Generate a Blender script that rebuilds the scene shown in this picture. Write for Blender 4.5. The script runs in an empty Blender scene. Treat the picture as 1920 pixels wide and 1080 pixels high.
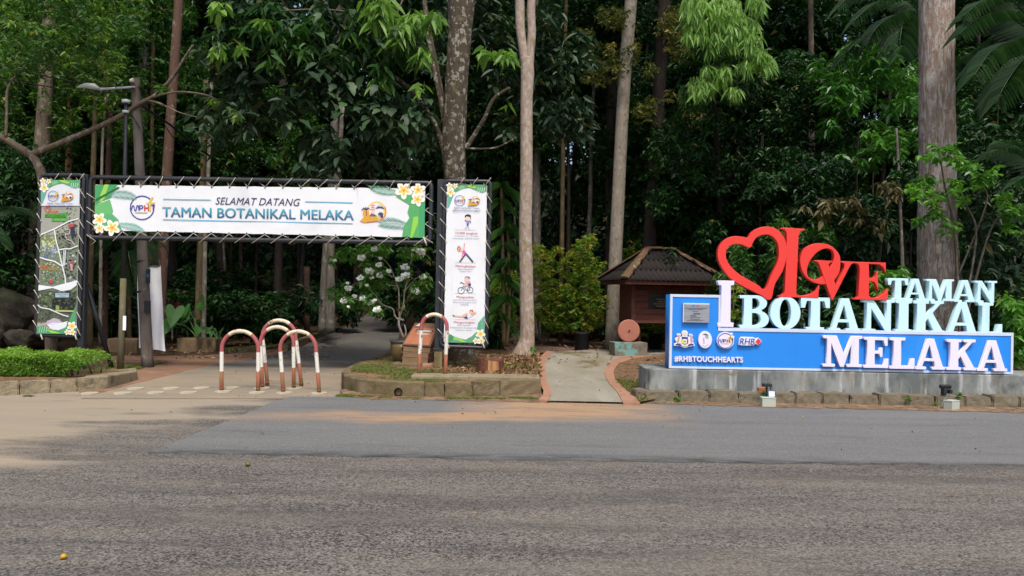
import bpy, bmesh, math, random
import numpy as np
from math import radians, sin, cos, pi, atan2, sqrt
from mathutils import Vector, Matrix, Euler
from mathutils.geometry import tessellate_polygon

scene = bpy.context.scene
COL = scene.collection
# ------------------------------------------------------------------ camera, sky, sun, exposure
CAM_H, F, ROLL = 1.65, 1440.0, radians(1.0)
cam_data = bpy.data.cameras.new('camera')
cam_data.sensor_width = 36.0
cam_data.lens = 36.0 * F / 1920.0
cam_data.clip_start, cam_data.clip_end = 0.1, 600.0
cam = bpy.data.objects.new('camera', cam_data)
COL.objects.link(cam)
cam.location = (0, 0, CAM_H)
cam.rotation_euler = (radians(90.2), -ROLL, 0)
scene.camera = cam

SUN_EL, SUN_AZ = radians(58), radians(168)      # azimuth clockwise from +Y; the sun is high behind the camera, to its right
world = bpy.data.worlds.new('World')
scene.world = world
world.use_nodes = True
wn = world.node_tree
bg = wn.nodes['Background']
sky = wn.nodes.new('ShaderNodeTexSky')
sky.sky_type = 'NISHITA'
sky.sun_disc = False
sky.sun_elevation = SUN_EL
sky.sun_rotation = SUN_AZ
sky.air_density, sky.dust_density, sky.ozone_density = 0.9, 4.0, 0.8
wn.links.new(sky.outputs[0], bg.inputs[0])
bg.inputs[1].default_value = 0.115
sun_d = bpy.data.lights.new('sun', 'SUN')
sun_d.energy, sun_d.angle, sun_d.color = 1.5, radians(10), (1.0, 0.955, 0.86)
sun = bpy.data.objects.new('sun', sun_d)
COL.objects.link(sun)
sdir = Vector((sin(SUN_AZ) * cos(SUN_EL), cos(SUN_AZ) * cos(SUN_EL), sin(SUN_EL)))
sun.rotation_euler = sdir.to_track_quat('Z', 'Y').to_euler()
sun.location = (6, -10, 20)
vs = scene.view_settings
vs.view_transform, vs.look, vs.gamma, vs.use_curve_mapping = 'Standard', 'None', 1.0, False
vs.exposure = 0.98
cy = scene.cycles
cy.max_bounces, cy.diffuse_bounces, cy.glossy_bounces, cy.transmission_bounces, cy.transparent_max_bounces = 5, 3, 2, 3, 4
cy.sample_clamp_indirect = 4.0
cy.use_denoising = True

# ------------------------------------------------------------------ helpers
CR, SR = cos(ROLL), sin(ROLL)
def ray(px, py):
    u, v = px - 960.0, 540.0 - py
    return u * CR - v * SR, u * SR + v * CR + 5.0
def P(px, py, Y):
    """a point seen at photo pixel px, py standing Y metres from the camera"""
    u, v = ray(px, py)
    return Vector((u / F * Y, Y, CAM_H + v / F * Y))
def gz(Y):
    return 0.0 if Y < 24 else 0.045 * (Y - 24)
def G(px, py, z0=0.0):
    """the point of the ground (raised by z0) seen at a photo pixel"""
    u, v = ray(px, py)
    v = min(v, -0.5)
    Y = (z0 - CAM_H) * F / v
    if Y > 24:
        m = v / F
        Y = (z0 - 0.045 * 24 - CAM_H) / (m - 0.045)
    Y = min(Y, 110.0)
    return Vector((u / F * Y, Y, z0 + gz(Y)))

def thing(name, label, cat, loc=(0, 0, 0), group=None, rz=0.0):
    o = bpy.data.objects.new(name, None)
    o.empty_display_size = 0.2
    COL.objects.link(o)
    o.location = loc
    o.rotation_euler = (0, 0, rz)
    return tag(o, label, cat, group)
def tag(o, label=None, cat=None, group=None, kind=None):
    if label: o['label'] = label
    if cat: o['category'] = cat
    if group: o['group'] = group
    if kind: o['kind'] = kind
    return o
def world_loc(o):
    v = Vector((0, 0, 0))
    while o is not None:
        v += Vector(o.location)
        o = o.parent
    return v
def link(name, me, parent=None, mats=None):
    if mats is not None:
        for m in (mats if isinstance(mats, (list, tuple)) else [mats]):
            me.materials.append(m)
    o = bpy.data.objects.new(name, me)
    COL.objects.link(o)
    if parent is not None: o.parent = parent
    return o
def copy_obj(o, parent, name=None):
    c = o.copy()
    if name: c.name = name
    COL.objects.link(c)
    c.parent = parent
    return c

class MB:
    """collects boxes, tubes, prisms in world (or local) coordinates and links them as ONE mesh object"""
    def __init__(s): s.v, s.f, s.m, s.sm = [], [], [], []
    def add(s, verts, faces, mi=0, smooth=False):
        b = len(s.v)
        s.v.extend([tuple(x) for x in verts])
        for f in faces:
            s.f.append([b + i for i in f]); s.m.append(mi); s.sm.append(smooth)
        return s
    def box(s, lo, hi, mi=0):
        x0, y0, z0 = lo; x1, y1, z1 = hi
        return s.add([(x0,y0,z0),(x1,y0,z0),(x1,y1,z0),(x0,y1,z0),(x0,y0,z1),(x1,y0,z1),(x1,y1,z1),(x0,y1,z1)],
                     [(0,3,2,1),(4,5,6,7),(0,1,5,4),(1,2,6,5),(2,3,7,6),(3,0,4,7)], mi)
    def hexa(s, b, t, mi=0):
        """bottom 4 points (counter-clockwise from above) and top 4 points"""
        return s.add(list(b) + list(t), [(3,2,1,0),(4,5,6,7),(0,1,5,4),(1,2,6,5),(2,3,7,6),(3,0,4,7)], mi)
    def prism(s, poly, z0, z1, mi=0):
        """poly: list of (x, y) counter-clockwise; z0, z1 numbers"""
        n = len(poly)
        v = [(x, y, z0) for x, y in poly] + [(x, y, z1) for x, y in poly]
        f = [(i, (i + 1) % n, n + (i + 1) % n, n + i) for i in range(n)]
        f.append(tuple(range(n - 1, -1, -1))); f.append(tuple(range(n, 2 * n)))
        return s.add(v, f, mi)
    def tube(s, pts, r, n=10, mi=0, cap=True, smooth=True, noise=None):
        pts = [Vector(p) for p in pts]
        if not isinstance(r, (list, tuple)): r = [r] * len(pts)
        closed = False
        rings, up = [], None
        for i, p in enumerate(pts):
            a = pts[max(i - 1, 0)]; b = pts[min(i + 1, len(pts) - 1)]
            d = (b - a)
            if d.length < 1e-9: d = Vector((0, 0, 1))
            d.normalize()
            if up is None:
                up = Vector((0, 1, 0)) if abs(d.y) < 0.9 else Vector((1, 0, 0))
            x = (up - d * up.dot(d)).normalized()
            up = x
            y = d.cross(x)
            ring = []
            for k in range(n):
                a2 = 2 * pi * k / n
                rr = r[i] * (noise(i, a2) if noise else 1.0)
                ring.append(p + (x * cos(a2) + y * sin(a2)) * rr)
            rings.append(ring)
        v = [q for ring in rings for q in ring]
        f = []
        for i in range(len(pts) - 1):
            for k in range(n):
                k2 = (k + 1) % n
                f.append((i * n + k, i * n + k2, (i + 1) * n + k2, (i + 1) * n + k))
        s.add(v, f, mi, smooth)
        if cap:
            b = len(s.v) - len(v)
            s.f.append([b + k for k in range(n - 1, -1, -1)]); s.m.append(mi); s.sm.append(False)
            s.f.append([b + (len(pts) - 1) * n + k for k in range(n)]); s.m.append(mi); s.sm.append(False)
        return s
    def lathe(s, prof, c=(0, 0, 0), n=24, mi=0, smooth=True):
        v, f = [], []
        for (r, z) in prof:
            for k in range(n):
                a = 2 * pi * k / n
                v.append((c[0] + r * cos(a), c[1] + r * sin(a), c[2] + z))
        for i in range(len(prof) - 1):
            for k in range(n):
                k2 = (k + 1) % n
                f.append((i * n + k, i * n + k2, (i + 1) * n + k2, (i + 1) * n + k))
        s.add(v, f, mi, smooth)
        b = len(s.v) - len(v)
        s.f.append([b + k for k in range(n - 1, -1, -1)]); s.m.append(mi); s.sm.append(False)
        s.f.append([b + (len(prof) - 1) * n + k for k in range(n)]); s.m.append(mi); s.sm.append(False)
        return s
    def mesh(s, name, off=(0, 0, 0)):
        me = bpy.data.meshes.new(name)
        ox, oy, oz = off
        me.from_pydata([(x - ox, y - oy, z - oz) for x, y, z in s.v], [], s.f)
        me.polygons.foreach_set('material_index', s.m)
        me.polygons.foreach_set('use_smooth', s.sm)
        me.update()
        return me
    def build(s, name, mats, parent=None, bevel=0.0, local=False):
        off = (0, 0, 0) if (parent is None or local) else world_loc(parent)
        o = link(name, s.mesh(name, off), parent, mats)
        if bevel:
            b = o.modifiers.new('bevel', 'BEVEL'); b.width = bevel; b.segments = 2; b.limit_method = 'ANGLE'; b.angle_limit = radians(40)
        return o
    def build_thing(s, name, mats, label, cat, group=None, bevel=0.0, origin=None):
        """a thing that is one mesh, with its origin at its base"""
        if origin is None:
            a = np.array(s.v); origin = ((a[:,0].min()+a[:,0].max())/2, (a[:,1].min()+a[:,1].max())/2, a[:,2].min())
        o = link(name, s.mesh(name, origin), None, mats)
        o.location = origin
        if bevel:
            b = o.modifiers.new('bevel', 'BEVEL'); b.width = bevel; b.segments = 2; b.limit_method = 'ANGLE'; b.angle_limit = radians(40)
        return tag(o, label, cat, group)

def smooth_path(pts, radii, m=6):
    """Catmull-Rom through the points"""
    pts = [Vector(p) for p in pts]
    out, rr = [], []
    n = len(pts)
    for i in range(n - 1):
        p0, p1, p2, p3 = pts[max(i-1,0)], pts[i], pts[i+1], pts[min(i+2,n-1)]
        for j in range(m):
            t = j / m
            out.append(0.5 * ((2*p1) + (p2-p0)*t + (2*p0-5*p1+4*p2-p3)*t*t + (3*p1-p0-3*p2+p3)*t**3))
            rr.append(radii[i] * (1 - t) + radii[i+1] * t)
    out.append(pts[-1]); rr.append(radii[-1])
    return out, rr

# ------------------------------------------------------------------ materials
def new_mat(name):
    m = bpy.data.materials.new(name)
    m.use_nodes = True
    nt = m.node_tree
    return m, nt, nt.nodes['Principled BSDF']
def mapped(nt, scale, coord='Object', loc=(0, 0, 0)):
    tc = nt.nodes.new('ShaderNodeTexCoord')
    mp = nt.nodes.new('ShaderNodeMapping')
    mp.inputs['Scale'].default_value = scale if isinstance(scale, (tuple, list)) else (scale,) * 3
    mp.inputs['Location'].default_value = loc
    nt.links.new(tc.outputs[coord], mp.inputs[0])
    return mp.outputs[0]
def noise_fac(nt, scale, lo, hi, detail=4.0, coord='Object', rough=0.6, loc=(0, 0, 0), dist=0.0):
    n = nt.nodes.new('ShaderNodeTexNoise')
    n.inputs['Scale'].default_value = 1.0
    n.inputs['Detail'].default_value = detail
    n.inputs['Roughness'].default_value = rough
    n.inputs['Distortion'].default_value = dist
    nt.links.new(mapped(nt, scale, coord, loc), n.inputs['Vector'])
    r = nt.nodes.new('ShaderNodeMapRange')
    r.inputs[1].default_value, r.inputs[2].default_value = lo, hi
    nt.links.new(n.outputs['Fac'], r.inputs[0])
    return r.outputs[0]
def mixc(nt, fac, a, b):
    m = nt.nodes.new('ShaderNodeMix')
    m.data_type = 'RGBA'
    for inp, v in ((m.inputs[0], fac), (m.inputs[6], a), (m.inputs[7], b)):
        if isinstance(v, (tuple, list)): inp.default_value = (*v[:3], 1.0)
        elif isinstance(v, (int, float)): inp.default_value = v
        else: nt.links.new(v, inp)
    return m.outputs[2]
def math_node(nt, op, a, b=None):
    m = nt.nodes.new('ShaderNodeMath'); m.operation = op; m.use_clamp = False
    for i, v in enumerate((a, b)):
        if v is None: continue
        if isinstance(v, (int, float)): m.inputs[i].default_value = v
        else: nt.links.new(v, m.inputs[i])
    return m.outputs[0]
def add_bump(nt, bsdf, scale, strength, dist=0.01, detail=5.0, coord='Object', vor=False):
    if vor:
        n = nt.nodes.new('ShaderNodeTexVoronoi'); n.inputs['Scale'].default_value = 1.0; out = n.outputs['Distance']
    else:
        n = nt.nodes.new('ShaderNodeTexNoise'); n.inputs['Scale'].default_value = 1.0
        n.inputs['Detail'].default_value = detail; n.inputs['Roughness'].default_value = 0.65; out = n.outputs['Fac']
    nt.links.new(mapped(nt, scale, coord), n.inputs['Vector'])
    b = nt.nodes.new('ShaderNodeBump')
    b.inputs['Strength'].default_value = strength
    b.inputs['Distance'].default_value = dist
    nt.links.new(out, b.inputs['Height'])
    nt.links.new(b.outputs[0], bsdf.inputs['Normal'])
def mat(name, col, rough=0.7, spec=0.3, layers=(), bump=None, metal=0.0, coord='Object'):
    """layers: (colour, scale, lo, hi[, detail]) mixed on one after another"""
    m, nt, b = new_mat(name)
    c = col
    for k, L in enumerate(layers):
        fac = noise_fac(nt, L[1], L[2], L[3], L[4] if len(L) > 4 else 4.0, coord, loc=(k * 7.3, k * 3.1, k * 1.7))
        c = mixc(nt, fac, c, L[0])
    if isinstance(c, (tuple, list)): b.inputs['Base Color'].default_value = (*c, 1.0)
    else: nt.links.new(c, b.inputs['Base Color'])
    b.inputs['Roughness'].default_value = rough
    b.inputs['Specular IOR Level'].default_value = spec
    b.inputs['Metallic'].default_value = metal
    if bump: add_bump(nt, b, *bump)
    return m
def leaf_mat(name, c0, c1, c2, trans=0.3, rough=0.45, spec=0.3, old=None):
    """leaf colour varies leaf by leaf with the stored value lv"""
    m, nt, b = new_mat(name)
    at = nt.nodes.new('ShaderNodeAttribute'); at.attribute_name = 'lv'
    rp = nt.nodes.new('ShaderNodeValToRGB')
    e = rp.color_ramp.elements
    e[0].position, e[0].color = 0.0, (*c0, 1)
    e[1].position, e[1].color = 1.0, (*c2, 1)
    k = e.new(0.55); k.color = (*c1, 1)
    if old:
        e[-1].position = .965; k = e.new(0.985); k.color = (*old, 1)
    nt.links.new(at.outputs['Fac'], rp.inputs[0])
    nt.links.new(rp.outputs[0], b.inputs['Base Color'])
    b.inputs['Roughness'].default_value = rough
    b.inputs['Specular IOR Level'].default_value = spec
    tr = nt.nodes.new('ShaderNodeBsdfTranslucent')
    hs = nt.nodes.new('ShaderNodeMix'); hs.data_type = 'RGBA'; hs.blend_type = 'MULTIPLY'; hs.inputs[0].default_value = 1.0
    nt.links.new(rp.outputs[0], hs.inputs[6]); hs.inputs[7].default_value = (1.5, 1.7, 0.7, 1)
    nt.links.new(hs.outputs[2], tr.inputs[0])
    mx = nt.nodes.new('ShaderNodeMixShader'); mx.inputs[0].default_value = trans
    nt.links.new(b.outputs[0], mx.inputs[1]); nt.links.new(tr.outputs[0], mx.inputs[2])
    nt.links.new(mx.outputs[0], nt.nodes['Material Output'].inputs[0])
    return m

# ------------------------------------------------------------------ leaves
def np_mesh(name, V, faces, k, lv=None, smooth=False):
    """V (n,3), faces (m,k)"""
    me = bpy.data.meshes.new(name)
    n, m = len(V), len(faces)
    me.vertices.add(n); me.vertices.foreach_set('co', V.astype(np.float32).ravel())
    me.loops.add(m * k); me.loops.foreach_set('vertex_index', faces.astype(np.int32).ravel())
    me.polygons.add(m); me.polygons.foreach_set('loop_start', np.arange(0, m * k, k, dtype=np.int32))
    me.polygons.foreach_set('use_smooth', np.full(m, smooth))
    me.update(calc_edges=True)
    if lv is not None:
        a = me.attributes.new('lv', 'FLOAT', 'FACE'); a.data.foreach_set('value', lv.astype(np.float32))
    return me
def norm(a):
    return a / np.maximum(np.linalg.norm(a, axis=1, keepdims=True), 1e-9)
def leaf_mesh(name, rng, B, D, L, W, droop=0.25, fold=0.18, tilt=0.5, hexa=True, lv=None):
    n = len(B)
    D = norm(D)
    U = np.array([0, 0, 1.0]) + rng.normal(0, tilt, (n, 3))
    S = norm(np.cross(D, U)); N = np.cross(S, D)
    L = np.broadcast_to(np.asarray(L, float), (n,))[:, None]; W = np.broadcast_to(np.asarray(W, float), (n,))[:, None]
    Z = np.array([0, 0, 1.0])
    def pt(t, w): return B + D * L * t - Z * (droop * L * t * t) + S * (W * w) + N * (fold * W * abs(w) * 2)
    if lv is None: lv = rng.random(n)
    if hexa:
        V = np.stack([pt(0, 0), pt(.28, .45), pt(.65, .36), pt(1, 0), pt(.65, -.36), pt(.28, -.45)], 1).reshape(-1, 3)
        i = (np.arange(n) * 6)[:, None]
        Fc = np.concatenate([i + np.array([[0, 1, 2, 3]]), i + np.array([[0, 3, 4, 5]])])
        return np_mesh(name, V, Fc, 4, np.concatenate([lv, lv]))
    V = np.stack([pt(0, 0), pt(.45, .5), pt(1, 0), pt(.45, -.5)], 1).reshape(-1, 3)
    i = (np.arange(n) * 4)[:, None]
    Fc = np.concatenate([i + np.array([[0, 1, 2]]), i + np.array([[0, 2, 3]])])
    return np_mesh(name, V, Fc, 3, np.concatenate([lv, lv]))
def lumps(rng, C, R, nl, nw, spread=0.42, shell=0.75):
    """nw points in nl lumps spread through an ellipsoid: gaps stay between the lumps"""
    C, R = np.array(C, float), np.array(R, float)
    d = norm(rng.normal(size=(nl, 3)))
    c = d * (shell * rng.random((nl, 1)) ** 0.45)
    i = rng.integers(0, nl, nw)
    p = c[i] + norm(rng.normal(size=(nw, 3))) * (spread * rng.random((nw, 1)) ** 0.5) * np.array([1, 1, .7])
    return C + p * R, (i / max(nl - 1, 1))
def whorl(rng, pts, k, L, W, down=0.25, out=None, lvb=None, jit=0.3):
    """k leaves round each twig end"""
    n = len(pts)
    a = rng.random((n, 1)) * 2 * pi + np.arange(k)[None, :] * 2 * pi / k + rng.normal(0, .25, (n, k))
    el = -down + rng.normal(0, .32, (n, k))
    D = np.stack([np.cos(a) * np.cos(el), np.sin(a) * np.cos(el), np.sin(el)], 2)
    if out is not None: D = D + out[:, None, :]
    B = np.repeat(pts[:, None, :], k, 1) + rng.normal(0, 1, (n, k, 3)) * (L * 0.15)
    sz = 0.5 + 0.8 * rng.random(n * k)
    Ls = L * sz; Ws = W * sz * (0.8 + 0.4 * rng.random(n * k))
    lv = rng.random(n * k)
    if lvb is not None: lv = np.where(lv > .985, lv, np.clip(0.45 * lv + 0.52 * np.repeat(lvb, k), 0, .96))
    return B.reshape(-1, 3), D.reshape(-1, 3), Ls, Ws, lv
def crown_mesh(name, seed, C, R, nl, nw, k, L, W, down=0.25, hexa=True, spread=.42, shell=.75, droop=.25, tilt=.5):
    rng = np.random.default_rng(seed)
    pts, g = lumps(rng, C, R, nl, nw, spread, shell)
    lvb = np.random.default_rng(seed + 1).permutation(nl)[(g * max(nl - 1, 1)).round().astype(int)] / nl
    out = norm(pts - np.array(C)) * .5
    B, D, Ls, Ws, lv = whorl(rng, pts, k, L, W, down, out, lvb)
    return leaf_mesh(name, rng, B, D, Ls, Ws, droop=droop, hexa=hexa, lv=lv, tilt=tilt)
# ------------------------------------------------------------------ ground
def sheet(name, pts, z, material, kind='structure'):
    """flat sheet: pts are (x, y); z a number or a function of (x, y)"""
    zf = z if callable(z) else (lambda x, y: z)
    tris = tessellate_polygon([[Vector((p[0], p[1], 0)) for p in pts]])
    me = bpy.data.meshes.new(name)
    V = [(p[0], p[1], zf(p[0], p[1])) for p in pts]
    fs = []
    for t in tris:
        a, b, c = [Vector(V[i]) for i in t]
        fs.append(t if (b - a).cross(c - a).z > 0 else t[::-1])
    me.from_pydata(V, [], fs); me.update()
    o = link(name, me, None, material)
    return tag(o, kind=kind)
def GX(l, z0=0.0): return [tuple(G(x, y, z0)[:2]) for x, y in l]

def line_mask(nt, A, B, scale, amp, width):
    """1 on the left of the line A -> B, 0 on its right, with a ragged edge"""
    dx, dy = B[0] - A[0], B[1] - A[1]
    l = sqrt(dx*dx + dy*dy); nx, ny = -dy / l, dx / l
    tc = nt.nodes.new('ShaderNodeTexCoord'); sp = nt.nodes.new('ShaderNodeSeparateXYZ')
    nt.links.new(tc.outputs['Object'], sp.inputs[0])
    d = math_node(nt, 'ADD', math_node(nt, 'MULTIPLY', sp.outputs[0], nx), math_node(nt, 'MULTIPLY', sp.outputs[1], ny))
    d = math_node(nt, 'SUBTRACT', d, A[0]*nx + A[1]*ny)
    n = noise_fac(nt, scale, 0.25, 0.75, 6.0)
    d = math_node(nt, 'ADD', d, math_node(nt, 'MULTIPLY', math_node(nt, 'SUBTRACT', n, 0.5), amp))
    r = nt.nodes.new('ShaderNodeMapRange'); r.inputs[1].default_value, r.inputs[2].default_value = -width, width
    nt.links.new(d, r.inputs[0])
    return r.outputs[0]
def chips(nt, scale, lo, hi):
    """stone chips: one random grey per cell"""
    v = nt.nodes.new('ShaderNodeTexVoronoi'); v.inputs['Scale'].default_value = 1.0
    nt.links.new(mapped(nt, scale), v.inputs['Vector'])
    s = nt.nodes.new('ShaderNodeSeparateColor'); nt.links.new(v.outputs['Color'], s.inputs[0])
    r = nt.nodes.new('ShaderNodeMapRange'); r.inputs[1].default_value, r.inputs[2].default_value = lo, hi
    nt.links.new(s.outputs[0], r.inputs[0])
    return r.outputs[0], v.outputs['Distance']

def road_material():
    m, nt, b = new_mat('worn_chip_road')
    f1, dist = chips(nt, (64, 64, 64), 0.0, 1.0)
    f2, _ = chips(nt, (80, 80, 80), 0.76, 0.95)
    base = mixc(nt, f1, (0.014, 0.013, 0.012), (0.172, 0.155, 0.138))
    base = mixc(nt, math_node(nt, 'MULTIPLY', f2, 0.55), base, (0.27, 0.25, 0.235))
    streak = noise_fac(nt, (0.32, 1.7, 1), 0.38, 0.64, 10.0, rough=.68)
    base = mixc(nt, math_node(nt, 'MULTIPLY', streak, 0.48), base, (0.185, 0.160, 0.126))
    dark = noise_fac(nt, (0.36, 1.9, 1), 0.47, 0.62, 10.0, rough=.70, loc=(3, 9, 0))
    base = mixc(nt, math_node(nt, 'MULTIPLY', dark, 0.45), base, (0.040, 0.039, 0.039))
    # dusty bare concrete on the left, in front of the drive
    A, B = G(-60, 872), G(500, 748)
    dm = line_mask(nt, A, B, (0.55, 1.6, 1), 3.2, 0.55)
    fine = noise_fac(nt, (40, 40, 40), 0.3, 0.7, 3.0)
    beige = mixc(nt, noise_fac(nt, (0.5, 1.8, 1), 0.35, 0.7, 5.0), (0.295, 0.24, 0.168), (0.25, 0.218, 0.168))
    beige = mixc(nt, math_node(nt, 'MULTIPLY', fine, 0.25), beige, (0.15, 0.125, 0.10))
    stain = noise_fac(nt, (0.7, 2.6, 1), 0.60, 0.72, 6.0, loc=(1, 5, 0))
    beige = mixc(nt, math_node(nt, 'MULTIPLY', stain, 0.6), beige, (0.12, 0.085, 0.065))
    base = mixc(nt, dm, base, beige)
    nt.links.new(base, b.inputs['Base Color'])
    b.inputs['Roughness'].default_value = 0.85; b.inputs['Specular IOR Level'].default_value = 0.25
    bm = nt.nodes.new('ShaderNodeBump'); bm.inputs['Distance'].default_value = 0.008
    inv = math_node(nt, 'SUBTRACT', 1.0, dm)
    nt.links.new(math_node(nt, 'MULTIPLY', inv, 0.7), bm.inputs['Strength'])
    nt.links.new(math_node(nt, 'SUBTRACT', 1.0, dist), bm.inputs['Height']); nt.links.new(bm.outputs[0], b.inputs['Normal'])
    return m
def patch_material():
    m, nt, b = new_mat('new_asphalt')
    f1, dist = chips(nt, (120, 120, 120), 0.0, 1.0)
    base = mixc(nt, f1, (0.078, 0.079, 0.076), (0.162, 0.163, 0.158))
    st = noise_fac(nt, (0.4, 2.5, 1), 0.35, 0.7, 6.0)
    base = mixc(nt, math_node(nt, 'MULTIPLY', st, 0.5), base, (0.165, 0.164, 0.158))
    f2, _ = chips(nt, (60, 60, 60), 0.93, 1.0)
    base = mixc(nt, math_node(nt, 'MULTIPLY', f2, 0.4), base, (0.3, 0.3, 0.3))
    # ochre sand washed over it in a low drift
    tc = nt.nodes.new('ShaderNodeTexCoord'); sp = nt.nodes.new('ShaderNodeSeparateXYZ'); nt.links.new(tc.outputs['Object'], sp.inputs[0])
    def band(c, w, src):
        d = math_node(nt, 'ABSOLUTE', math_node(nt, 'SUBTRACT', src, c))
        r = nt.nodes.new('ShaderNodeMapRange'); r.inputs[1].default_value, r.inputs[2].default_value = w, 0.0
        nt.links.new(d, r.inputs[0]); return r.outputs[0]
    wob = math_node(nt, 'MULTIPLY', math_node(nt, 'SUBTRACT', noise_fac(nt, (0.35, 0.01, 1), 0.2, 0.8, 2.0), 0.5), 1.3)
    ys = math_node(nt, 'ADD', sp.outputs[1], wob)
    b1 = math_node(nt, 'MULTIPLY', band(9.85, 0.55, ys), band(-0.9, 3.4, sp.outputs[0]))
    b2 = math_node(nt, 'MULTIPLY', band(10.7, 1.25, ys), band(0.75, 1.75, sp.outputs[0]))
    tot = math_node(nt, 'ADD', math_node(nt, 'MULTIPLY', b1, 2.6), math_node(nt, 'MULTIPLY', b2, 3.6))
    gr = noise_fac(nt, (1.2, 5.0, 1), 0.32, 0.68, 6.0, loc=(4, 4, 4))
    sand = math_node(nt, 'MULTIPLY', tot, gr)
    cl = nt.nodes.new('ShaderNodeClamp'); nt.links.new(sand, cl.inputs[0])
    base = mixc(nt, math_node(nt, 'MULTIPLY', cl.outputs[0], 0.9), base, (0.33, 0.21, 0.12))
    # darker, stone-rich front edge and a dusty left edge
    fe = math_node(nt, 'MULTIPLY', band(7.55, .20, math_node(nt, 'ADD', sp.outputs[1], math_node(nt, 'MULTIPLY', wob, .12))), noise_fac(nt, (3, 9, 1), .3, .6, 5.0))
    base = mixc(nt, math_node(nt, 'MULTIPLY', fe, .95), base, (0.040, 0.040, 0.042))
    wear = noise_fac(nt, (.6, 3.4, 1), .56, .70, 6.0, loc=(9, 2, 1))
    base = mixc(nt, math_node(nt, 'MULTIPLY', wear, .45), base, (0.075, 0.075, 0.077))
    nt.links.new(base, b.inputs['Base Color'])
    b.inputs['Roughness'].default_value = 0.8; b.inputs['Specular IOR Level'].default_value = 0.3
    bm = nt.nodes.new('ShaderNodeBump'); bm.inputs['Distance'].default_value = 0.004; bm.inputs['Strength'].default_value = 0.5
    nt.links.new(math_node(nt, 'SUBTRACT', 1.0, dist), bm.inputs['Height']); nt.links.new(bm.outputs[0], b.inputs['Normal'])
    return m
def drive_material():
    m, nt, b = new_mat('park_drive')
    base = mixc(nt, noise_fac(nt, (0.8, 1.6, 1), 0.35, 0.7, 6.0), (0.11, 0.104, 0.096), (0.155, 0.142, 0.125))
    base = mixc(nt, math_node(nt, 'MULTIPLY', noise_fac(nt, (50, 50, 50), 0.4, 0.7, 3.0), 0.35), base, (0.055, 0.05, 0.048))
    A, B = G(150, 700), G(700, 688)
    dm = line_mask(nt, B, A, (0.5, 1.1, 1), 2.4, 1.1)          # dusty near the road
    base = mixc(nt, dm, base, mixc(nt, noise_fac(nt, (0.6, 1.6, 1), 0.3, 0.7, 5.0, loc=(2, 2, 0)), (0.275, 0.215, 0.145), (0.20, 0.172, 0.135)))
    blot = noise_fac(nt, (0.6, 1.4, 1), 0.58, 0.70, 5.0, loc=(8, 1, 0))
    base = mixc(nt, math_node(nt, 'MULTIPLY', blot, 0.55), base, (0.05, 0.045, 0.042))
    nt.links.new(base, b.inputs['Base Color'])
    b.inputs['Roughness'].default_value = 0.75; b.inputs['Specular IOR Level'].default_value = 0.3
    add_bump(nt, b, 60, 0.35, 0.006)
    return m
M_road, M_patch, M_drive = road_material(), patch_material(), drive_material()
M_floor = mat('leaf_litter_floor', (0.060, 0.040, 0.026), 0.95, 0.1, [((0.11, 0.062, 0.036), 1.3, 0.45, 0.62), ((0.030, 0.022, 0.016), 3.0, 0.5, 0.7), ((0.15, 0.095, 0.06), 22, 0.6, 0.68, 2.0), ((0.03, 0.045, 0.015), 0.8, 0.58, 0.7)], (14, 0.9, 0.03))
M_clay = mat('red_clay', (0.205, 0.115, 0.073), 0.9, 0.15, [((0.26, 0.155, 0.10), 1.6, 0.4, 0.65), ((0.12, 0.075, 0.055), (0.8, 2.2, 1), 0.5, 0.72), ((0.10, 0.09, 0.07), 30, 0.58, 0.7)], (20, 0.6, 0.012))
M_brown_path = mat('brown_path', (0.155, 0.092, 0.068), 0.9, 0.15, [((0.19, 0.12, 0.09), 1.2, 0.4, 0.65), ((0.07, 0.05, 0.04), (0.6, 2.0, 1), 0.5, 0.75)], (20, 0.5, 0.01))
M_concrete_path = mat('old_concrete_path', (0.245, 0.225, 0.175), 0.9, 0.2, [((0.20, 0.175, 0.115), (1.2, 0.8, 1), 0.50, 0.66, 6.0), ((0.30, 0.28, 0.23), (2.2, 0.5, 1), 0.5, 0.7), ((0.13, 0.105, 0.05), (0.9, 0.35, 1), 0.61, 0.68, 6.0), ((0.17, 0.16, 0.13), 34, 0.5, 0.75)], (45, 0.4, 0.006))
M_pink_edge = mat('pink_washed_edge', (0.34, 0.18, 0.12), 0.9, 0.2, [((0.27, 0.145, 0.085), 1.7, 0.45, 0.65), ((0.34, 0.20, 0.15), 5.0, 0.5, 0.7), ((0.16, 0.105, 0.075), 40, 0.55, 0.75)], (70, 0.5, 0.006))
M_soil = mat('island_soil', (0.135, 0.085, 0.050), 0.95, 0.1, [((0.21, 0.125, 0.070), 1.5, 0.42, 0.62), ((0.07, 0.05, 0.03), 4.0, 0.5, 0.7), ((0.22, 0.17, 0.12), 26, 0.6, 0.7)], (18, 0.9, 0.02))
M_kerb = mat('mossy_kerb_stone', (0.145, 0.108, 0.062), 0.92, 0.15, [((0.13, 0.10, 0.05), 3.5, 0.42, 0.62, 6.0), ((0.20, 0.16, 0.105), 5.5, 0.52, 0.7, 6.0), ((0.065, 0.055, 0.035), (3, 3, 6), 0.55, 0.72, 6.0), ((0.07, 0.085, 0.03), 2.2, 0.58, 0.72, 6.0)], (35, 0.8, 0.012))
M_kerb_pale = mat('pale_kerb_stone', (0.24, 0.20, 0.13), 0.92, 0.15, [((0.22, 0.175, 0.11), 3.5, 0.42, 0.62, 6.0), ((0.13, 0.12, 0.085), 6.5, 0.52, 0.7, 6.0), ((0.085, 0.08, 0.05), (3, 3, 5), 0.57, 0.72, 6.0)], (35, 0.8, 0.012))
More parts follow.
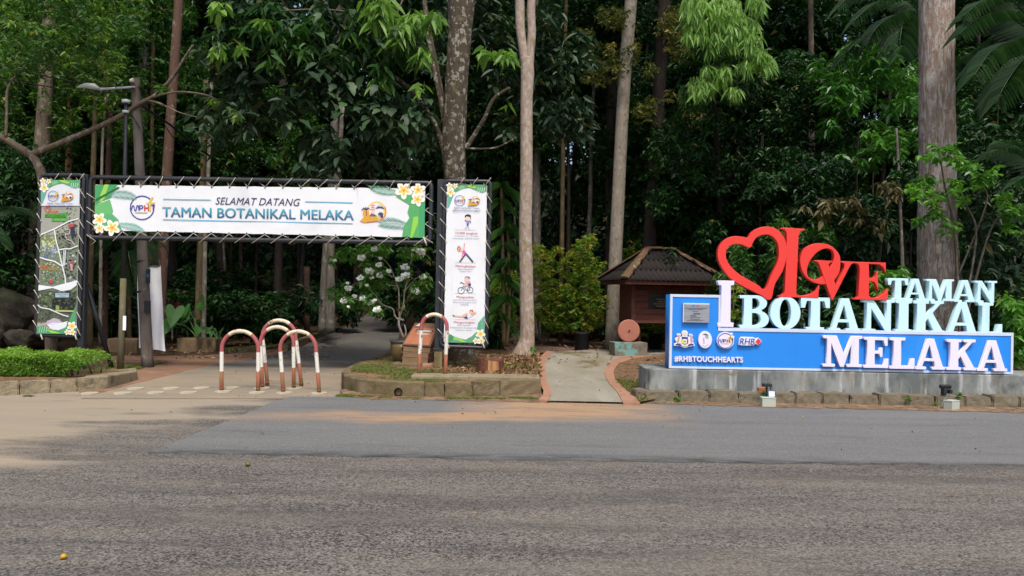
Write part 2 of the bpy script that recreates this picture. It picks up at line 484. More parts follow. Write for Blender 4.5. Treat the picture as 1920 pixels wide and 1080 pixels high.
M_kerb_grey = mat('grey_kerb_stone', (0.150, 0.128, 0.090), 0.92, 0.15, [((0.145, 0.12, 0.08), 3.0, 0.42, 0.62, 6.0), ((0.21, 0.185, 0.14), 5.5, 0.52, 0.7, 6.0), ((0.075, 0.07, 0.05), (3, 3, 7), 0.55, 0.72, 6.0)], (35, 0.8, 0.012))
M_plinth = mat('streaked_plinth_concrete', (0.225, 0.235, 0.225), 0.85, 0.25, [((0.105, 0.12, 0.12), (2.2, 2.2, 1.2), 0.42, 0.62, 6.0), ((0.38, 0.40, 0.40), (7, 7, 0.7), 0.54, 0.68, 5.0), ((0.24, 0.18, 0.09), (6, 6, 0.5), 0.60, 0.70, 4.0), ((0.07, 0.08, 0.075), (4, 4, 2.2), 0.54, 0.70, 6.0), ((0.16, 0.13, 0.08), (1.5, 1.5, 6), 0.6, 0.7, 5.0)], (30, 0.4, 0.006))
M_planter = mat('planter_concrete', (0.20, 0.135, 0.075), 0.9, 0.15, [((0.10, 0.075, 0.04), (2.5, 2.5, 2), 0.45, 0.66, 6.0), ((0.24, 0.18, 0.115), 5, 0.52, 0.7)], (30, 0.6, 0.01))

sheet('road', [(-90, -40), (90, -40), (90, 12.0), (-90, 12.0)], 0.0, M_road)
# forest floor: gentle slope up into the trees
rngt = np.random.default_rng(5)
def terrain():
    xs = np.concatenate([np.linspace(-110, -22, 12), np.linspace(-20, 20, 61), np.linspace(22, 110, 12)])
    ys = np.concatenate([np.linspace(11.8, 30, 50), np.linspace(31, 130, 50)])
    V, fs = [], []
    for j, y in enumerate(ys):
        for i, x in enumerate(xs):
            z = gz(y) - 0.012
            if y > 19: z += 0.05 * (sin(x * 0.9 + y * .4) * cos(y * 0.7) - 1) * min(1, (y - 19) / 4)
            if x < -9 and y > 15: z += min(1, (y - 15) / 4) * min(2.2, (-9 - x) * 0.25) * 0.5
            if x > 6 and y > 14: z += min(1, (y - 14) / 6) * min(1.0, (x - 6) * 0.12)
            V.append((x, y, z))
    nx = len(xs)
    for j in range(len(ys) - 1):
        for i in range(nx - 1):
            fs.append((j*nx+i, j*nx+i+1, (j+1)*nx+i+1, (j+1)*nx+i))
    me = bpy.data.meshes.new('forest_floor'); me.from_pydata(V, [], fs); me.update()
    tag(link('forest_floor', me, None, M_floor), kind='structure')
terrain()
rows = [(748,150,650),(742,180,642),(733,205,640),(722,245,640),(713,284,645),(704,320,655),(695,352,672),(684,405,690),(672,480,712),(662,530,728),(655,549,735),(645,575,742),(635,600,747),(620,633,751),(606,664,757),(592,684,764),(578,698,772),(566,708,782),(556,716,792),(549,722,800)]
def drive():
    V, fs = [], []
    for k, (py, a, b) in enumerate(rows):
        for j in range(7):
            p = G(a + (b - a) * j / 6, py)
            V.append((p.x, p.y, p.z + 0.006))
    for k in range(len(rows) - 1):
        for j in range(6):
            fs.append((k*7+j, k*7+j+1, (k+1)*7+j+1, (k+1)*7+j))
    me = bpy.data.meshes.new('park_drive'); me.from_pydata(V, [], fs); me.update()
    tag(link('park_drive', me, None, M_drive), kind='structure')
drive()
sheet('clay_path', GX([(150,738),(205,735),(284,714),(352,696),(405,685),(480,673),(549,656),(520,655),(470,660),(410,665),(300,668),(230,666),(180,667),(150,672),(120,690)]), 0.0025, M_clay)
sheet('brown_path', GX([(900,662),(1300,660),(1300,633),(1100,634),(900,640)]), 0.0, M_brown_path)
pl = GX([(280,850),(420,852),(700,857),(1000,864),(1400,869),(1920,873),(2300,876),(2600,782),(1920,771),(1700,766),(1400,760),(1195,754),(1100,755),(1000,751),(900,751),(760,751),(640,746),(545,745),(500,760),(440,786),(390,806),(340,827)])
def asphalt_patch():
    """new layer with a ragged front edge, a finger thick"""
    rr = random.Random(3)
    pts = []
    for i in range(len(pl)):
        a, b = Vector(pl[i]), Vector(pl[(i+1) % len(pl)])
        n = max(1, min(40, int((b-a).length / 0.15)))
        for k in range(n):
            p = a.lerp(b, k / n)
            pts.append((p.x + rr.uniform(-.02, .02), p.y + rr.uniform(-.025, .025)))
    tris = tessellate_polygon([[Vector((x, y, 0)) for x, y in pts]])
    n = len(pts)
    V = [(x, y, 0.016) for x, y in pts] + [(x, y, 0.001) for x, y in pts]
    fs = []
    for t in tris:
        a, b, c = [Vector(V[i]) for i in t]
        fs.append(tuple(t) if (b-a).cross(c-a).z > 0 else tuple(t[::-1]))
    for i in range(n): fs.append((i, n+i, n+(i+1) % n, (i+1) % n))
    me = bpy.data.meshes.new('asphalt_patch'); me.from_pydata(V, [], fs); me.update()
    bm = bmesh.new(); bm.from_mesh(me); bmesh.ops.recalc_face_normals(bm, faces=bm.faces); bm.to_mesh(me); bm.free()
    tag(link('asphalt_patch', me, None, M_patch), kind='structure')
asphalt_patch()
M_dirt = mat('kerb_dirt', (0.17, 0.105, 0.065), 0.95, 0.1, [((0.25, 0.165, 0.105), 3.0, .45, .62, 6.0), ((0.08, 0.06, 0.045), 7, .5, .66), ((0.30, 0.25, 0.19), 28, .62, .68)], (30, .8, .015))
def dirt(pts):
    rr = random.Random(12); q = []
    for i in range(len(pts)):
        a, b = Vector(pts[i]), Vector(pts[(i+1) % len(pts)]); n = max(1, int((b-a).length/.12))
        for k in range(n):
            p = a.lerp(b, k/n); q.append((p.x + rr.uniform(-.03,.03), p.y + rr.uniform(-.05,.05)))
    sheet('kerb_dirt', q, .021, M_dirt)
dirt(GX([(637,733),(646,746),(700,751),(800,752),(900,754),(960,756),(1030,757),(1016,738),(960,738),(800,738),(660,730)]))
dirt(GX([(1172,757),(1240,760),(1420,765),(1640,770),(1930,777),(1930,762),(1640,756),(1420,752),(1200,750)]))

def backdrop_slope():  # unseen slope added behind the wood to block the bright low sky
    V, fs = [], []; xs = np.linspace(-160, 160, 41); ys = np.array([62, 70, 80, 95, 115, 140.])
    for j, y in enumerate(ys):
        for x in xs: V.append((x, y, gz(62) - .1 + (y-62)*.30 + 1.2*sin(x*.21+y*.1)*min(1, j)))
    n = len(xs)
    for j in range(len(ys)-1):
        for i in range(n-1): fs.append((j*n+i, j*n+i+1, (j+1)*n+i+1, (j+1)*n+i))
    me = bpy.data.meshes.new('backdrop_slope'); me.from_pydata(V, [], fs); me.update()
    tag(link('backdrop_slope', me, None, mat('dark_backdrop', (0.022, 0.028, 0.014), 0.95, 0.05, [((0.04, 0.032, 0.018), .3, .45, .65)])), kind='structure')
backdrop_slope()
# curved footpath right of the island: concrete with a washed pink edge on either side
LE = [(1026,751),(1033,741),(1034,733),(1028,722),(1024,710),(1022,695),(1022,680),(1026,668),(1036,659)]
RE = [(1168,754),(1163,744),(1155,732),(1143,720),(1136,708),(1133,697),(1136,687),(1148,675),(1172,667),(1210,662),(1262,659)]
LO = [(1009,749),(1018,740),(1019,732),(1014,722),(1012,710),(1011,695),(1011,680),(1013,668),(1026,657)]
RO = [(1200,755),(1192,744),(1180,734),(1165,722),(1153,710),(1150,697),(1153,689),(1163,680),(1183,673),(1215,668),(1262,665)]
FP_Z = 0.045
def footpath():
    pts = GX(LE, FP_Z) + GX([(1120,655),(1262,656)], FP_Z) + GX(RE[::-1], FP_Z)
    sheet('footpath', pts, FP_Z, M_concrete_path)
    root = thing('path_edging', 'washed pink border strips either side of the curving concrete footpath', 'edging', tuple(G(1090, 753, 0)))
    for inner, outer in ((LE, LO), (RE, RO)):
        a, b = [G(*p, FP_Z + .01) for p in inner], [G(*p, FP_Z + .01) for p in outer]
        mb = MB()
        for i in range(len(a) - 1):
            q = [a[i], b[i], b[i+1], a[i+1]]
            if (q[1]-q[0]).cross(q[2]-q[0]).z < 0: q = q[::-1]
            mb.hexa([(p.x, p.y, -.02) for p in q], [(p.x, p.y, FP_Z + .012) for p in q])
        mb.build('border_strip', M_pink_edge, root)
footpath()

# ------------------------------------------------------------------ kerbs, island, planters, plinth
def rough_block(name, b, t, ph, off):
    """worn stone block: a box of small faces with rounded, chipped arrises"""
    bm = bmesh.new(); vs_ = [bm.verts.new(p) for p in list(b) + list(t)]
    for f in [(3,2,1,0),(4,5,6,7),(0,1,5,4),(1,2,6,5),(2,3,7,6),(3,0,4,7)]: bm.faces.new([vs_[i] for i in f])
    bmesh.ops.bevel(bm, geom=bm.edges[:], offset=.016, segments=2, affect='EDGES')
    long = [e for e in bm.edges if e.calc_length() > .12]
    bmesh.ops.subdivide_edges(bm, edges=long, cuts=5, use_grid_fill=True)
    bmesh.ops.recalc_face_normals(bm, faces=bm.faces[:]); bm.normal_update()
    for v in bm.verts:
        c = v.co
        d = .004*sin(c.x*17+ph)*cos(c.z*29+ph*2) + .004*sin(c.x*41+c.z*37+ph*3) + .003*sin(c.y*33+ph)
        if c.z > b[0].z + .1: d -= .018*max(0, sin(c.x*9+ph*5)*sin(c.x*23+ph) - .35)
        v.co = c + v.normal*d - off
    me = bpy.data.meshes.new(name); bm.to_mesh(me); bm.free()
    return me
def kerb_run(root, pts, z0, h, w, material, seed=0, gap=0.012, name='kerb_block', bev=0.018, inward=1):
    """blocks between successive (x, y) points; the run has its face on the right-hand side"""
    rr = random.Random(seed)
    for i in range(len(pts) - 1):
        a, b = Vector(pts[i]), Vector(pts[i+1])
        d = (b - a).normalized(); nrm = Vector((-d.y, d.x)) * inward
        j0, j1 = rr.uniform(-.012, .012), rr.uniform(-.02, .012)
        a2, b2 = a + d * gap * .5 + nrm * j0, b - d * gap * .5 + nrm * j0
        q = [a2, b2, b2 + nrm * w, a2 + nrm * w]
        if inward < 0: q = q[::-1]
        me = rough_block(name, [Vector((p.x, p.y, z0 - 0.02)) for p in q], [Vector((p.x + rr.uniform(-.006,.006), p.y + rr.uniform(-.006,.006), z0 + h + j1)) for p in q], rr.uniform(0, 99), world_loc(root))
        link(name, me, root, material)
ISL_Z = 0.2
isl_base = [(735,664),(700,682),(668,698),(648,711),(640,722),(645,731),(670,738),(705,742),(755,745),(795,746),(834,746),(886,746),(937,744),(1016,741)]
ib = GX(isl_base)
kr = thing('island_kerb', 'mossy brown stone kerb curving round the grass island under the gate', 'kerb', tuple(G(830, 746)))
def curved_kerb():
    """the monolithic curved end of the island kerb"""
    n = 10
    out, inn = [], []
    for i in range(n):
        a = Vector(ib[max(i-1,0)]); b = Vector(ib[min(i+1, len(ib)-1)])
        d = (b - a).normalized(); nr = Vector((-d.y, d.x))
        p = Vector(ib[i]); out.append(p); inn.append(p + nr * 0.15)
    mb = MB()
    V, fs = [], []
    hs = [0.12, .15, .18, .21, .235, .24, .24, .24, .24, .24]
    for i in range(n):
        V += [(*out[i], -.02), (out[i].x, out[i].y, hs[i]-.02), (*(out[i]*.9+inn[i]*.1), hs[i]), (*inn[i], hs[i]), (*inn[i], 0.0)]
    for i in range(n - 1):
        for k in range(4):
            fs.append((i*5+k, (i+1)*5+k, (i+1)*5+k+1, i*5+k+1))
    fs += [(0,1,2,3,4), ((n-1)*5+4,(n-1)*5+3,(n-1)*5+2,(n-1)*5+1,(n-1)*5)]
    mb.add(V, fs, 0, False); mb.build('curved_end', M_kerb, kr)
curved_kerb()
kerb_run(kr, ib[9:], 0, 0.235, 0.15, M_kerb, 4)
# drain pipe mouth through the kerb
pp = G(747, 744.5); pp.z = 0.085
mb = MB(); mb.tube([pp + Vector((0, -.045, 0)), pp + Vector((0, .06, 0))], .062, 16, cap=False)
mb.tube([pp + Vector((0, .06, 0)), pp + Vector((0, -.045, 0))], .050, 16, cap=False)
mb.build_thing('drain_pipe', mat('drain_plastic', (.03, .03, .03), .5), 'small dark round drain pipe mouth poking out of the island kerb', 'pipe')
in_pts = []
for i in range(len(ib)):
    a = Vector(ib[max(i-1,0)]); b = Vector(ib[min(i+1, len(ib)-1)]); d = (b-a).normalized(); nr = Vector((-d.y, d.x))
    in_pts.append(tuple(Vector(ib[i]) + nr * 0.13))
def isl_z(x, y): return ISL_Z + .02 * sin(x*3.1) * cos(y*2.3)
def island():
    rr = random.Random(2)
    poly = in_pts + GX([(1012,720),(1011,700),(1010,680),(1013,664),(940,661),(840,660)])
    cpoly = np.array(poly)
    # grid clipped to the polygon
    bm = bmesh.new()
    vs_ = [bm.verts.new((x, y, 0)) for x, y in poly]
    fs_ = [bm.faces.new([vs_[i] for i in t]) for t in tessellate_polygon([[Vector((x, y, 0)) for x, y in poly]])]
    bmesh.ops.subdivide_edges(bm, edges=bm.edges[:], cuts=5, use_grid_fill=True)
    bmesh.ops.recalc_face_normals(bm, faces=bm.faces[:])
    for v in bm.verts:
        v.co.z = isl_z(v.co.x, v.co.y) + rr.uniform(-.008, .008)
        if v.co.y > 15: v.co.z -= min(.14, (v.co.y - 15) * .035)
    me = bpy.data.meshes.new('island_ground'); bm.to_mesh(me); bm.free()
    if me.polygons and me.polygons[0].normal.z < 0: me.flip_normals()
    tag(link('island_ground', me, None, M_soil), kind='structure')
    return poly
ISL_POLY = island()
a, b = G(770, 713, .2), G(1012, 716, .2)
MB().hexa([(a.x,a.y,.17),(b.x,b.y,.17),(b.x,b.y+.42,.17),(a.x,a.y+.42,.17)], [(a.x,a.y,.275),(b.x,b.y,.275),(b.x,b.y+.42,.275),(a.x,a.y+.42,.275)]).build_thing('concrete_strip', M_kerb_pale, 'long low weathered concrete strip lying on the grass island behind its kerb', 'strip', bevel=.015)
# small grass bed between the footpath and the plinth
bed = GX([(1200,753),(1192,744),(1180,734),(1165,722),(1153,710),(1150,697),(1153,689),(1163,680),(1183,673),(1215,668),(1262,665),(1300,690),(1240,745)], .06)
sheet('grass_bed', bed, 0.058, M_soil)
BED = bed

# hedge planter kerb on the left
hb = GX([(-130,747),(-50,744),(37,740),(95,737),(145,734),(201,729)])
hk = thing('hedge_kerb', 'pale mossy kerb blocks edging the clipped hedge bed', 'kerb', (hb[3][0], hb[3][1], 0))
kerb_run(hk, hb, 0, 0.20, 0.17, M_kerb_pale, 7)
p0, p1 = Vector(hb[-1]), Vector(G(257, 713)[:2])
d = (p1 - p0).normalized(); nr = Vector((-d.y, d.x))
MB().hexa([(*p0, -.02), (*p1, -.02), (*(p1 + Vector((-.12,.22))), -.02), (*(p0 + nr*.35), -.02)], [(*p0, .2), (*p1, .16), (*(p1 + Vector((-.12,.22))), .16), (*(p0 + nr*.35), .2)]).build('corner_block', M_kerb_pale, hk, bevel=.02)
q0, q1 = G(258, 703, .12), G(120, 698, .12)
kerb_run(hk, [tuple(Vector(q1[:2])), tuple(Vector(q1[:2]).lerp(Vector(q0[:2]), .5)), (p1.x - .1, p1.y + .25)], 0, .17, .14, M_kerb_pale, 9, name='back_block')
# planter walls at the back of the clay path
for (x0, x1, yb, lab) in ((200, 262, 662, 'low stained concrete planter wall behind the white hanging cloth'), (331, 410, 659, 'low stained concrete planter wall under the big heart-shaped leaves')):
    a, b = G(x0, yb), G(x1, yb)
    h = (27 if x0 < 300 else 25) / F * a.y
    MB().box((a.x, a.y, -.02), (b.x, a.y + .45, h)).build_thing('planter_wall', M_planter, lab, 'planter', bevel=.02)
# kerb along the left of the drive
dk = thing('drive_kerb', 'mossy low kerb along the left edge of the dark drive', 'kerb', tuple(G(600, 634)))
kp = GX([(452,662),(490,659)]) ; kerb_run(dk, kp, 0, .12, .12, M_kerb, 21)
kp = GX([(540,658),(562,651),(585,641),(610,629),(640,615),(664,605)]); kerb_run(dk, kp, 0, .2, .16, M_kerb, 22)

# plinth of the big sign: a row of kerb blocks in front of a cast wall
seams = [1195,1209,1273,1329,1385,1440,1491,1541,1594,1649,1704,1754,1809,1860,1911,1962,2014,2068]
KY = 11.62
kx = [P(s, 755, KY).x for s in seams]
pk = thing('plinth_kerb', 'row of worn grey kerb blocks at the foot of the letter sign plinth', 'kerb', ((kx[0]+kx[-3])/2, KY, 0))
kerb_run(pk, [(kx[0] - .03, KY + .45), (kx[0], KY + .1), (kx[1], KY)], 0, .175, .2, M_kerb_grey, 30)
kerb_run(pk, [(x, KY) for x in kx[1:]], 0, .175, .3, M_kerb_grey, 31)
px0 = P(1212, 700, 11.9).x; px1 = P(2080, 700, 11.9).x
PL_Z = 0.475
mb = MB(); mb.prism([(px0 + .05, 11.9), (px1, 11.9), (px1, 12.75), (px0 + .05, 12.75), (px0, 12.65), (px0, 11.98)], -.02, PL_Z)
mb.build_thing('sign_plinth', M_plinth, 'grey rain-streaked concrete plinth carrying the big letter sign', 'plinth', bevel=.012)
# ------------------------------------------------------------------ flat print and lettering
def text_mesh2d(s, bold=0.0, shear=0.0, space=1.0):
    """(verts (n,2), faces) of a line of text, cap height about 1, from the built-in font"""
    cu = bpy.data.curves.new('lettering', 'FONT')
    cu.body = s; cu.size = 1.0; cu.shear = shear; cu.offset = bold; cu.space_character = space
    cu.resolution_u = 3
    o = bpy.data.objects.new('lettering', cu); COL.objects.link(o)
    dg = bpy.context.evaluated_depsgraph_get()
    me = bpy.data.meshes.new_from_object(o.evaluated_get(dg))
    v = np.array([tuple(p.co[:2]) for p in me.vertices]) if len(me.vertices) else np.zeros((0, 2))
    f = [tuple(p.vertices) for p in me.polygons]
    bpy.data.objects.remove(o); bpy.data.curves.remove(cu); bpy.data.meshes.remove(me)
    return v, f
def lin(r, g, b):
    return tuple(((c/255)/12.92 if c/255 <= .04045 else ((c/255+.055)/1.055)**2.4) for c in (r, g, b))
def ink_material():
    m, nt, b = new_mat('printed_vinyl')
    a = nt.nodes.new('ShaderNodeVertexColor'); a.layer_name = 'ink'
    nt.links.new(a.outputs[0], b.inputs['Base Color'])
    b.inputs['Roughness'].default_value = .5; b.inputs['Specular IOR Level'].default_value = .3
    return m
M_ink = ink_material()
class Print:
    """flat print traced in photo pixels and laid on a surface: where(px, py) gives the world point"""
    def __init__(s, where, base=0.009, step=0.0008, k=0.76):
        s.w, s.V, s.F, s.C, s.layer, s.base, s.step, s.k = where, [], [], [], 0, base, step, k
    def up(s): s.layer += 1; return s
    def _put(s, pts, faces, col):
        off = s.base + s.layer * s.step
        b = len(s.V)
        col = tuple(c * s.k for c in lin(*col)) if max(col) > 1 else col
        for x, y in pts:
            p = s.w(x, y); s.V.append((p.x, p.y - off, p.z))
        for f in faces: s.F.append([b + i for i in f]); s.C.append(col)
    def poly(s, pts, col):
        t = tessellate_polygon([[Vector((x, y, 0)) for x, y in pts]])
        # image y runs down: keep the face turned to the viewer
        fs = []
        for a, b, c in t:
            ax, bx, cx = pts[a], pts[b], pts[c]
            cr = (bx[0]-ax[0])*(cx[1]-ax[1]) - (bx[1]-ax[1])*(cx[0]-ax[0])
            fs.append((a, b, c) if cr < 0 else (c, b, a))
        s._put(pts, fs, col); return s
    def ellipse(s, cx, cy, rx, ry, col, a0=0, n=20, rot=0):
        c, r = cos(rot), sin(rot)
        return s.poly([(cx + rx*cos(2*pi*k/n)*c - ry*sin(2*pi*k/n)*r, cy + rx*cos(2*pi*k/n)*r + ry*sin(2*pi*k/n)*c) for k in range(n)], col)
    def line(s, pts, w, col):
        for i in range(len(pts) - 1):
            (x0, y0), (x1, y1) = pts[i], pts[i+1]
            l = max(1e-6, sqrt((x1-x0)**2 + (y1-y0)**2)); nx, ny = -(y1-y0)/l*w/2, (x1-x0)/l*w/2
            s.poly([(x0+nx, y0+ny), (x1+nx, y1+ny), (x1-nx, y1-ny), (x0-nx, y0-ny)], col)
        return s
    def ring(s, cx, cy, r, w, col, a0=0, a1=360, n=36, ry=None):
        ry = ry or r
        for k in range(n):
            t0, t1 = radians(a0 + (a1-a0)*k/n), radians(a0 + (a1-a0)*(k+1)/n)
            s.poly([(cx+(r-w/2)*cos(t0), cy+(ry-w/2)*sin(t0)), (cx+(r+w/2)*cos(t0), cy+(ry+w/2)*sin(t0)), (cx+(r+w/2)*cos(t1), cy+(ry+w/2)*sin(t1)), (cx+(r-w/2)*cos(t1), cy+(ry-w/2)*sin(t1))], col)
        return s
    def text(s, t, x0, x1, yb, h, col, bold=0.0, shear=0.0, yb1=None, grad=None):
        """text from x0 to x1, baseline yb (yb1 at the right end), cap height h in photo pixels"""
        if bold:
            d = bold*h*.55; col0 = col
            for q in (-d, d): s.text(t, x0+q, x1+q, yb, h, col, 0.0, shear, yb1, grad); s.layer += .34
        v, f = text_mesh2d(t, 0.0, shear)
        if not len(v): return s
        w0, w1 = v[:, 0].min(), v[:, 0].max()
        cap = 0.73
        yb1 = yb + (x1 - x0) * math.tan(ROLL) if yb1 is None else yb1
        pts = []
        for a, b in v:
            u = (a - w0) / (w1 - w0)
            pts.append((x0 + u*(x1-x0), yb + u*(yb1-yb) - b / cap * h))
        s._put(pts, f, col)
        if grad:
            for i in range(len(f)): s.C.pop()
            # one colour per corner, from the height of the corner in the letter
            for fc in f:
                s.C.append([tuple((np.array(grad[0])*(1-tt) + np.array(grad[1])*tt)) for tt in [float(np.clip(v[i, 1]/cap, 0, 1)) for i in fc]])
        return s
    def build(s, name, parent, mats=None):
        me = bpy.data.meshes.new(name)
        o = world_loc(parent)
        me.from_pydata([(x - o.x, y - o.y, z - o.z) for x, y, z in s.V], [], s.F); me.update()
        ca = me.color_attributes.new('ink', 'FLOAT_COLOR', 'CORNER')
        arr = []
        for p, c in zip(me.polygons, s.C):
            for k in range(p.loop_total):
                cc = c[k] if isinstance(c, list) else c
                arr += [*cc, 1.0]
        ca.data.foreach_set('color', np.array(arr, np.float32))
        return link(name, me, parent, mats or M_ink)

def palm_print(pr, x0, y0, x1, y1, w, cols, n=14, bend=0.0):
    """printed palm leaf: a midrib with leaflets either side"""
    dx, dy = x1-x0, y1-y0; l = sqrt(dx*dx+dy*dy); ux, uy = dx/l, dy/l; nx, ny = -uy, ux
    for k in range(n):
        t = (k + .5) / n
        bx, by = x0 + dx*t + nx*bend*sin(pi*t), y0 + dy*t + ny*bend*sin(pi*t)
        ln = w * (0.35 + 0.75 * sin(pi * min(1, .15 + t*.85)))
        for sgn in (-1, 1):
            tx, ty = bx + ux*ln*.75 + nx*ln*.7*sgn, by + uy*ln*.75 + ny*ln*.7*sgn
            wd = l / n * .36
            pr.poly([(bx - ux*wd, by - uy*wd), ((bx+tx)/2 + ux*wd, (by+ty)/2 + uy*wd), (tx, ty), ((bx+tx)/2 - ux*wd, (by+ty)/2 - uy*wd)], cols[(k + (sgn > 0)) % len(cols)])
    pr.up().line([(x0 + dx*t/8 + nx*bend*sin(pi*t/8), y0 + dy*t/8 + ny*bend*sin(pi*t/8)) for t in range(9)], max(.5, w*.05), cols[0])
def flower_print(pr, cx, cy, r, rot=0.0):
    """printed frangipani: five white petals with a yellow heart"""
    for k in range(5):
        a = rot + k * 2*pi/5
        pr.ellipse(cx + cos(a)*r*.58, cy + sin(a)*r*.58, r*.48, r*.34, (250, 248, 240), rot=a)
    pr.up()
    for k in range(5):
        a = rot + k * 2*pi/5
        pr.ellipse(cx + cos(a)*r*.36, cy + sin(a)*r*.36, r*.30, r*.17, (250, 215, 110), rot=a)
    pr.up().ellipse(cx, cy, r*.16, r*.16, (240, 160, 50))
def council_logo(pr, cx, cy, r):
    """blue ring with the letters M P H T J and a yellow hibiscus stroke"""
    s = r / 22.0
    blue, red, yel = (72, 68, 165), (215, 60, 60), (225, 205, 70)
    pr.ring(cx, cy, r, 2.0*s, blue, -20, 320)
    pr.up()
    X = lambda u: cx + u*s
    Y = lambda u: cy + u*s
    pr.line([(X(-21),Y(5)),(X(-18),Y(-3)),(X(-15.5),Y(-4)),(X(-14),Y(5)),(X(-11.5),Y(5)),(X(-9.5),Y(-4)),(X(-7),Y(-4)),(X(-6),Y(5))], 1.8*s, blue)
    pr.line([(X(-5),Y(5)),(X(-5),Y(-4)),(X(0),Y(-4)),(X(2),Y(-1.5)),(X(0),Y(1)),(X(-5),Y(1))], 1.9*s, blue)
    pr.line([(X(5),Y(-5)),(X(5),Y(6))], 2.4*s, red); pr.line([(X(12),Y(-5)),(X(12),Y(6))], 2.4*s, red); pr.line([(X(5),Y(.5)),(X(12),Y(.5))], 2.4*s, red)
    pr.line([(X(14.5),Y(7)),(X(14.5),Y(-12)),(X(20),Y(-20))], 3.2*s, yel); pr.line([(X(8),Y(-8)),(X(24),Y(-9))], 3.0*s, yel)
    pr.line([(X(17),Y(-4)),(X(24),Y(-4))], 2.2*s, blue); pr.line([(X(21.5),Y(-4)),(X(20.5),Y(4))], 2.2*s, blue)
    pr.line([(X(-13),Y(9)),(X(10),Y(9.4))], 1.3*s, (175, 160, 150))
def melaka_logo(pr, cx, cy, s):
    """round sunset badge with palm, tower, parasol roof and the word Melaka"""
    pr.ellipse(cx+6*s, cy-2*s, 18*s, 19*s, (248, 205, 110)); pr.up()
    pr.ellipse(cx+5*s, cy-2*s, 14.5*s, 16*s, (238, 236, 238)); pr.ring(cx+6*s, cy-2*s, 18*s, 2.0*s, (235, 130, 90), -30, 70)
    pr.ellipse(cx-13*s, cy+2*s, 7.5*s, 8*s, (240, 165, 70)); pr.up()
    pr.poly([(cx-26*s,cy+17*s),(cx-18*s,cy+9*s),(cx+2*s,cy+8*s),(cx+12*s,cy+13*s),(cx-4*s,cy+19*s),(cx-18*s,cy+20*s)], (240, 165, 70))
    pr.poly([(cx-5*s,cy+5*s),(cx-4.5*s,cy-14*s),(cx-1*s,cy-18*s),(cx+2.5*s,cy-14*s),(cx+3*s,cy+5*s)], (235, 205, 200))
    pr.up()
    for k in range(3): pr.line([(cx-4.3*s,cy-13*s+k*4*s),(cx+2.3*s,cy-13*s+k*4*s)], 1.2*s, (205, 80, 75))
    pr.poly([(cx+3*s,cy-6*s),(cx+8*s,cy-11*s),(cx+17*s,cy-11*s),(cx+23*s,cy-5*s),(cx+13*s,cy-7.5*s)], (70, 80, 130))
    pr.poly([(cx+6*s,cy-11.5*s),(cx+12*s,cy-15*s),(cx+18*s,cy-11.5*s)], (195, 215, 235))
    pr.ellipse(cx+14*s, cy+4*s, 5*s, 4*s, (70, 75, 110)); pr.ellipse(cx+16*s, cy+8*s, 2.6*s, 3*s, (55, 60, 90))
    pr.poly([(cx-8*s,cy+8*s),(cx-4*s,cy+2*s),(cx+4*s,cy+5*s),(cx+8*s,cy+9*s)], (75, 80, 115))
    pr.line([(cx-13*s,cy+7*s),(cx-14*s,cy-5*s)], 1.3*s, (55, 60, 90))
    for a in (-160, -130, -95, -60, -25): pr.line([(cx-14*s,cy-5*s),(cx-14*s+7*s*cos(radians(a)),cy-5*s+5*s*sin(radians(a))),(cx-14*s+9*s*cos(radians(a)),cy-2*s+5*s*sin(radians(a)))], 1.4*s, (45, 50, 85))
    pr.line([(cx-12*s,cy+19*s),(cx+10*s,cy+16.5*s)], 1.4*s, (225, 100, 80))
    pr.up().text('Melaka', cx-21*s, cx+13*s, cy+17*s, 9*s, (205, 190, 20), bold=.03, shear=.35, yb1=cy+11*s)

# ------------------------------------------------------------------ entrance gate
GY = 14.2
M_steel = mat('dark_painted_steel', (0.017, 0.019, 0.024), .42, .45, [((0.03, 0.033, 0.04), 6, .5, .75), ((0.035, 0.024, 0.018), 14, .66, .76)])
M_vinyl = mat('white_banner_vinyl', (0.66, 0.68, 0.71), .5, .3, [((0.61, 0.63, 0.66), 1.6, .45, .7), ((0.50, 0.47, 0.40), (9, 9, .7), .68, .78)], ((3.2, 1, 2.1), .22, .05, 1.0))
M_rope = mat('lacing_cord', (0.46, 0.43, 0.37), .8, .2)
M_timber = mat('weathered_timber', (0.13, 0.10, 0.045), .9, .1, [((0.20, 0.155, 0.08), (8, 8, 1.2), .45, .65), ((0.07, 0.06, 0.03), 3, .5, .7)], (30, .5, .01))
gate = thing('entrance_gate', 'dark steel pipe gate frame spanning the park drive with three lacing bays', 'gate', (P(490, 600, GY).x, GY, 0))
def frame(corners, r, rad=.09, n=8):
    """pipe frame with rounded corners; corners are (px, py), clockwise from top left"""
    c = [P(x, y, GY) for x, y in corners]
    pts = []
    for i in range(4):
        p, q, s = c[i-1], c[i], c[(i+1) % 4]
        d0, d1 = (p - q).normalized(), (s - q).normalized()
        for k in range(5):
            t = k / 4
            a, b = q + d0*rad, q + d1*rad
            pts.append((a*(1-t)**2 + q*2*t*(1-t) + b*t*t))
    pts.append(pts[0].copy()); pts.append(pts[1].copy())
    return MB().tube(pts, r, n, cap=False)
frame([(170,332),(809,343),(806,455),(166,445)], .043).build('lintel_frame', M_steel, gate)
frame([(77,328),(157,328),(148,631),(67,628)], .037).build('side_frame', M_steel, gate)
frame([(834,339),(920,340),(911,652),(826,649)], .037).build('side_frame', M_steel, gate)
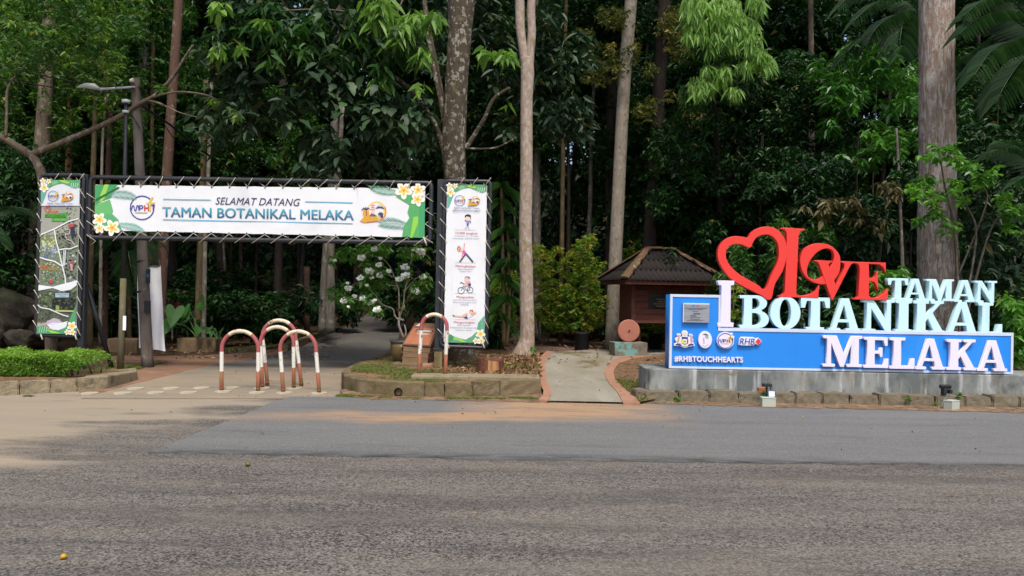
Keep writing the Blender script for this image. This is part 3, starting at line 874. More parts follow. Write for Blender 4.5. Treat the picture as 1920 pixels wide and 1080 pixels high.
def post(x0, x1, ytop, xb0, xb1, ybot, d=.11, z_end=None):
    a, b, c, e = P(x0, ytop, GY), P(x1, ytop, GY), P(xb0, ybot, GY), P(xb1, ybot, GY)
    zb = min(c.z, e.z) if z_end is None else z_end
    y0, y1 = GY + .02, GY + .02 + d
    return MB().hexa([(c.x,y0,zb),(e.x,y0,zb),(e.x,y1,zb),(c.x,y1,zb)], [(a.x,y0,a.z),(b.x,y0,a.z),(b.x,y1,a.z),(a.x,y1,a.z)])
post(153, 163, 326, 141, 154, 690, z_end=-.02).build('post', M_steel, gate, bevel=.006)
pp_ = post(820, 836, 336, 814, 830, 656, d=.13); pp_.build('post', M_steel, gate, bevel=.006)
a = P(812, 655, GY); b = P(832, 655, GY)
MB().box((a.x, GY+.0, a.z-.02), (b.x, GY+.17, a.z+.02)).build('foot_plate', M_steel, gate, bevel=.004)
a = P(814, 657, GY); b = P(829, 657, GY)
MB().box((a.x, GY+.01, .15), (b.x, GY+.15, a.z-.02)).build('timber_stub', M_timber, gate, bevel=.01)
a, b = P(160, 335, GY), P(160, 335, GY)
MB().tube([P(150, 380, GY+.1), P(168, 381, GY+.02)], .012, 6).build('tie_rod', M_steel, gate)
a, b = P(806, 400, GY), P(824, 401, GY+.05)
MB().tube([a, b], .012, 6).build('tie_rod', M_steel, gate)
# raking brace behind the left post
MB().tube([P(158, 520, GY+.25), P(210, 698, 15.0) * Vector((1, 1, 0))], .045, 8).build('brace', M_steel, gate)

def wave_map(seed, amp, corners):
    """vinyl hangs with shallow ripples; returns where(px, py)"""
    rr = random.Random(seed); ph = [rr.uniform(0, 6.28) for _ in range(6)]
    def where(px, py):
        p = P(px, py, GY - .02)
        p.y += amp * (sin(p.x*2.1+ph[0]) + .5*sin(p.x*5.3+p.z*2+ph[1]) + .6*sin(p.z*4.1+ph[2]+p.x))
        return p
    return where
def banner(name, label, corners, nu, nv, seed, amp, hem=0.0):
    """corners TL, TR, BR, BL in photo pixels"""
    w = wave_map(seed, amp, corners)
    TL, TR, BR, BL = corners
    V, fs = [], []
    rr = random.Random(seed)
    root = thing(name, label, 'banner', tuple(P((BL[0]+BR[0])/2, (BL[1]+BR[1])/2, GY)), 'printed banners laced to the gate frame')
    o = Vector(root.location)
    for j in range(nv + 1):
        for i in range(nu + 1):
            u, v = i/nu, j/nv
            x = (TL[0]*(1-u)+TR[0]*u)*(1-v) + (BL[0]*(1-u)+BR[0]*u)*v
            y = (TL[1]*(1-u)+TR[1]*u)*(1-v) + (BL[1]*(1-u)+BR[1]*u)*v
            if j in (0, nv): y += hem * (1 if j == 0 else -1) * abs(sin(u*pi*nu/5))
            V.append(w(x, y) - o)
    n = nu + 1
    for j in range(nv):
        for i in range(nu):
            fs.append(((j+1)*n+i, (j+1)*n+i+1, j*n+i+1, j*n+i))
    me = bpy.data.meshes.new('sheet'); me.from_pydata(V, [], fs); me.update()
    me.polygons.foreach_set('use_smooth', [True]*len(me.polygons))
    s = link('sheet', me, root, M_vinyl)
    return root, w
def lace(root, edge_b, edge_f, r=.008):
    """cord zigzag: edge_b banner points, edge_f frame points (photo pixels)"""
    mb = MB()
    for (b, f0, f1) in zip(edge_b, edge_f[:-1], edge_f[1:]):
        B = P(*b, GY-.035)
        mb.tube([B, P(*f0, GY-.05), P(f0[0], f0[1], GY+.03)], r, 5)
        mb.tube([B, P(*f1, GY+.04)], r, 5)
        mb.tube([B + Vector((0, .01, 0)), B + Vector((0, -.012, 0))], .014, 8)
    return mb

# --- long banner
RB, WB = banner('welcome_banner', 'long white banner with blue welcome lettering laced under the gate lintel', [(179,346),(797,353),(796,446),(177,432)], 62, 8, 3, .0035, hem=.8)
pr = Print(WB)
gc = [(60,150,110),(95,185,130),(130,200,160),(70,165,95)]
# left corner foliage
pr.poly([(178,347),(220,346),(207,371),(190,377),(178,385)], (75,165,105)).poly([(178,385),(206,374),(212,395),(205,412),(178,420)], (110,190,120))
pr.poly([(178,410),(207,398),(222,412),(228,431),(178,432)], (95,180,120)); pr.up()
pr.poly([(196,346),(204,346),(196,372),(187,381),(188,366)], (165,215,90)); pr.poly([(178,374),(222,350),(225,352),(180,378)], (40,110,55))
palm_print(pr, 203, 364, 254, 371, 13, [(120,185,170),(95,165,150),(150,205,190)], 15, bend=-3)
palm_print(pr, 222, 420, 268, 433, 11, [(110,190,170),(140,205,185)], 12, bend=-2)
pr.up(); flower_print(pr, 187, 412, 13, .2); pr.up(); flower_print(pr, 187, 428, 10, .9); pr.up(); flower_print(pr, 211, 427, 15, .5)
pr.build('corner_print', RB); pr = Print(WB)
# right corner foliage
palm_print(pr, 748, 362, 694, 351, 12, [(110,185,150),(140,200,175),(80,165,125)], 15, bend=-2)
palm_print(pr, 768, 424, 712, 420, 17, [(120,180,160),(90,155,140),(150,195,175)], 16, bend=3)
pr.poly([(742,368),(766,356),(797,376),(796,446),(754,444),(757,425),(768,408),(764,398),(768,384)], (90,175,105)); pr.up()
pr.poly([(775,407),(784,406),(784,418),(773,446),(769,446)], (150,215,80)); pr.poly([(786,380),(797,376),(796,446),(786,446)], (75,165,110)); pr.up()
flower_print(pr, 757, 357, 16, .3); pr.up(); flower_print(pr, 784, 356, 14, .9); pr.up(); flower_print(pr, 783, 374, 13, .1)
pr.build('corner_print', RB)
pr = Print(WB)
pr.line([(305.5,373.3),(395,375)], 1.7, (110,185,220)).line([(572,378.2),(661,380.2)], 1.7, (110,185,220)).line([(305,411.6),(661,419.2)], 1.7, (110,185,220))
pr.up().text('SELAMAT DATANG', 404, 563, 383.2, 14.2, (55,55,105), shear=.28, bold=.0, yb1=386.2)
pr.up().text('TAMAN BOTANIKAL MELAKA', 304.5, 663, 406.3, 19.5, (40,110,160), bold=.05, yb1=412.8, grad=(tuple(c*.7 for c in lin(50,85,135)), tuple(c*.72 for c in lin(95,190,215))))
pr.build('lettering', RB)
pr = Print(WB); council_logo(pr, 266.5, 389.5, 22); pr.build('council_logo', RB)
pr = Print(WB); melaka_logo(pr, 700, 398, .98); pr.build('city_logo', RB)
bt = [(230+ (k*(797-230)/17), 348 + k*5/17) for k in range(18)]
ft = [(bt[0][0]+17, 333)] ; 
topf = [(x + 14, 333.5 + (x-170)*.0172) for x, y in bt]; topf = [(topf[0][0]-40, 333)] + topf
mb = MB(); jr = random.Random(5)
for k in range(18):
    bx, by = bt[k]; B = P(bx, by, GY-.035); j1, j2, j3 = jr.uniform(-5, 5), jr.uniform(-4, 4), jr.uniform(-4, 4)
    mb.tube([B, P(bx+13+j1, 328.5+(bx-170)*.0172, GY-.052), P(bx+14+j1, 329+(bx-170)*.0172, GY+.03)], .0062, 5)
    mb.tube([B, P(bx-9+j2, 336+(bx-170)*.0172, GY+.045)], .0055, 5)
    bx2 = bx - 1; by2 = 433 + (bx2-177)*.0215; B2 = P(bx2, by2, GY-.035)
    mb.tube([B2, P(bx2-20+j3, 451+(bx2-177)*.0155, GY-.052)], .0062, 5); mb.tube([B2, P(bx2+14+j1, 444+(bx2-177)*.0155, GY+.045)], .0055, 5)
for k in range(4):
    y = 350 + k*26
    mb.tube([P(797, y+18, GY-.035), P(812, y+8+20, GY-.05)], .0062, 5); mb.tube([P(797, y+18, GY-.035), P(808, y+10, GY+.045)], .0055, 5)
    mb.tube([P(179, y+24, GY-.035), P(162, y+12, GY-.05)], .0062, 5); mb.tube([P(179, y+24, GY-.035), P(169, y+32, GY+.045)], .0055, 5)
mb.tube([P(794, 444, GY-.035), P(797, 452, GY-.08), P(800, 461, GY-.06)], [.012, .02, .012], 6)
mb.build('lacing_cord', M_rope, RB)['kind'] = 'stuff'
mb = MB()
for k in range(18):
    for (x, y) in ((bt[k][0], bt[k][1]+2), (bt[k][0]-1, 431+(bt[k][0]-178)*.0215)):
        p = WB(x, y); mb.tube([p + Vector((0,-.002,0)), p + Vector((0,-.010,0))], .012, 8)
mb.build('eyelets', M_steel, RB)['kind'] = 'stuff'

def side_lacing(root, xl_t, xl_b, xr_t, xr_b, yt, yb, fl_t, fl_b, fr_t, fr_b, n=9):
    mb = MB()
    for k in range(n):
        t = (k + .6) / n
        y = yt + (yb-yt)*t
        for (xt, xb, ft_, fb_, sg) in ((xl_t, xl_b, fl_t, fl_b, -1), (xr_t, xr_b, fr_t, fr_b, 1)):
            x, f = xt+(xb-xt)*t, ft_+(fb_-ft_)*t
            B = P(x, y, GY-.035)
            mb.tube([B, P(f + sg*3, y + (-14 if sg < 0 else 15), GY-.05)], .0066, 5)
            mb.tube([B, P(f, y + (9 if sg < 0 else -5), GY+.045)], .006, 5)
            mb.tube([B + Vector((0, .01, 0)), B + Vector((0, -.008, 0))], .012, 8)
    for u in (.28, .62, .95):
        x = xl_t + (xr_t-xl_t)*u
        B = P(x, yt+1, GY-.035); mb.tube([B, P(x+11, yt-14, GY-.05)], .0062, 5); mb.tube([B, P(x-7, yt-10, GY+.04)], .0055, 5)
    for u in (.08, .95):
        x = xl_b + (xr_b-xl_b)*u
        B = P(x, yb-1, GY-.035); mb.tube([B, P(x+4, yb+11, GY-.06)], [.010, .016], 6)
    return mb
def head_print(pr, X, Y):
    """flowers, leaves, two logos and the motto: the top of both side banners (crop coordinates of a 6x enlargement)"""
    pr.poly([(X(172),Y(125)),(X(250),Y(125)),(X(262),Y(190)),(X(225),Y(290)),(X(190),Y(385)),(X(170),Y(395))], (110,180,160))
    pr.poly([(X(230),Y(125)),(X(615),Y(128)),(X(612),Y(205)),(X(560),Y(220)),(X(490),Y(190)),(X(420),Y(160)),(X(330),Y(175)),(X(262),Y(215))], (95,165,115)); pr.up()
    pr.poly([(X(370),Y(127)),(X(430),Y(127)),(X(500),Y(155)),(X(480),Y(170)),(X(410),Y(150))], (165,215,80))
    pr.poly([(X(290),Y(150)),(X(350),Y(130)),(X(372),Y(160)),(X(310),Y(190))], (130,190,140))
    for k in range(4): pr.line([(X(520+k*24),Y(160)),(X(510+k*24),Y(215))], .9, (225,238,232))
    pr.up(); flower_print(pr, X(208), Y(212), 8.6, .3); pr.up(); flower_print(pr, X(196), Y(140), 6, .9); flower_print(pr, X(262), Y(142), 5, .4)
    pr.up(); council_logo(pr, X(312), Y(308), 9.6); melaka_logo(pr, X(470), Y(312), .46)
    pr.up().text('BIJAK LAKSANA TUAH,', X(250), X(535), Y(398), 2.9, (70,80,140), bold=.02)
    pr.text('BERANI LAKSANA JEBAT', X(235), X(545), Y(428), 2.9, (70,80,140), bold=.02)
def tail_print(pr, X, Y):
    pr.poly([(X(140),Y(912)),(X(150),Y(830)),(X(200),Y(815)),(X(260),Y(850)),(X(380),Y(880)),(X(450),Y(840)),(X(500),Y(790)),(X(520),Y(690)),(X(592),Y(610)),(X(588),Y(915))], (100,175,135)); pr.up()
    pr.poly([(X(225),Y(855)),(X(330),Y(870)),(X(390),Y(910)),(X(300),Y(905))], (165,215,80))
    pr.poly([(X(150),Y(905)),(X(200),Y(822)),(X(250),Y(850)),(X(230),Y(905))], (70,155,95))
    for k in range(4): pr.line([(X(190+k*20),Y(900)),(X(215+k*22),Y(838))], .9, (190,225,205))
    palm_print(pr, X(560), Y(790), X(585), Y(625), 7, [(120,185,165),(150,205,190)], 9)
    pr.up(); flower_print(pr, X(545), Y(815), 9, .2); pr.up(); flower_print(pr, X(495), Y(895), 6, .7); flower_print(pr, X(555), Y(895), 6.5, 1.1)

# --- right banner: four exercises
RR, WR = banner('exercise_banner', 'narrow white banner with four small exercise drawings laced right of the drive', [(838.5,346),(913,347.5),(908,643),(832,641)], 8, 30, 8, .005)
pr = Print(WR, base=.006)
head_print(pr, lambda x: 810 + x/6, lambda y: 325 + y/6)
pr.build('corner_print', RR); pr = Print(WR, base=.006)
tail_print(pr, lambda x: 810 + x/6, lambda y: 490 + y/6)
pr.build('corner_print', RR)
pr = Print(WR, base=.006)
X = lambda x: 810 + x/6
Y1 = lambda y: 325 + y/6
Y2 = lambda y: 490 + y/6
skin, navy, grey, pink = (240,195,170), (70,75,150), (175,178,195), (232,95,170)
for y, Yf in ((634, Y1), (1003, Y1), (357, Y2), (652, Y2)): pr.line([(X(255), Yf(y)), (X(490), Yf(y+4))], .6, (205,208,215))
pr.up()
# walking child
pr.ellipse(X(403), Y1(508), 4.8, 5.0, (245,215,200)); pr.poly([(X(368),Y1(500)),(X(372),Y1(470)),(X(405),Y1(458)),(X(437),Y1(472)),(X(438),Y1(515)),(X(428),Y1(520)),(X(425),Y1(497)),(X(390),Y1(488))], (50,50,60))
pr.poly([(X(388),Y1(530)),(X(420),Y1(528)),(X(415),Y1(572)),(X(388),Y1(572))], (150,140,215)); pr.poly([(X(388),Y1(562)),(X(416),Y1(560)),(X(408),Y1(595)),(X(394),Y1(595))], (60,100,180))
pr.line([(X(388),Y1(540)),(X(368),Y1(528))], 1.3, navy).line([(X(420),Y1(535)),(X(437),Y1(545)),(X(428),Y1(560))], 1.3, navy).line([(X(396),Y1(595)),(X(370),Y1(628))], 1.5, (200,190,215)).line([(X(405),Y1(595)),(X(420),Y1(630))], 1.5, (200,190,215))
# stretching woman
pr.ellipse(X(318), Y1(858), 4.0, 4.2, (245,205,190)); pr.ellipse(X(303), Y1(848), 3.4, 5.0, (190,120,70)); pr.poly([(X(338),Y1(880)),(X(360),Y1(858)),(X(388),Y1(895)),(X(362),Y1(915))], pink)
pr.line([(X(357),Y1(865)),(X(365),Y1(785))], 1.8, (238,160,170)).line([(X(345),Y1(890)),(X(340),Y1(950))], 1.8, (238,150,165)).line([(X(378),Y1(905)),(X(310),Y1(1000))], 3.0, (85,88,110)).line([(X(382),Y1(905)),(X(462),Y1(1000))], 3.2, (85,88,110))
# cyclist
pr.ring(X(328), Y2(328), 6.0, 1.0, (60,75,110), n=20).ring(X(428), Y2(322), 5.4, 1.0, (60,75,110), n=20)
pr.line([(X(328),Y2(328)),(X(355),Y2(275)),(X(390),Y2(325)),(X(428),Y2(322)),(X(412),Y2(270))], 1.0, (70,110,160)).line([(X(315),Y2(248)),(X(330),Y2(235)),(X(358),Y2(255))], 1.2, (70,60,70))
pr.up().ellipse(X(392), Y2(205), 4.6, 4.6, (245,205,190)); pr.poly([(X(362),Y2(190)),(X(378),Y2(168)),(X(420),Y2(172)),(X(430),Y2(195)),(X(395),Y2(190))], (70,110,175))
pr.poly([(X(390),Y2(235)),(X(425),Y2(215)),(X(437),Y2(250)),(X(400),Y2(255))], (240,160,200)); pr.poly([(X(405),Y2(250)),(X(438),Y2(248)),(X(435),Y2(280)),(X(412),Y2(275))], (70,60,90)); pr.line([(X(395),Y2(240)),(X(360),Y2(255))], 1.8, skin).line([(X(412),Y2(272)),(X(370),Y2(275)),(X(380),Y2(315))], 2.0, (235,150,110))
# sit-up man
pr.ellipse(X(440), Y2(568), 4.2, 4.4, skin); pr.poly([(X(425),Y2(560)),(X(432),Y2(542)),(X(460),Y2(545)),(X(466),Y2(572)),(X(445),Y2(560))], (150,70,60)); pr.poly([(X(400),Y2(585)),(X(425),Y2(578)),(X(450),Y2(620)),(X(400),Y2(640))], (235,232,245))
pr.poly([(X(350),Y2(630)),(X(385),Y2(605)),(X(403),Y2(640)),(X(395),Y2(650))], (65,75,150)); pr.line([(X(460),Y2(570)),(X(495),Y2(575)),(X(445),Y2(610))], 2.4, skin).line([(X(380),Y2(615)),(X(330),Y2(622)),(X(245),Y2(612))], 2.6, skin).line([(X(395),Y2(585)),(X(335),Y2(620))], 3.6, skin).line([(X(250),Y2(620)),(X(235),Y2(602))], 1.8, navy)
pr.build('exercise_drawings', RR)['kind'] = 'stuff'
pr = Print(WR, base=.006)
red, tg = (225,110,120), (165,170,190)
pr.text('10,000 langkah', X(265), X(510), Y1(682), 4.2, red, bold=.03); pr.text('bersamaan 10 - 15 minit', X(255), X(520), Y1(709), 2.9, tg); pr.text('(membakar 300,350 kalori)', X(235), X(530), Y1(738), 2.9, tg)
pr.build('caption', RR); pr = Print(WR, base=.006)
pr.text('Meningkatkan', X(265), X(490), Y1(1053), 4.2, red, bold=.03); pr.text('daya ketahanan', X(290), X(465), Y2(92), 2.9, tg); pr.text('fizikal diri', X(310), X(440), Y2(118), 2.9, tg)
pr.build('caption', RR); pr = Print(WR, base=.006)
pr.text('Menguatkan', X(275), X(470), Y2(410), 4.2, red, bold=.03); pr.text('otot kaki & jantung serta', X(238), X(500), Y2(438), 2.9, tg); pr.text('sihat untuk jangka masa', X(238), X(500), Y2(466), 2.9, tg); pr.text('panjang', X(325), X(410), Y2(492), 2.9, tg)
pr.build('caption', RR); pr = Print(WR, base=.006)
pr.text('Mengurangkan', X(245), X(485), Y2(694), 4.2, red, bold=.03); pr.text('risiko penyakit', X(285), X(440), Y2(722), 2.9, tg); pr.text('kardiovaskular & mengurangkan', X(205), X(525), Y2(750), 2.9, tg); pr.text('tekanan darah', X(265), X(450), Y2(778), 2.9, tg)
pr.build('caption', RR)
side_lacing(RR, 839, 832, 913, 908, 347, 642, 830, 823, 920, 912, 10).build('lacing_cord', M_rope, RR)['kind'] = 'stuff'

# --- left banner: park map collage
RL, WL = banner('park_photo_banner', 'narrow banner with torn-edge park photographs laced left of the drive', [(79,338),(150.5,339),(143.5,627),(70,625)], 8, 30, 12, .005)
pr = Print(WL, base=.006, step=.0004)
X = lambda x: 50 + x/6
Y1 = lambda y: 320 + y/6
Y2 = lambda y: 490 + y/6
rr = random.Random(17)
L0 = lambda y: 79.2 - (y-338)*.0315
R0 = lambda y: 150.2 - (y-338)*.0242
def panel(yt, yb, col): pr.poly([(L0(yt), yt), (R0(yt), yt), (R0(yb), yb), (L0(yb), yb)], col)
panel(386, 440, (165,166,156)); panel(440, 545, (122,134,112)); panel(545, 605, (92,102,84)); panel(605, 616, (190,175,165)); pr.up()
def blot(x0, x1, y0, y1, n, cols, r0, r1):
    for _ in range(n):
        y = rr.uniform(y0, y1); x = rr.uniform(max(x0, L0(y)+r1), min(x1, R0(y)-r1)); r = rr.uniform(r0, r1)
        k = rr.randint(5, 8); a = rr.uniform(0, 6)
        pr.poly([(x + r*rr.uniform(.6, 1.1)*cos(a+2*pi*i/k), y + r*rr.uniform(.5, 1.0)*sin(a+2*pi*i/k)) for i in range(k)], rr.choice(cols))
        if _ % 25 == 24: pr.up()
foli = [(70,85,60),(110,130,85),(50,60,48),(150,165,120),(90,100,80),(35,42,36)]
blot(80, 150, 415, 440, 80, foli, 1.4, 3.6); blot(120, 150, 390, 412, 40, [(120,150,120),(70,90,70),(170,190,165)], .8, 2.2)
blot(76, 106, 440, 470, 70, [(150,165,95),(185,195,130),(115,135,75),(205,210,170)], 1.4, 3.6); blot(106, 150, 430, 466, 90, [(60,65,55),(40,45,40),(95,100,85),(130,120,115)], 1.2, 3.2)
blot(78, 112, 462, 482, 60, [(150,165,205),(190,200,225),(100,120,160),(130,150,110)], 1.2, 3.0); blot(118, 150, 470, 530, 110, [(60,70,62),(40,46,42),(120,130,125),(200,205,210)], 1.0, 3.0)
blot(78, 116, 486, 512, 40, [(150,170,110),(190,195,150),(110,130,80)], .8, 2.2); blot(78, 116, 510, 532, 80, [(55,110,60),(90,150,80),(40,60,45),(190,190,190)], .7, 1.8)
blot(74, 150, 545, 578, 130, foli, 1.4, 3.6); blot(100, 150, 560, 582, 70, [(38,42,40),(50,55,50),(30,33,32)], 1.6, 4); blot(74, 145, 580, 606, 90, [(70,72,62),(100,100,85),(50,52,46),(140,140,125)], .8, 2.2)
pr.up()
panel(338.3, 386, (225,232,240))
pr.up()
# small copy of the letter sign
pr.poly([(X(205),Y1(490)),(X(455),Y1(470)),(X(455),Y1(525)),(X(205),Y1(522))], (85,165,70)).poly([(X(285),Y1(535)),(X(465),Y1(530)),(X(465),Y1(568)),(X(285),Y1(568))], (85,165,70))
pr.up().text('BOTANIKAL', X(215), X(450), Y1(518), 4.6, (40,95,45), bold=.04).text('MELAKA', X(325), X(455), Y1(563), 3.6, (150,205,120), bold=.04)
pr.line([(X(232),Y1(470)),(X(200),Y1(425)),(X(212),Y1(405)),(X(235),Y1(418)),(X(262),Y1(402)),(X(268),Y1(430)),(X(240),Y1(478))], 1.5, (228,92,45)).text('LOVE', X(262), X(358), Y1(488), 7.5, (228,92,45), bold=.05)
# torn white edges between the pictures
white = (238,242,248)
pr.up()
pr.line([(X(165),Y1(720)),(X(320),Y1(655)),(X(480),Y1(570)),(X(590),Y1(540))], 2.2, white)
pr.line([(X(318),Y1(665)),(X(335),Y1(780)),(X(365),Y1(890)),(X(395),Y1(1010)),(X(412),Y1(1080))], 2.2, white)
pr.line([(X(370),Y1(890)),(X(440),Y1(878)),(X(500),Y1(880)),(X(585),Y1(845))], 2.0, white).line([(X(425),Y1(890)),(X(420),Y1(1070))], 1.6, (215,220,228)).line([(X(445),Y1(890)),(X(432),Y1(1070))], 2.6, (205,210,220))
pr.line([(X(155),Y1(975)),(X(230),Y1(1000)),(X(320),Y1(1020)),(X(410),Y1(1075)),(X(440),Y2(180)),(X(445),Y2(250))], 2.4, white)
pr.line([(X(430),Y1(655)),(X(450),Y1(660)),(X(495),Y1(670)),(X(490),Y1(710)),(X(440),Y1(715)),(X(455),Y1(770)),(X(510),Y1(790)),(X(550),Y1(840))], 1.2, (222,205,215))
pr.poly([(X(140),Y2(265)),(X(300),Y2(285)),(X(450),Y2(245)),(X(575),Y2(212)),(X(570),Y2(270)),(X(500),Y2(320)),(X(400),Y2(335)),(X(300),Y2(300)),(X(140),Y2(330))], white)
pr.line([(X(132),Y2(488)),(X(170),Y2(520)),(X(260),Y2(535)),(X(340),Y2(570)),(X(420),Y2(605)),(X(480),Y2(620))], 2.0, white)
# cyclist in red, climber, orange sign, white board, bridge
pr.poly([(X(465),Y1(618)),(X(490),Y1(600)),(X(545),Y1(602)),(X(530),Y1(635)),(X(495),Y1(640))], (190,80,88)).poly([(X(500),Y1(640)),(X(545),Y1(640)),(X(550),Y1(700)),(X(520),Y1(780)),(X(505),Y1(720))], (50,55,85))
pr.poly([(X(490),Y2(10)),(X(525),Y2(10)),(X(525),Y2(110)),(X(505),Y2(100))], (205,160,168)).poly([(X(490),Y2(8)),(X(528),Y2(8)),(X(526),Y2(30)),(X(490),Y2(28))], (205,55,65))
pr.text('LOVE', X(160), X(255), Y2(68), 5.0, (225,100,50), bold=.05).text('BOTANIKAL', X(162), X(370), Y2(97), 4.6, (205,150,60), bold=.05)
pr.poly([(X(262),Y2(210)),(X(298),Y2(210)),(X(298),Y2(245)),(X(262),Y2(245))], (220,60,85))
pr.poly([(X(318),Y2(345)),(X(492),Y2(350)),(X(490),Y2(415)),(X(320),Y2(415))], (60,66,70)).up().poly([(X(330),Y2(355)),(X(484),Y2(358)),(X(482),Y2(405)),(X(330),Y2(405))], (170,195,210))
pr.up().text('TAMAN BOTANIKAL', X(338), X(474), Y2(377), 2.6, (70,80,95), bold=.02).text('MELAKA', X(380), X(440), Y2(398), 2.6, (70,80,95), bold=.02)
pr.line([(X(330),Y2(556)),(X(562),Y2(560))], 2.4, (205,205,130)).poly([(X(335),Y2(545)),(X(340),Y2(495)),(X(372),Y2(495)),(X(378),Y2(545))], (150,165,100))
pr.poly([(X(210),Y2(710)),(X(245),Y2(670)),(X(320),Y2(635)),(X(370),Y2(650)),(X(420),Y2(690)),(X(300),Y2(710))], (200,185,205)).poly([(X(240),Y2(712)),(X(300),Y2(690)),(X(400),Y2(690)),(X(470),Y2(672)),(X(450),Y2(760)),(X(300),Y2(770))], white)
pr.up()
pr.build('photo_collage', RL)['kind'] = 'stuff'
pr = Print(WL, base=.024, step=.0006)
head_print(pr, lambda x: 50 + x/6 - 1.0, lambda y: 320 + (y-20)/6)
pr.build('corner_print', RL); pr = Print(WL, base=.024, step=.0006)
pr.poly([(X(120),Y2(812)),(X(130),Y2(735)),(X(200),Y2(720)),(X(260),Y2(760)),(X(370),Y2(780)),(X(450),Y2(740)),(X(490),Y2(660)),(X(565),Y2(490)),(X(560),Y2(818))], (85,165,115)); pr.up()
pr.poly([(X(225),Y2(765)),(X(330),Y2(785)),(X(400),Y2(812)),(X(290),Y2(805))], (165,215,80)).poly([(X(300),Y2(720)),(X(470),Y2(680)),(X(440),Y2(745)),(X(365),Y2(775)),(X(260),Y2(750))], (236,240,246))
for k in range(4): pr.line([(X(150+k*26),Y2(800)),(X(165+k*26),Y2(735))], 1.0, (190,225,205))
pr.up(); flower_print(pr, X(520), Y2(728), 9, .2); pr.up(); flower_print(pr, X(470), Y2(795), 5.5, .7); flower_print(pr, X(525), Y2(797), 6, 1.1)
pr.build('corner_print', RL)
side_lacing(RL, 79, 70, 150, 143.5, 339, 626, 74, 64, 157, 148, 10).build('lacing_cord', M_rope, RL)['kind'] = 'stuff'
# ------------------------------------------------------------------ big letter sign
M_blue = mat('blue_sign_panel', (0.012, 0.20, 0.66), .4, .4, [((0.016, 0.215, 0.68), 1.5, .4, .7), ((0.02, 0.17, 0.52), (8, 8, .5), .62, .8)])
M_trim = mat('pale_aluminium_trim', (0.50, 0.56, 0.68), .35, .5)
M_white_l = mat('white_letter_enamel', (0.66, 0.63, 0.77), .35, .45, [((0.56, 0.55, 0.64), (9, 9, .9), .58, .78)])
M_cyan_l = mat('ice_white_letter_enamel', (0.48, 0.70, 0.77), .35, .45, [((0.42, 0.60, 0.65), (9, 9, .9), .58, .78)])
M_red_l = mat('red_letter_enamel', (0.66, 0.036, 0.028), .38, .4)
M_steel_plate = mat('brushed_plate', (0.30, 0.32, 0.36), .35, .5, [((0.24, 0.26, 0.30), (2, 2, 18), .4, .7)], metal=.3)
SY = 11.95            # front face of the blue panel
def solid(name, loops, yfront, depth, material, parent, bev=.004):
    """loops of (x, z) filled and given depth; front face at yfront"""
    cu = bpy.data.curves.new('outline', 'CURVE'); cu.dimensions = '2D'; cu.fill_mode = 'BOTH'
    cu.extrude = depth/2 - bev; cu.bevel_depth = bev; cu.bevel_resolution = 1; cu.offset = -bev
    for lp in loops:
        sp = cu.splines.new('POLY'); sp.points.add(len(lp)-1); sp.use_cyclic_u = True
        for i, (x, z) in enumerate(lp): sp.points[i].co = (x, z, 0, 1)
    ob = bpy.data.objects.new('outline', cu); COL.objects.link(ob)
    dg = bpy.context.evaluated_depsgraph_get()
    me = bpy.data.meshes.new_from_object(ob.evaluated_get(dg))
    bpy.data.objects.remove(ob); bpy.data.curves.remove(cu)
    o = world_loc(parent)
    n = len(me.vertices); co = np.empty(n*3, np.float32); me.vertices.foreach_get('co', co); co = co.reshape(-1, 3)
    new = np.stack([co[:, 0]-o.x, yfront + depth/2 - co[:, 2] - o.y, co[:, 1]-o.z], 1)
    me.vertices.foreach_set('co', new.ravel().astype(np.float32)); me.materials.clear(); me.name = name; me.update()
    return link(name, me, parent, material)
def arc(cx, cy, rx, ry, a0, a1, n=10):
    return [(cx + rx*cos(radians(a0 + (a1-a0)*k/n)), cy + ry*sin(radians(a0 + (a1-a0)*k/n))) for k in range(n+1)]
t = .09
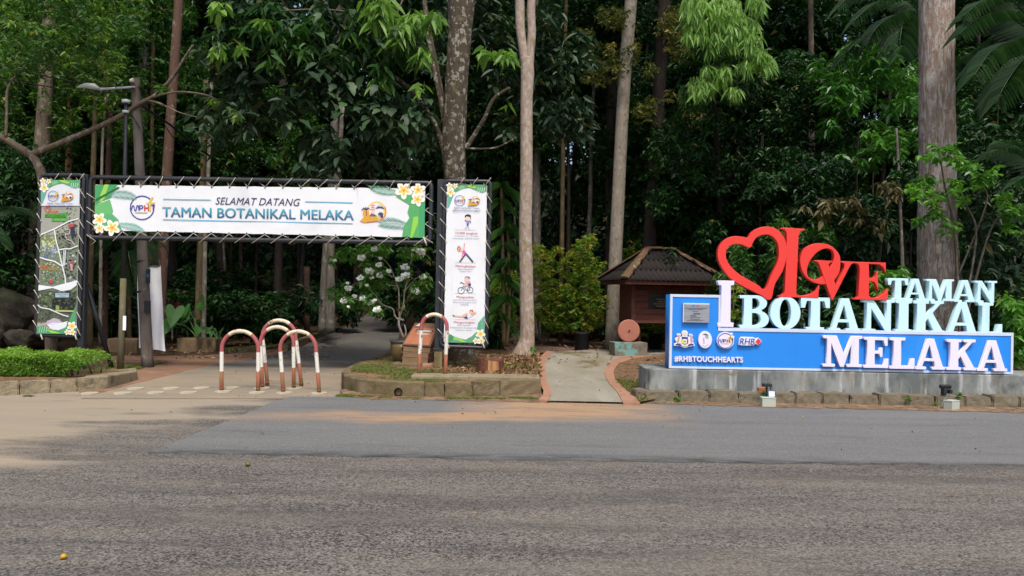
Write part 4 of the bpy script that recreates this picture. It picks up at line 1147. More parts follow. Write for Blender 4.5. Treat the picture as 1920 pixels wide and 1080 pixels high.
GLY = {
 'I': [[(0,0),(1,0),(1,t),(.80,t+.02),(.80,1-t-.02),(1,1-t),(1,1),(0,1),(0,1-t),(.20,1-t-.02),(.20,t+.02),(0,t)]],
 'T': [[(.19,0),(.81,0),(.81,t),(.66,t+.01),(.66,.89),(.80,.89),(.86,.68),(1,.68),(1,1),(0,1),(0,.68),(.14,.68),(.20,.89),(.34,.89),(.34,t+.01),(.19,t)]],
 'A': [[(0,0),(.36,0),(.36,t),(.23,t+.01),(.291,.27),(.619,.27),(.66,t+.01),(.55,t),(.55,0),(1,0),(1,t),(.92,t+.01),(.62,1),(.39,1),(.10,t+.01),(0,t)], [(.321,.36),(.594,.36),(.465,.80)]],
 'N': [[(0,0),(.40,0),(.40,t),(.26,t+.01),(.26,.72),(.72,0),(.88,0),(.88,.90),(1,.91),(1,1),(.60,1),(.60,.91),(.74,.90),(.74,.36),(.32,1),(0,1),(0,.91),(.12,.90),(.12,t+.01),(0,t)]],
 'K': [[(0,0),(.5,0),(.5,t),(.40,t+.01),(.40,.36),(.47,.45),(.66,t+.01),(.58,t),(.58,0),(1,0),(1,t),(.93,t+.01),(.62,.63),(.86,.90),(.97,.91),(.97,1),(.56,1),(.56,.91),(.69,.90),(.40,.54),(.40,.90),(.5,.91),(.5,1),(0,1),(0,.91),(.12,.90),(.12,t+.01),(0,t)]],
 'L': [[(0,0),(1,0),(1,.34),(.86,.33),(.79,.105),(.46,.105),(.46,.90),(.62,.91),(.62,1),(0,1),(0,.91),(.15,.90),(.15,t+.01),(0,t)]],
 'M': [[(0,0),(.31,0),(.31,t),(.21,t+.01),(.21,.76),(.44,0),(.54,0),(.72,.72),(.72,t+.01),(.61,t),(.61,0),(1,0),(1,t),(.92,t+.01),(.92,.90),(1,.91),(1,1),(.73,1),(.545,.40),(.35,1),(0,1),(0,.91),(.10,.90),(.10,t+.01),(0,t)]],
 'E': [[(0,0),(1,0),(1,.31),(.88,.30),(.81,.10),(.45,.10),(.45,.46),(.63,.46),(.66,.36),(.76,.36),(.76,.66),(.66,.66),(.63,.56),(.45,.56),(.45,.90),(.79,.90),(.85,.72),(.96,.72),(.96,1),(0,1),(0,.91),(.14,.90),(.14,t+.01),(0,t)]],
 'B': [[(0,0),(.62,0)] + arc(.62,.267,.38,.267,-88,68) + arc(.58,.765,.35,.235,-62,88) + [(.58,1),(0,1),(0,.91),(.14,.90),(.14,t+.01),(0,t)],
       [(.42,.58)] + arc(.52,.745,.15,.165,-88,88,8) + [(.42,.91)], [(.42,.09)] + arc(.54,.275,.18,.185,-88,88,8) + [(.42,.46)]],
 'O': [arc(.5,.5,.5,.5,0,351,39), arc(.5,.5,.185,.41,0,351,39)],
}
sign = thing('letter_sign', 'blue sign panel with big white letters topped by a red heart and LOVE', 'sign', (P(1575, 690, SY).x, SY, PL_Z))
xL, xR = P(1256, 620, SY).x, P(1898, 668, SY).x
xN = P(1350, 580, SY).x
zB, zT, zS = PL_Z + .018, P(1300, 553, SY).z, P(1600, 619.5, SY).z
body = MB(); body.prism([(0,0)]*0 or [(xL, SY), (xR, SY), (xR, SY+.36), (xL, SY+.36)], zB, zS)
body.prism([(xL, SY), (xN, SY), (xN, SY+.36), (xL, SY+.36)], zS + .0, zT)
solid('panel', [[(xL,zB),(xR,zB),(xR,zS),(xN,zS),(xN,zT),(xL,zT)]], SY, .36, M_blue, sign, bev=.003)
tw = .045; y0 = SY - .012
mb = MB()
def strip(x0, z0, x1, z1): mb.box((x0, y0, z0), (x1, SY + .05, z1))
strip(xL-.006, zB-.006, xL+tw*.7, zT+.006); strip(xL+tw*.7, zT-tw*.8, xN+.006, zT+.006); strip(xN-tw*.6, zS+.006, xN+.006, zT-tw*.8)
strip(xN-tw*.6, zS-tw, xR+.006, zS+.006); strip(xR-tw*.7, zB-.006, xR+.006, zS-tw); strip(xL+tw*.7, zB-.006, xR-tw*.7, zB+tw*.6)
mb.build('trim', M_trim, sign, bevel=.002)
mb = MB()
for k in range(6):
    x = xL + .3 + k*(xR-xL-.6)/5
    mb.box((x-.05, SY+.06, PL_Z-.002), (x+.05, SY+.3, zB))
mb.build('feet', M_steel, sign)
def letter(ch, x0, x1, yt0, yb0, material, yf, depth):
    """glyph ch fitted to the photo box x0..x1, top yt0, baseline yb0"""
    xm, ym = (x0+x1)/2, (yt0+yb0)/2
    c = P(xm, ym, yf); w, h = (x1-x0)/F*yf, (yb0-yt0)/F*yf
    return solid('letter', [[(c.x + (a-.5)*w, c.z + (b-.5)*h) for a, b in lp] for lp in GLY[ch]], yf, depth, material, sign)
LY = SY + .08
for ch, x0, x1, a, b in [('B',1387,1442,555,615),('O',1444,1501,557,617.5),('T',1501.7,1556,559,619),('A',1555,1613.7,560.5,621),('N',1618,1678,562.7,622.3),('I',1679,1709.5,563.7,623),('K',1712,1771.2,565,624.8),('A',1774,1835,567.3,627),('L',1834.5,1879.5,568.7,628)]:
    letter(ch, x0, x1, a-1.2, b+.3, M_cyan_l, LY, .11)
for ch, x0, x1, a, b in [('T',1665,1703.2,521.7,562),('A',1696.5,1738,522.5,563.3),('M',1737,1788.7,523.5,564.4),('A',1789,1830.5,525.2,566.4),('N',1828,1869.4,526.6,567.4)]:
    letter(ch, x0, x1, a, b, M_cyan_l, LY + .02, .11)
for ch, x0, x1, a, b in [('M',1543,1616.2,629.5,688),('E',1619,1666,632,690),('L',1668,1715,633,691.7),('A',1716.5,1772.5,635,693),('K',1774.7,1830.5,636.3,694.2),('A',1832,1889,638.3,696)]:
    letter(ch, x0, x1, a, b, M_white_l, SY - .075, .07)
letter('I', 1346, 1376, 526, 613, M_white_l, SY - .02, .13)
# red heart and LOVE, traced
def cx8(l): return [(1330 + x/5.1428, 410 + y/5.1428) for x, y in l]
def closed_smooth(l, m=4):
    n = len(l); out = []
    for i in range(n):
        p0, p1, p2, p3 = [np.array(l[(i+k-1) % n], float) for k in range(4)]
        for j in range(m):
            q = j/m
            out.append(tuple(0.5*((2*p1)+(p2-p0)*q+(2*p0-5*p1+4*p2-p3)*q*q+(p3-p0+3*p1-3*p2)*q**3)))
    return out
def red(name, loops, yf, smooth=False):
    lp = [[(P(x, y, yf).x, P(x, y, yf).z) for x, y in cx8(closed_smooth(l) if smooth else l)] for l in loops]
    return solid(name, lp, yf, .10, M_red_l, sign)
H1 = [(372,182),(400,140),(450,100),(520,78),(600,80),(660,108),(710,160),(740,230),(748,300),(745,370),(730,440),(700,520),(650,600),(625,660),(603,760),(575,783),(545,772),(500,740),(400,690),(300,640),(210,580),(140,500),(95,420),(80,350),(90,280),(130,220),(190,180),(260,168),(330,176)]
H2 = [(400,275),(425,225),(460,180),(520,155),(575,155),(625,185),(660,240),(670,320),(665,390),(640,460),(600,540),(537,680),(470,640),(380,590),(290,535),(215,470),(170,400),(160,340),(170,290),(210,255),(265,243),(320,252),(370,275)]
red('heart', [H1, H2], LY - .012, True)
red('letter', [[(690,85),(922,97),(922,110),(880,120),(865,140),(862,160),(850,440),(838,700),(842,730),(870,740),(930,738),(990,720),(1030,690),(1062,632),(1050,767),(665,753),(668,740),(700,735),(722,715),(728,690),(742,380),(748,160),(742,125),(725,105),(690,98)]], LY - .006)
red('letter', [[(1070,237),(1150,250),(1215,295),(1255,350),(1265,420),(1258,500),(1230,560),(1190,605),(1130,630),(1070,632),(1000,610),(940,570),(895,500),(877,420),(885,350),(920,290),(980,252),(1030,238)],
               [(1120,287),(1060,310),(1000,365),(955,440),(942,510),(955,560),(1000,585),(1050,580),(1100,545),(1150,480),(1190,420),(1205,365),(1190,310),(1155,290)]], LY - .018, True)
red('letter', [[(1010,400),(1190,406),(1188,418),(1165,425),(1152,445),(1160,470),(1225,655),(1305,460),(1300,432),(1268,420),(1268,409),(1400,414),(1395,428),(1370,440),(1350,470),(1190,785),(1180,785),(1060,440),(1040,415),(1010,409)]], LY - .024)
red('letter', [[(1388,416),(1703,423),(1700,530),(1680,470),(1640,440),(1540,435),(1540,580),(1590,570),(1612,540),(1625,505),(1628,700),(1610,640),(1590,610),(1540,600),(1540,745),(1570,765),(1630,755),(1690,715),(1727,675),(1715,787),(1390,778),(1395,768),(1425,760),(1440,740),(1450,480),(1445,450),(1425,432),(1388,427)]], LY - .030)
mb = MB()
for x, yt, yb in ((1437, 552, 560), (1480, 556, 563), (1560, 560, 566), (1650, 560, 566), (1700, 561, 570), (1760, 563, 570), (1850, 566, 574)):
    a, b = P(x, yt, LY), P(x, yb, LY); mb.box((a.x-.012, LY+.03, b.z), (a.x+.012, LY+.055, a.z))
mb.build('joint_pins', M_steel, sign)
# plaque
a, b = P(1281, 569.5, SY), P(1328, 605, SY)
pq = MB().box((a.x, SY-.06, b.z), (b.x, SY+.0, a.z)).build('plaque', [M_steel_plate], sign, bevel=.004)
pr = Print(lambda x, y: P(x, y, SY-.06), base=.002)
pr.line([(1297,573.5),(1303,573.6)], 3, (60,140,220)).line([(1305,573.7),(1311,573.8)], 2.4, (190,110,110))
for y, x0, x1 in ((578.3,1284,1325),(580.4,1291,1318),(584.0,1298,1309),(590.8,1295,1304),(592.6,1293,1306),(595.4,1294,1313),(598.6,1294,1312),(600.6,1288,1318)): pr.line([(x0,y),(x1,y+.4)], .9, (70,72,82))
pr.line([(1300,588.3),(1313,588.6)], 1.7, (35,36,42))
pr.build('plaque_print', sign)['kind'] = 'stuff'
MB().add([], []) 
mb = MB(); e = .012
mb.box((a.x-e, SY-.055, a.z), (b.x+.0, SY-.002, a.z+e)); mb.box((a.x-e, SY-.055, b.z), (a.x, SY-.002, a.z)); mb.build('plaque_rim', M_trim, sign)
# four logo badges
cz = lambda l: [(1240 + x/9.6, 600 + y/9.6) for x, y in l]
def badge(loop, name, smooth=False, yf=SY-.05):
    return solid(name, [[(P(x, y, yf).x, P(x, y, yf).z) for x, y in cz(closed_smooth(loop, 3) if smooth else loop)]], yf, .045, M_white_l, sign, bev=.003)
badge([(228,460),(235,425),(262,410),(270,395),(245,350),(262,320),(290,300),(275,265),(300,245),(345,250),(350,275),(335,298),(360,302),(375,285),(365,240),(385,200),(420,188),(460,200),(478,240),(465,285),(490,302),(512,298),(495,265),(520,250),(560,260),(565,290),(545,305),(575,345),(570,390),(590,430),(598,465),(560,470),(500,480),(470,490),(420,503),(370,488),(330,470),(265,470)], 'state_crest', True)
badge(arc(788,355,123,155,0,350,35), 'palm_badge')
badge(arc(1155,368,157,152,20,305,30) + [(1260,232),(1285,232),(1280,275),(1316,295),(1310,320)], 'council_badge')
badge([(1385,448),(1395,400),(1410,330),(1440,302),(1660,310),(1700,335),(1745,318),(1810,388),(1742,457),(1690,425),(1665,455),(1560,462),(1440,458)], 'bank_badge')
pr = Print(lambda x, y: P(x, y, SY-.05), base=.002)
Z = lambda l: cz(l)
pr.poly(Z([(365,300),(478,308),(480,345),(362,340)]), (75,75,160)).poly(Z([(352,345),(395,345),(395,430),(352,425)]), (220,215,80)).poly(Z([(395,345),(455,348),(455,432),(395,430)]), (245,245,235)).poly(Z([(455,348),(488,350),(482,425),(455,432)]), (220,70,70)).poly(Z([(375,420),(470,425),(420,455)]), (175,195,110))
pr.up().ellipse(*Z([(420,385)])[0], 2.4, 2.2, (110,195,80)); pr.ellipse(*Z([(420,245)])[0], 4.2, 3.8, (215,205,120)); pr.up().ellipse(*Z([(424,238)])[0], 3.4, 3.1, (240,240,240)); pr.up().ellipse(*Z([(428,232)])[0], 1.4, 1.4, (210,195,90))
pr.poly(Z([(290,265),(330,262),(325,330),(318,400),(275,400),(300,330)]), (205,165,130)).poly(Z([(515,265),(550,270),(540,310),(562,350),(560,400),(525,400),(522,330)]), (205,165,130))
pr.poly(Z([(250,440),(290,418),(340,425),(372,465),(340,470),(300,455),(262,455)]), (75,70,145)).poly(Z([(470,465),(500,430),(545,420),(582,440),(578,458),(530,455),(495,472)]), (75,70,145)).line(Z([(365,465),(420,480),(475,468)]), 1.6, (165,165,170))
# palm badge
for k, (x, y) in enumerate(((770,250),(790,246),(808,246))): pr.line(Z([(740+k*12,268-k*4),(x,y),(x+28,y+25),(x+30,y+75+k*8)]), .9, (60,130,100))
pr.line(Z([(762,320),(765,430)]), 1.0, (120,80,85)).line(Z([(730,455),(790,475),(850,440)]), .8, (190,205,190))
c_ = Z([(1150,372)])[0]; council_logo(pr, c_[0], c_[1], 13.8)
pr.text('RHB', *[Z([(x,0)])[0][0] for x in (1405,1675)], Z([(0,440)])[0][1], 12.4, (40,85,165), bold=.03, shear=.22)
pr.poly(Z([(1742,330),(1795,388),(1742,445),(1688,388)]), (235,62,72))
pr.build('badge_print', sign)['kind'] = 'stuff'
def text3d(s, px0, px1, pyb, h, yf, depth, material, name, bold=.03):
    cu = bpy.data.curves.new('lettering', 'FONT'); cu.body = s; cu.size = 1; cu.offset = bold; cu.extrude = .5; cu.resolution_u = 3; cu.space_character = 1.08
    ob = bpy.data.objects.new('lettering', cu); COL.objects.link(ob)
    me = bpy.data.meshes.new_from_object(ob.evaluated_get(bpy.context.evaluated_depsgraph_get()))
    bpy.data.objects.remove(ob); bpy.data.curves.remove(cu)
    n = len(me.vertices); co = np.empty(n*3, np.float32); me.vertices.foreach_get('co', co); co = co.reshape(-1, 3)
    w0, w1 = co[:, 0].min(), co[:, 0].max()
    a, b = P(px0, pyb, yf), P(px1, pyb + (px1-px0)*math.tan(ROLL), yf)
    o = world_loc(sign); sc = h/.73/F*yf
    new = np.stack([a.x + (co[:,0]-w0)/(w1-w0)*(b.x-a.x) - o.x, yf + depth/2 - co[:,2]*depth - o.y, a.z + co[:,1]*sc - o.z], 1)
    me.vertices.foreach_set('co', new.ravel().astype(np.float32)); me.materials.clear(); me.update()
    return link(name, me, sign, material)
text3d('#RHBTOUCHHEARTS', 1264.5, 1393, 677.3, 10.2, SY-.035, .034, M_white_l, 'hashtag_lettering')

# ------------------------------------------------------------------ floodlights and their boxes
M_box = mat('grey_junction_box', (0.36, 0.39, 0.33), .55, .3)
M_black = mat('black_housing', (0.018, 0.018, 0.02), .5, .35)
M_navy = mat('navy_lamp_housing', (0.045, 0.07, 0.13), .45, .4)
M_glass = mat('frosted_lamp_glass', (0.62, 0.64, 0.62), .2, .5)
M_brick = mat('orange_brick', (0.40, 0.13, 0.06), .9, .15, [((0.30, 0.10, 0.05), 9, .4, .7)], (60, .6, .01))
def rotbox(c, sx, sy, sz, rz, rx=0.0):
    M = Matrix.Translation(c) @ Matrix.Rotation(rz, 4, 'Z') @ Matrix.Rotation(rx, 4, 'X')
    mb = MB().box((-sx/2, -sy/2, -sz/2), (sx/2, sy/2, sz/2)); mb.v = [tuple(M @ Vector(v)) for v in mb.v]
    return mb
def junction(px, py, rz, label, s=(.20, .13, .135)):
    p = G(px, py)
    o = thing('junction_box', label, 'electrical box', (p.x, p.y + .06, 0.016), 'junction boxes at the plinth')
    rotbox(Vector((p.x, p.y+.06, .016 + s[2]/2 - .008)), s[0], s[1], s[2]-.016, rz).build('box', M_box, o, bevel=.006)
    rotbox(Vector((p.x, p.y+.06, .016 + s[2] - .007)), s[0]+.008, s[1]+.008, .014, rz).build('lid', M_box, o, bevel=.004)
    return o
junction(1441.5, 765, .0, 'squat grey junction box on the asphalt below the pale-glassed floodlight')
junction(1788, 770.5, .55, 'grey junction box turned askew on the asphalt by the coiled wire')
f1 = thing('floodlight', 'small navy floodlight with a pale square glass above the grey box', 'floodlight', tuple(P(1445, 745, 11.55) * Vector((1,1,0)) + Vector((0,0,.14))), 'floodlights at the plinth')
c = P(1445.5, 738, 11.52)
rotbox(c, .12, .05, .11, 0, -.15).build('housing', M_navy, f1, bevel=.006)
rotbox(c + Vector((0, -.028, .0)), .09, .006, .08, 0, -.15).build('glass', M_glass, f1)
p = P(1437.5, 722, 11.6)
MB().box((p.x-.06, 11.55, p.z-.02), (p.x+.065, 11.66, p.z+.02)).box((p.x-.012, 11.59, p.z-.2), (p.x+.012, 11.62, p.z-.02)).box((p.x+.055, 11.59, p.z-.12), (p.x+.065, 11.61, p.z-.02)).build('bracket', M_black, f1)
f2 = thing('floodlight', 'black floodlight on the kerb tilted up toward the word Melaka', 'floodlight', tuple(P(1772, 738, 11.7) * Vector((1,1,0)) + Vector((0,0,.175))), 'floodlights at the plinth')
c = P(1772, 725, 11.72)
rotbox(c, .17, .06, .055, .15, .3).build('housing', M_black, f2, bevel=.006)
MB().box((c.x-.05, 11.66, .174), (c.x+.0, 11.76, c.z-.02)).build('bracket', M_black, f2, bevel=.004)
rotbox(c + Vector((.06,-.02,-.07)), .06, .05, .06, .4).build('driver', M_black, f2, bevel=.005)
mb = MB()
w0, w1 = P(1772, 745, 11.57), P(1768, 760, 11.5)
pts, rr_ = smooth_path([c + Vector((0, -.03, -.1)), P(1775, 742, 11.56), P(1768, 752, 11.5), P(1766, 762, 11.45), P(1774, 766, 11.4), P(1779, 766, 11.35)], [.006]*6, 5)
mb.tube(pts, rr_, 6); mb.build_thing('wire', mat('green_wire', (.10,.17,.15), .5), 'loose pale green wire looping from the floodlight down to the askew box', 'wire')
p = P(1428.5, 725, 11.75)
rotbox(Vector((p.x, 11.78, .175 + .032)), .11, .07, .06, .1).build_thing('brick', M_brick, 'broken orange brick on the kerb top beside the floodlight bracket', 'brick', bevel=.006)
# ------------------------------------------------------------------ hoop bollards
def band_material(name, col, chips_):
    return mat(name, col, .55, .3, [((0.16, 0.075, 0.035), (9, 9, 9), chips_, chips_+.08, 6.0), ((0.24, 0.16, 0.09), (5, 5, 5), .6, .75, 5.0)], (40, .3, .004))
M_hred = band_material('faded_red_paint', (0.31, 0.085, 0.085), .62)
M_hrust = mat('rusty_red_paint', (0.24, 0.085, 0.05), .75, .2, [((0.18, 0.10, 0.045), (6, 6, 6), .45, .62, 6.0)], (40, .4, .004))
M_hwhite = band_material('chipped_white_paint', (0.62, 0.60, 0.54), .57)
M_hcream = mat('worn_cream_paint', (0.55, 0.47, 0.34), .6, .25, [((0.17, 0.085, 0.04), (10, 10, 10), .54, .62, 6.0), ((0.68, 0.66, 0.6), (7, 7, 7), .56, .64, 5.0)], (40, .3, .004))
M_disc = mat('pale_footing_concrete', (0.37, 0.34, 0.25), .9, .15, [((0.28, 0.24, 0.165), 7, .45, .65), ((0.2, 0.16, 0.1), 16, .58, .7)], (40, .5, .006))
def hoop(label, L, Rr, top, Y, z0=0.0, lean=0.0):
    """hoop of pipe: L, Rr are (foot px, foot py, shoulder px), top is the photo y of the crown"""
    a, b = P(L[0], L[1], Y), P(Rr[0], Rr[1], Y)
    a.z = b.z = z0
    sx0, sx1 = P(L[2], top, Y).x, P(Rr[2], top, Y).x
    zt = P((L[2]+Rr[2])/2, top, Y).z
    r = .031
    cxm, rad = (sx0+sx1)/2, (sx1-sx0)/2
    zc = zt - r*.6 - rad*.98
    ang = lambda k: Vector((cxm - rad*cos(k), Y + lean, zc + rad*.98*sin(k)))
    o = thing('hoop_bollard', label, 'hoop bollard', ((a.x+b.x)/2, Y, z0), 'red and white hoop bollards')
    def leg(f, s):
        st = Vector((s, Y + lean, zc))
        q = lambda t: f.lerp(st, t)
        return q
    la, lb = leg(a, sx0), leg(b, sx1)
    # bands: lower red, white, red shoulder, cream crown
    for q, nm in ((la, 0), (lb, 1)):
        MB().tube([q(0) + Vector((0,0,-.02)), q(.2), q(.47)], r, 12).build('rusty_band', M_hrust, o)
        MB().tube([q(.47), q(.7), q(.93)], r*1.004, 12, cap=False).build('white_band', M_hwhite, o)
        MB().tube([q(.055), q(.085)], r*1.12, 12).build('collar', M_hrust, o)
    for k0, k1, q in ((0, .92, la), (pi-.92, pi, lb)):
        ks = [k0 + (k1-k0)*i/8 for i in range(9)]
        pts = [ang(k) for k in ks]
        pts = [q(.93)] + pts if q is la else pts + [q(.93)]
        MB().tube(pts, r, 12, cap=False).build('red_band', M_hred, o)
    MB().tube([ang(.92 + (pi-1.84)*i/12) for i in range(13)], r*1.003, 12, cap=False).build('crown_band', M_hcream, o)
    return o
hoop('red and white hoop bollard standing alone left of the overlapping ones', (415.5,731,416.5), (484,731,485), 618.5, 12.0)
hoop('hoop bollard with a rust-flecked crown just in front of the tallest hoop', (492,726,489), (551,726,551), 611, 12.45)
hoop('tallest hoop bollard, set furthest back with its feet splayed to the right', (502,725,492.5), (566,726,555), 598.5, 12.75)
hoop('hoop bollard with bright pink shoulders nearest the asphalt and island kerb', (531.5,733,526), (599,734,593), 619, 11.95)
hoop('hoop bollard on the grass island in front of the exercise banner', (784.5,705,790.5), (834.5,705,838.5), 587.5, 12.55, z0=.2)
def disc(px, py, label, r=.122):
    p = G(px, py); rr = random.Random(int(px))
    pts = []
    mb = MB(); n = 20
    ring = [(p.x + r*(1+rr.uniform(-.06,.06))*cos(2*pi*k/n), p.y + r*1.25*(1+rr.uniform(-.08,.08))*sin(2*pi*k/n)) for k in range(n)]
    mb.prism(ring, -.01, .018)
    mb.build_thing('footing_disc', M_disc, label, 'concrete footing', 'round concrete footings across the drive mouth', bevel=.006)
for px, py, lab in [(168,738.5,'round pale footing set in the ground, front row, nearest the hedge kerb'),(230,738,'round pale footing, front row, second from the hedge kerb'),(292,737.2,'round pale footing, front row, between the second and the last bare one'),(353,737,'round pale footing, front row, last bare one before the lone hoop'),
    (418,735,'round pale footing under the left foot of the lone hoop bollard'),(482,737,'round pale footing under the right foot of the lone hoop bollard'),(254,729.3,'round pale footing, back row, nearest the clay path'),(320,729.2,'round pale footing, back row, second from the clay path'),(377,728.3,'round pale footing, back row, left of the lone hoop'),(434,727.6,'round pale footing, back row, just behind the lone hoop foot'),
    (490,729,'round pale footing under the left feet of the two rear hoops'),(551,729,'round pale footing under the right feet of the two rear hoops'),(533,737.5,'cracked footing under the left foot of the pink-shouldered hoop'),(598,738,'cracked footing under the right foot of the pink-shouldered hoop')]:
    disc(px, py, lab)

# ------------------------------------------------------------------ slanted wooden notice, pot, stump
M_wood = mat('brown_stained_board', (0.135, 0.065, 0.040), .7, .25, [((0.18, 0.095, 0.055), (3, 3, 14), .42, .66), ((0.075, 0.04, 0.026), (6, 6, 2), .55, .75)], (25, .4, .006))
M_wood_pale = mat('faded_board', (0.205, 0.135, 0.075), .8, .2, [((0.14, 0.085, 0.05), (2, 2, 12), .42, .66), ((0.09, 0.08, 0.04), 3, .55, .72)], (25, .4, .006))
M_copper = mat('copper_toned_plate', (0.32, 0.115, 0.055), .45, .4, [((0.24, 0.085, 0.04), 5, .45, .7)])
M_signpaint = mat('white_sign_paint', (0.55, 0.52, 0.46), .7, .2)
LYF = 14.6
def lectern():
    # traced corners: front board bottom (753..805, 667..668), face bottom (754,648)-(800,653), face top (779,606)-(818,608), right side back top (818..), base z
    o = thing('slanted_notice', 'slanted wooden notice box with copper plate beside the flower pot', 'notice board', (P(782, 668, LYF).x, LYF, .24))
    A, B = P(751.5, 666, LYF), P(804.5, 670, LYF); C, D = P(754, 648.5, LYF), P(807, 652, LYF)
    T0, T1 = P(778.5, 607, LYF+.5), P(826, 609, LYF+.5)
    zb = .24
    A.z = B.z = zb; 
    back = .62
    A2, B2 = P(763, 660, LYF+back), P(822, 662, LYF+back); A2.z = B2.z = zb
    for k in range(3):      # front planks
        t0, t1 = k/3 + (.012 if k else 0), (k+1)/3 - .012
        q = [A.lerp(C, t0), B.lerp(D, t0), B.lerp(D, t1), A.lerp(C, t1)]
        MB().hexa([q[0], q[1], q[1]+Vector((0,.03,0)), q[0]+Vector((0,.03,0))], [q[3], q[2], q[2]+Vector((0,.03,0)), q[3]+Vector((0,.03,0))]).build('plank', M_wood_pale, o, bevel=.003)
    n = 7
    for sd, (bF, tF, tB, bB) in enumerate(((A, C, T0, A2), (B, D, T1, B2))):     # side planks stepped along the slope
        for k in range(n):
            t0, t1 = k/n + (.01 if k else 0), (k+1)/n
            # lines from bottom edge to slope edge at the same height fraction
            z0_, z1_ = zb + (tB.z-zb)*t0, zb + (tB.z-zb)*t1 - .006
            def fr(z):
                if z <= tF.z: return bF.lerp(tF, (z-zb)/(tF.z-zb))
                return tF.lerp(tB, (z-tF.z)/(tB.z-tF.z))
            def bk(z): return bB.lerp(tB, (z-zb)/(tB.z-zb))
            off = Vector((.028 if sd == 0 else -.028, 0, 0))
            q = [fr(z0_), bk(z0_), bk(z1_), fr(z1_)]
            MB().hexa([q[0], q[1], q[1]+off, q[0]+off] if sd == 1 else [q[0]+off, q[1]+off, q[1], q[0]], [q[3], q[2], q[2]+off, q[3]+off] if sd == 1 else [q[3]+off, q[2]+off, q[2], q[3]]).build('plank', M_wood, o, bevel=.002)
    nrm = (D - C).cross(T0 - C).normalized()
    if nrm.y > 0: nrm = -nrm
    th = nrm * .035
    MB().hexa([C, D, T1, T0], [C+th, D+th, T1+th, T0+th]).build('face_board', M_wood, o, bevel=.004)
    def fp(u, v): return C.lerp(D, u).lerp(T0.lerp(T1, u), v) + nrm * .037
    q = [fp(.06, .03), fp(.94, .03), fp(.94, .74), fp(.06, .74)]
    MB().hexa(q, [p + nrm*.012 for p in q]).build('plate', M_copper, o, bevel=.003)
    mb = MB()
    def patch(u0, u1, v0, v1, h=.052): mb.add([fp(u0,v0)+nrm*(h-.037), fp(u1,v0)+nrm*(h-.037), fp(u1,v1)+nrm*(h-.037), fp(u0,v1)+nrm*(h-.037)], [(0,1,2,3)])
    patch(.22, .86, .56, .66); mb.build('title_strip', M_black, o)
    mb = MB()
    for u0, u1, v0, v1, h in ((.32,.80,.615,.64,.054),(.26,.82,.575,.60,.054),(.30,.78,.49,.505,.053),(.34,.74,.455,.47,.053)): patch(u0, u1, v0, v1, h)
    def tri(*uv):
        mb.add([fp(u, v) + nrm*.01 for u, v in uv], [(0,1,2)])
    tri((.10,.82),(.30,.82),(.22,.97)); mb.build('emblem', M_signpaint, o)
    return o
lectern()
ln = thing('brick_footing', 'low mossy brick footing under the slanted notice and the pot', 'footing', (P(790, 682, 14.5).x, 14.45, .17))
for x0, x1, m in ((735, 790, M_kerb), (791, 817, M_pink_edge)):
    a, b = P(x0, 680, 14.4), P(x1, 682, 14.4)
    MB().box((a.x, 14.4, .15), (b.x, 15.5, .245)).build('block', m, ln, bevel=.012)
M_pot = mat('brown_glazed_pot', (0.105, 0.072, 0.022), .35, .5, [((0.05, 0.045, 0.03), (2, 2, 3), .42, .62), ((0.16, 0.12, 0.04), 4, .55, .72)])
M_rim = mat('grey_pot_rim', (0.05, 0.052, 0.05), .4, .45, [((0.09, 0.09, 0.085), 6, .5, .7)])
PY = 15.0
pc = P(755, 668, PY); pc.z = .245
s_ = PY / F
pot = thing('flower_pot', 'large brown glazed pot with a dark rim behind the slanted notice', 'pot', tuple(pc))
mb = MB(); mb.lathe([(.16,0),(.20,.04),(.235,.16),(.245,.27),(.235,.34)], tuple(pc), 28); mb.build('pot_body', M_pot, pot)
mb = MB(); mb.lathe([(.23,.335),(.245,.35),(.262,.39),(.255,.405),(.225,.405),(.215,.36),(.02,.35)], tuple(pc), 28); mb.build('pot_rim', M_rim, pot)
# stump
M_cut = mat('fresh_cut_wood', (0.36, 0.20, 0.085), .85, .2, [((0.22, 0.09, 0.045), (10, 10, 1.2), .46, .60), ((0.42, 0.27, 0.13), (14, 14, 1), .55, .7)], (30, .5, .01))
M_bark_red = mat('red_brown_bark', (0.15, 0.062, 0.038), .95, .1, [((0.085, 0.04, 0.028), (9, 9, 2), .45, .62)], (30, .9, .02))
sc_ = G(918, 699, .2); rr = random.Random(4)
st = thing('tree_stump', 'fresh sawn tree stump with split orange wood on the leafy island', 'stump', (sc_.x, sc_.y + .2, .19))
mb = MB(); n = 26
prof = [1 + .10*sin(3*2*pi*k/n+.6) + .06*sin(7*2*pi*k/n) for k in range(n)]
V = []
for z, s in ((0, 1.06), (.10, 1.0), (.2, .97), (.235, .95)):
    for k in range(n):
        a = 2*pi*k/n
        V.append((sc_.x + .225*s*prof[k]*cos(a), sc_.y + .2 + .2*s*prof[k]*sin(a), .18 + z + (.02*sin(a*2) if z > .2 else 0)))
fs = [(j*n+k, j*n+(k+1) % n, (j+1)*n+(k+1) % n, (j+1)*n+k) for j in range(3) for k in range(n)]
mb.add(V, fs, 0, True)
mb.m = [1 if ((k % n) in (19, 20, 21, 22)) else 0 for k in range(len(fs))]
mb.build('bark', [M_bark_red, M_cut], st)
MB().add(V[-n:] , [tuple(range(n))]).build('sawn_top', M_bark_red, st)

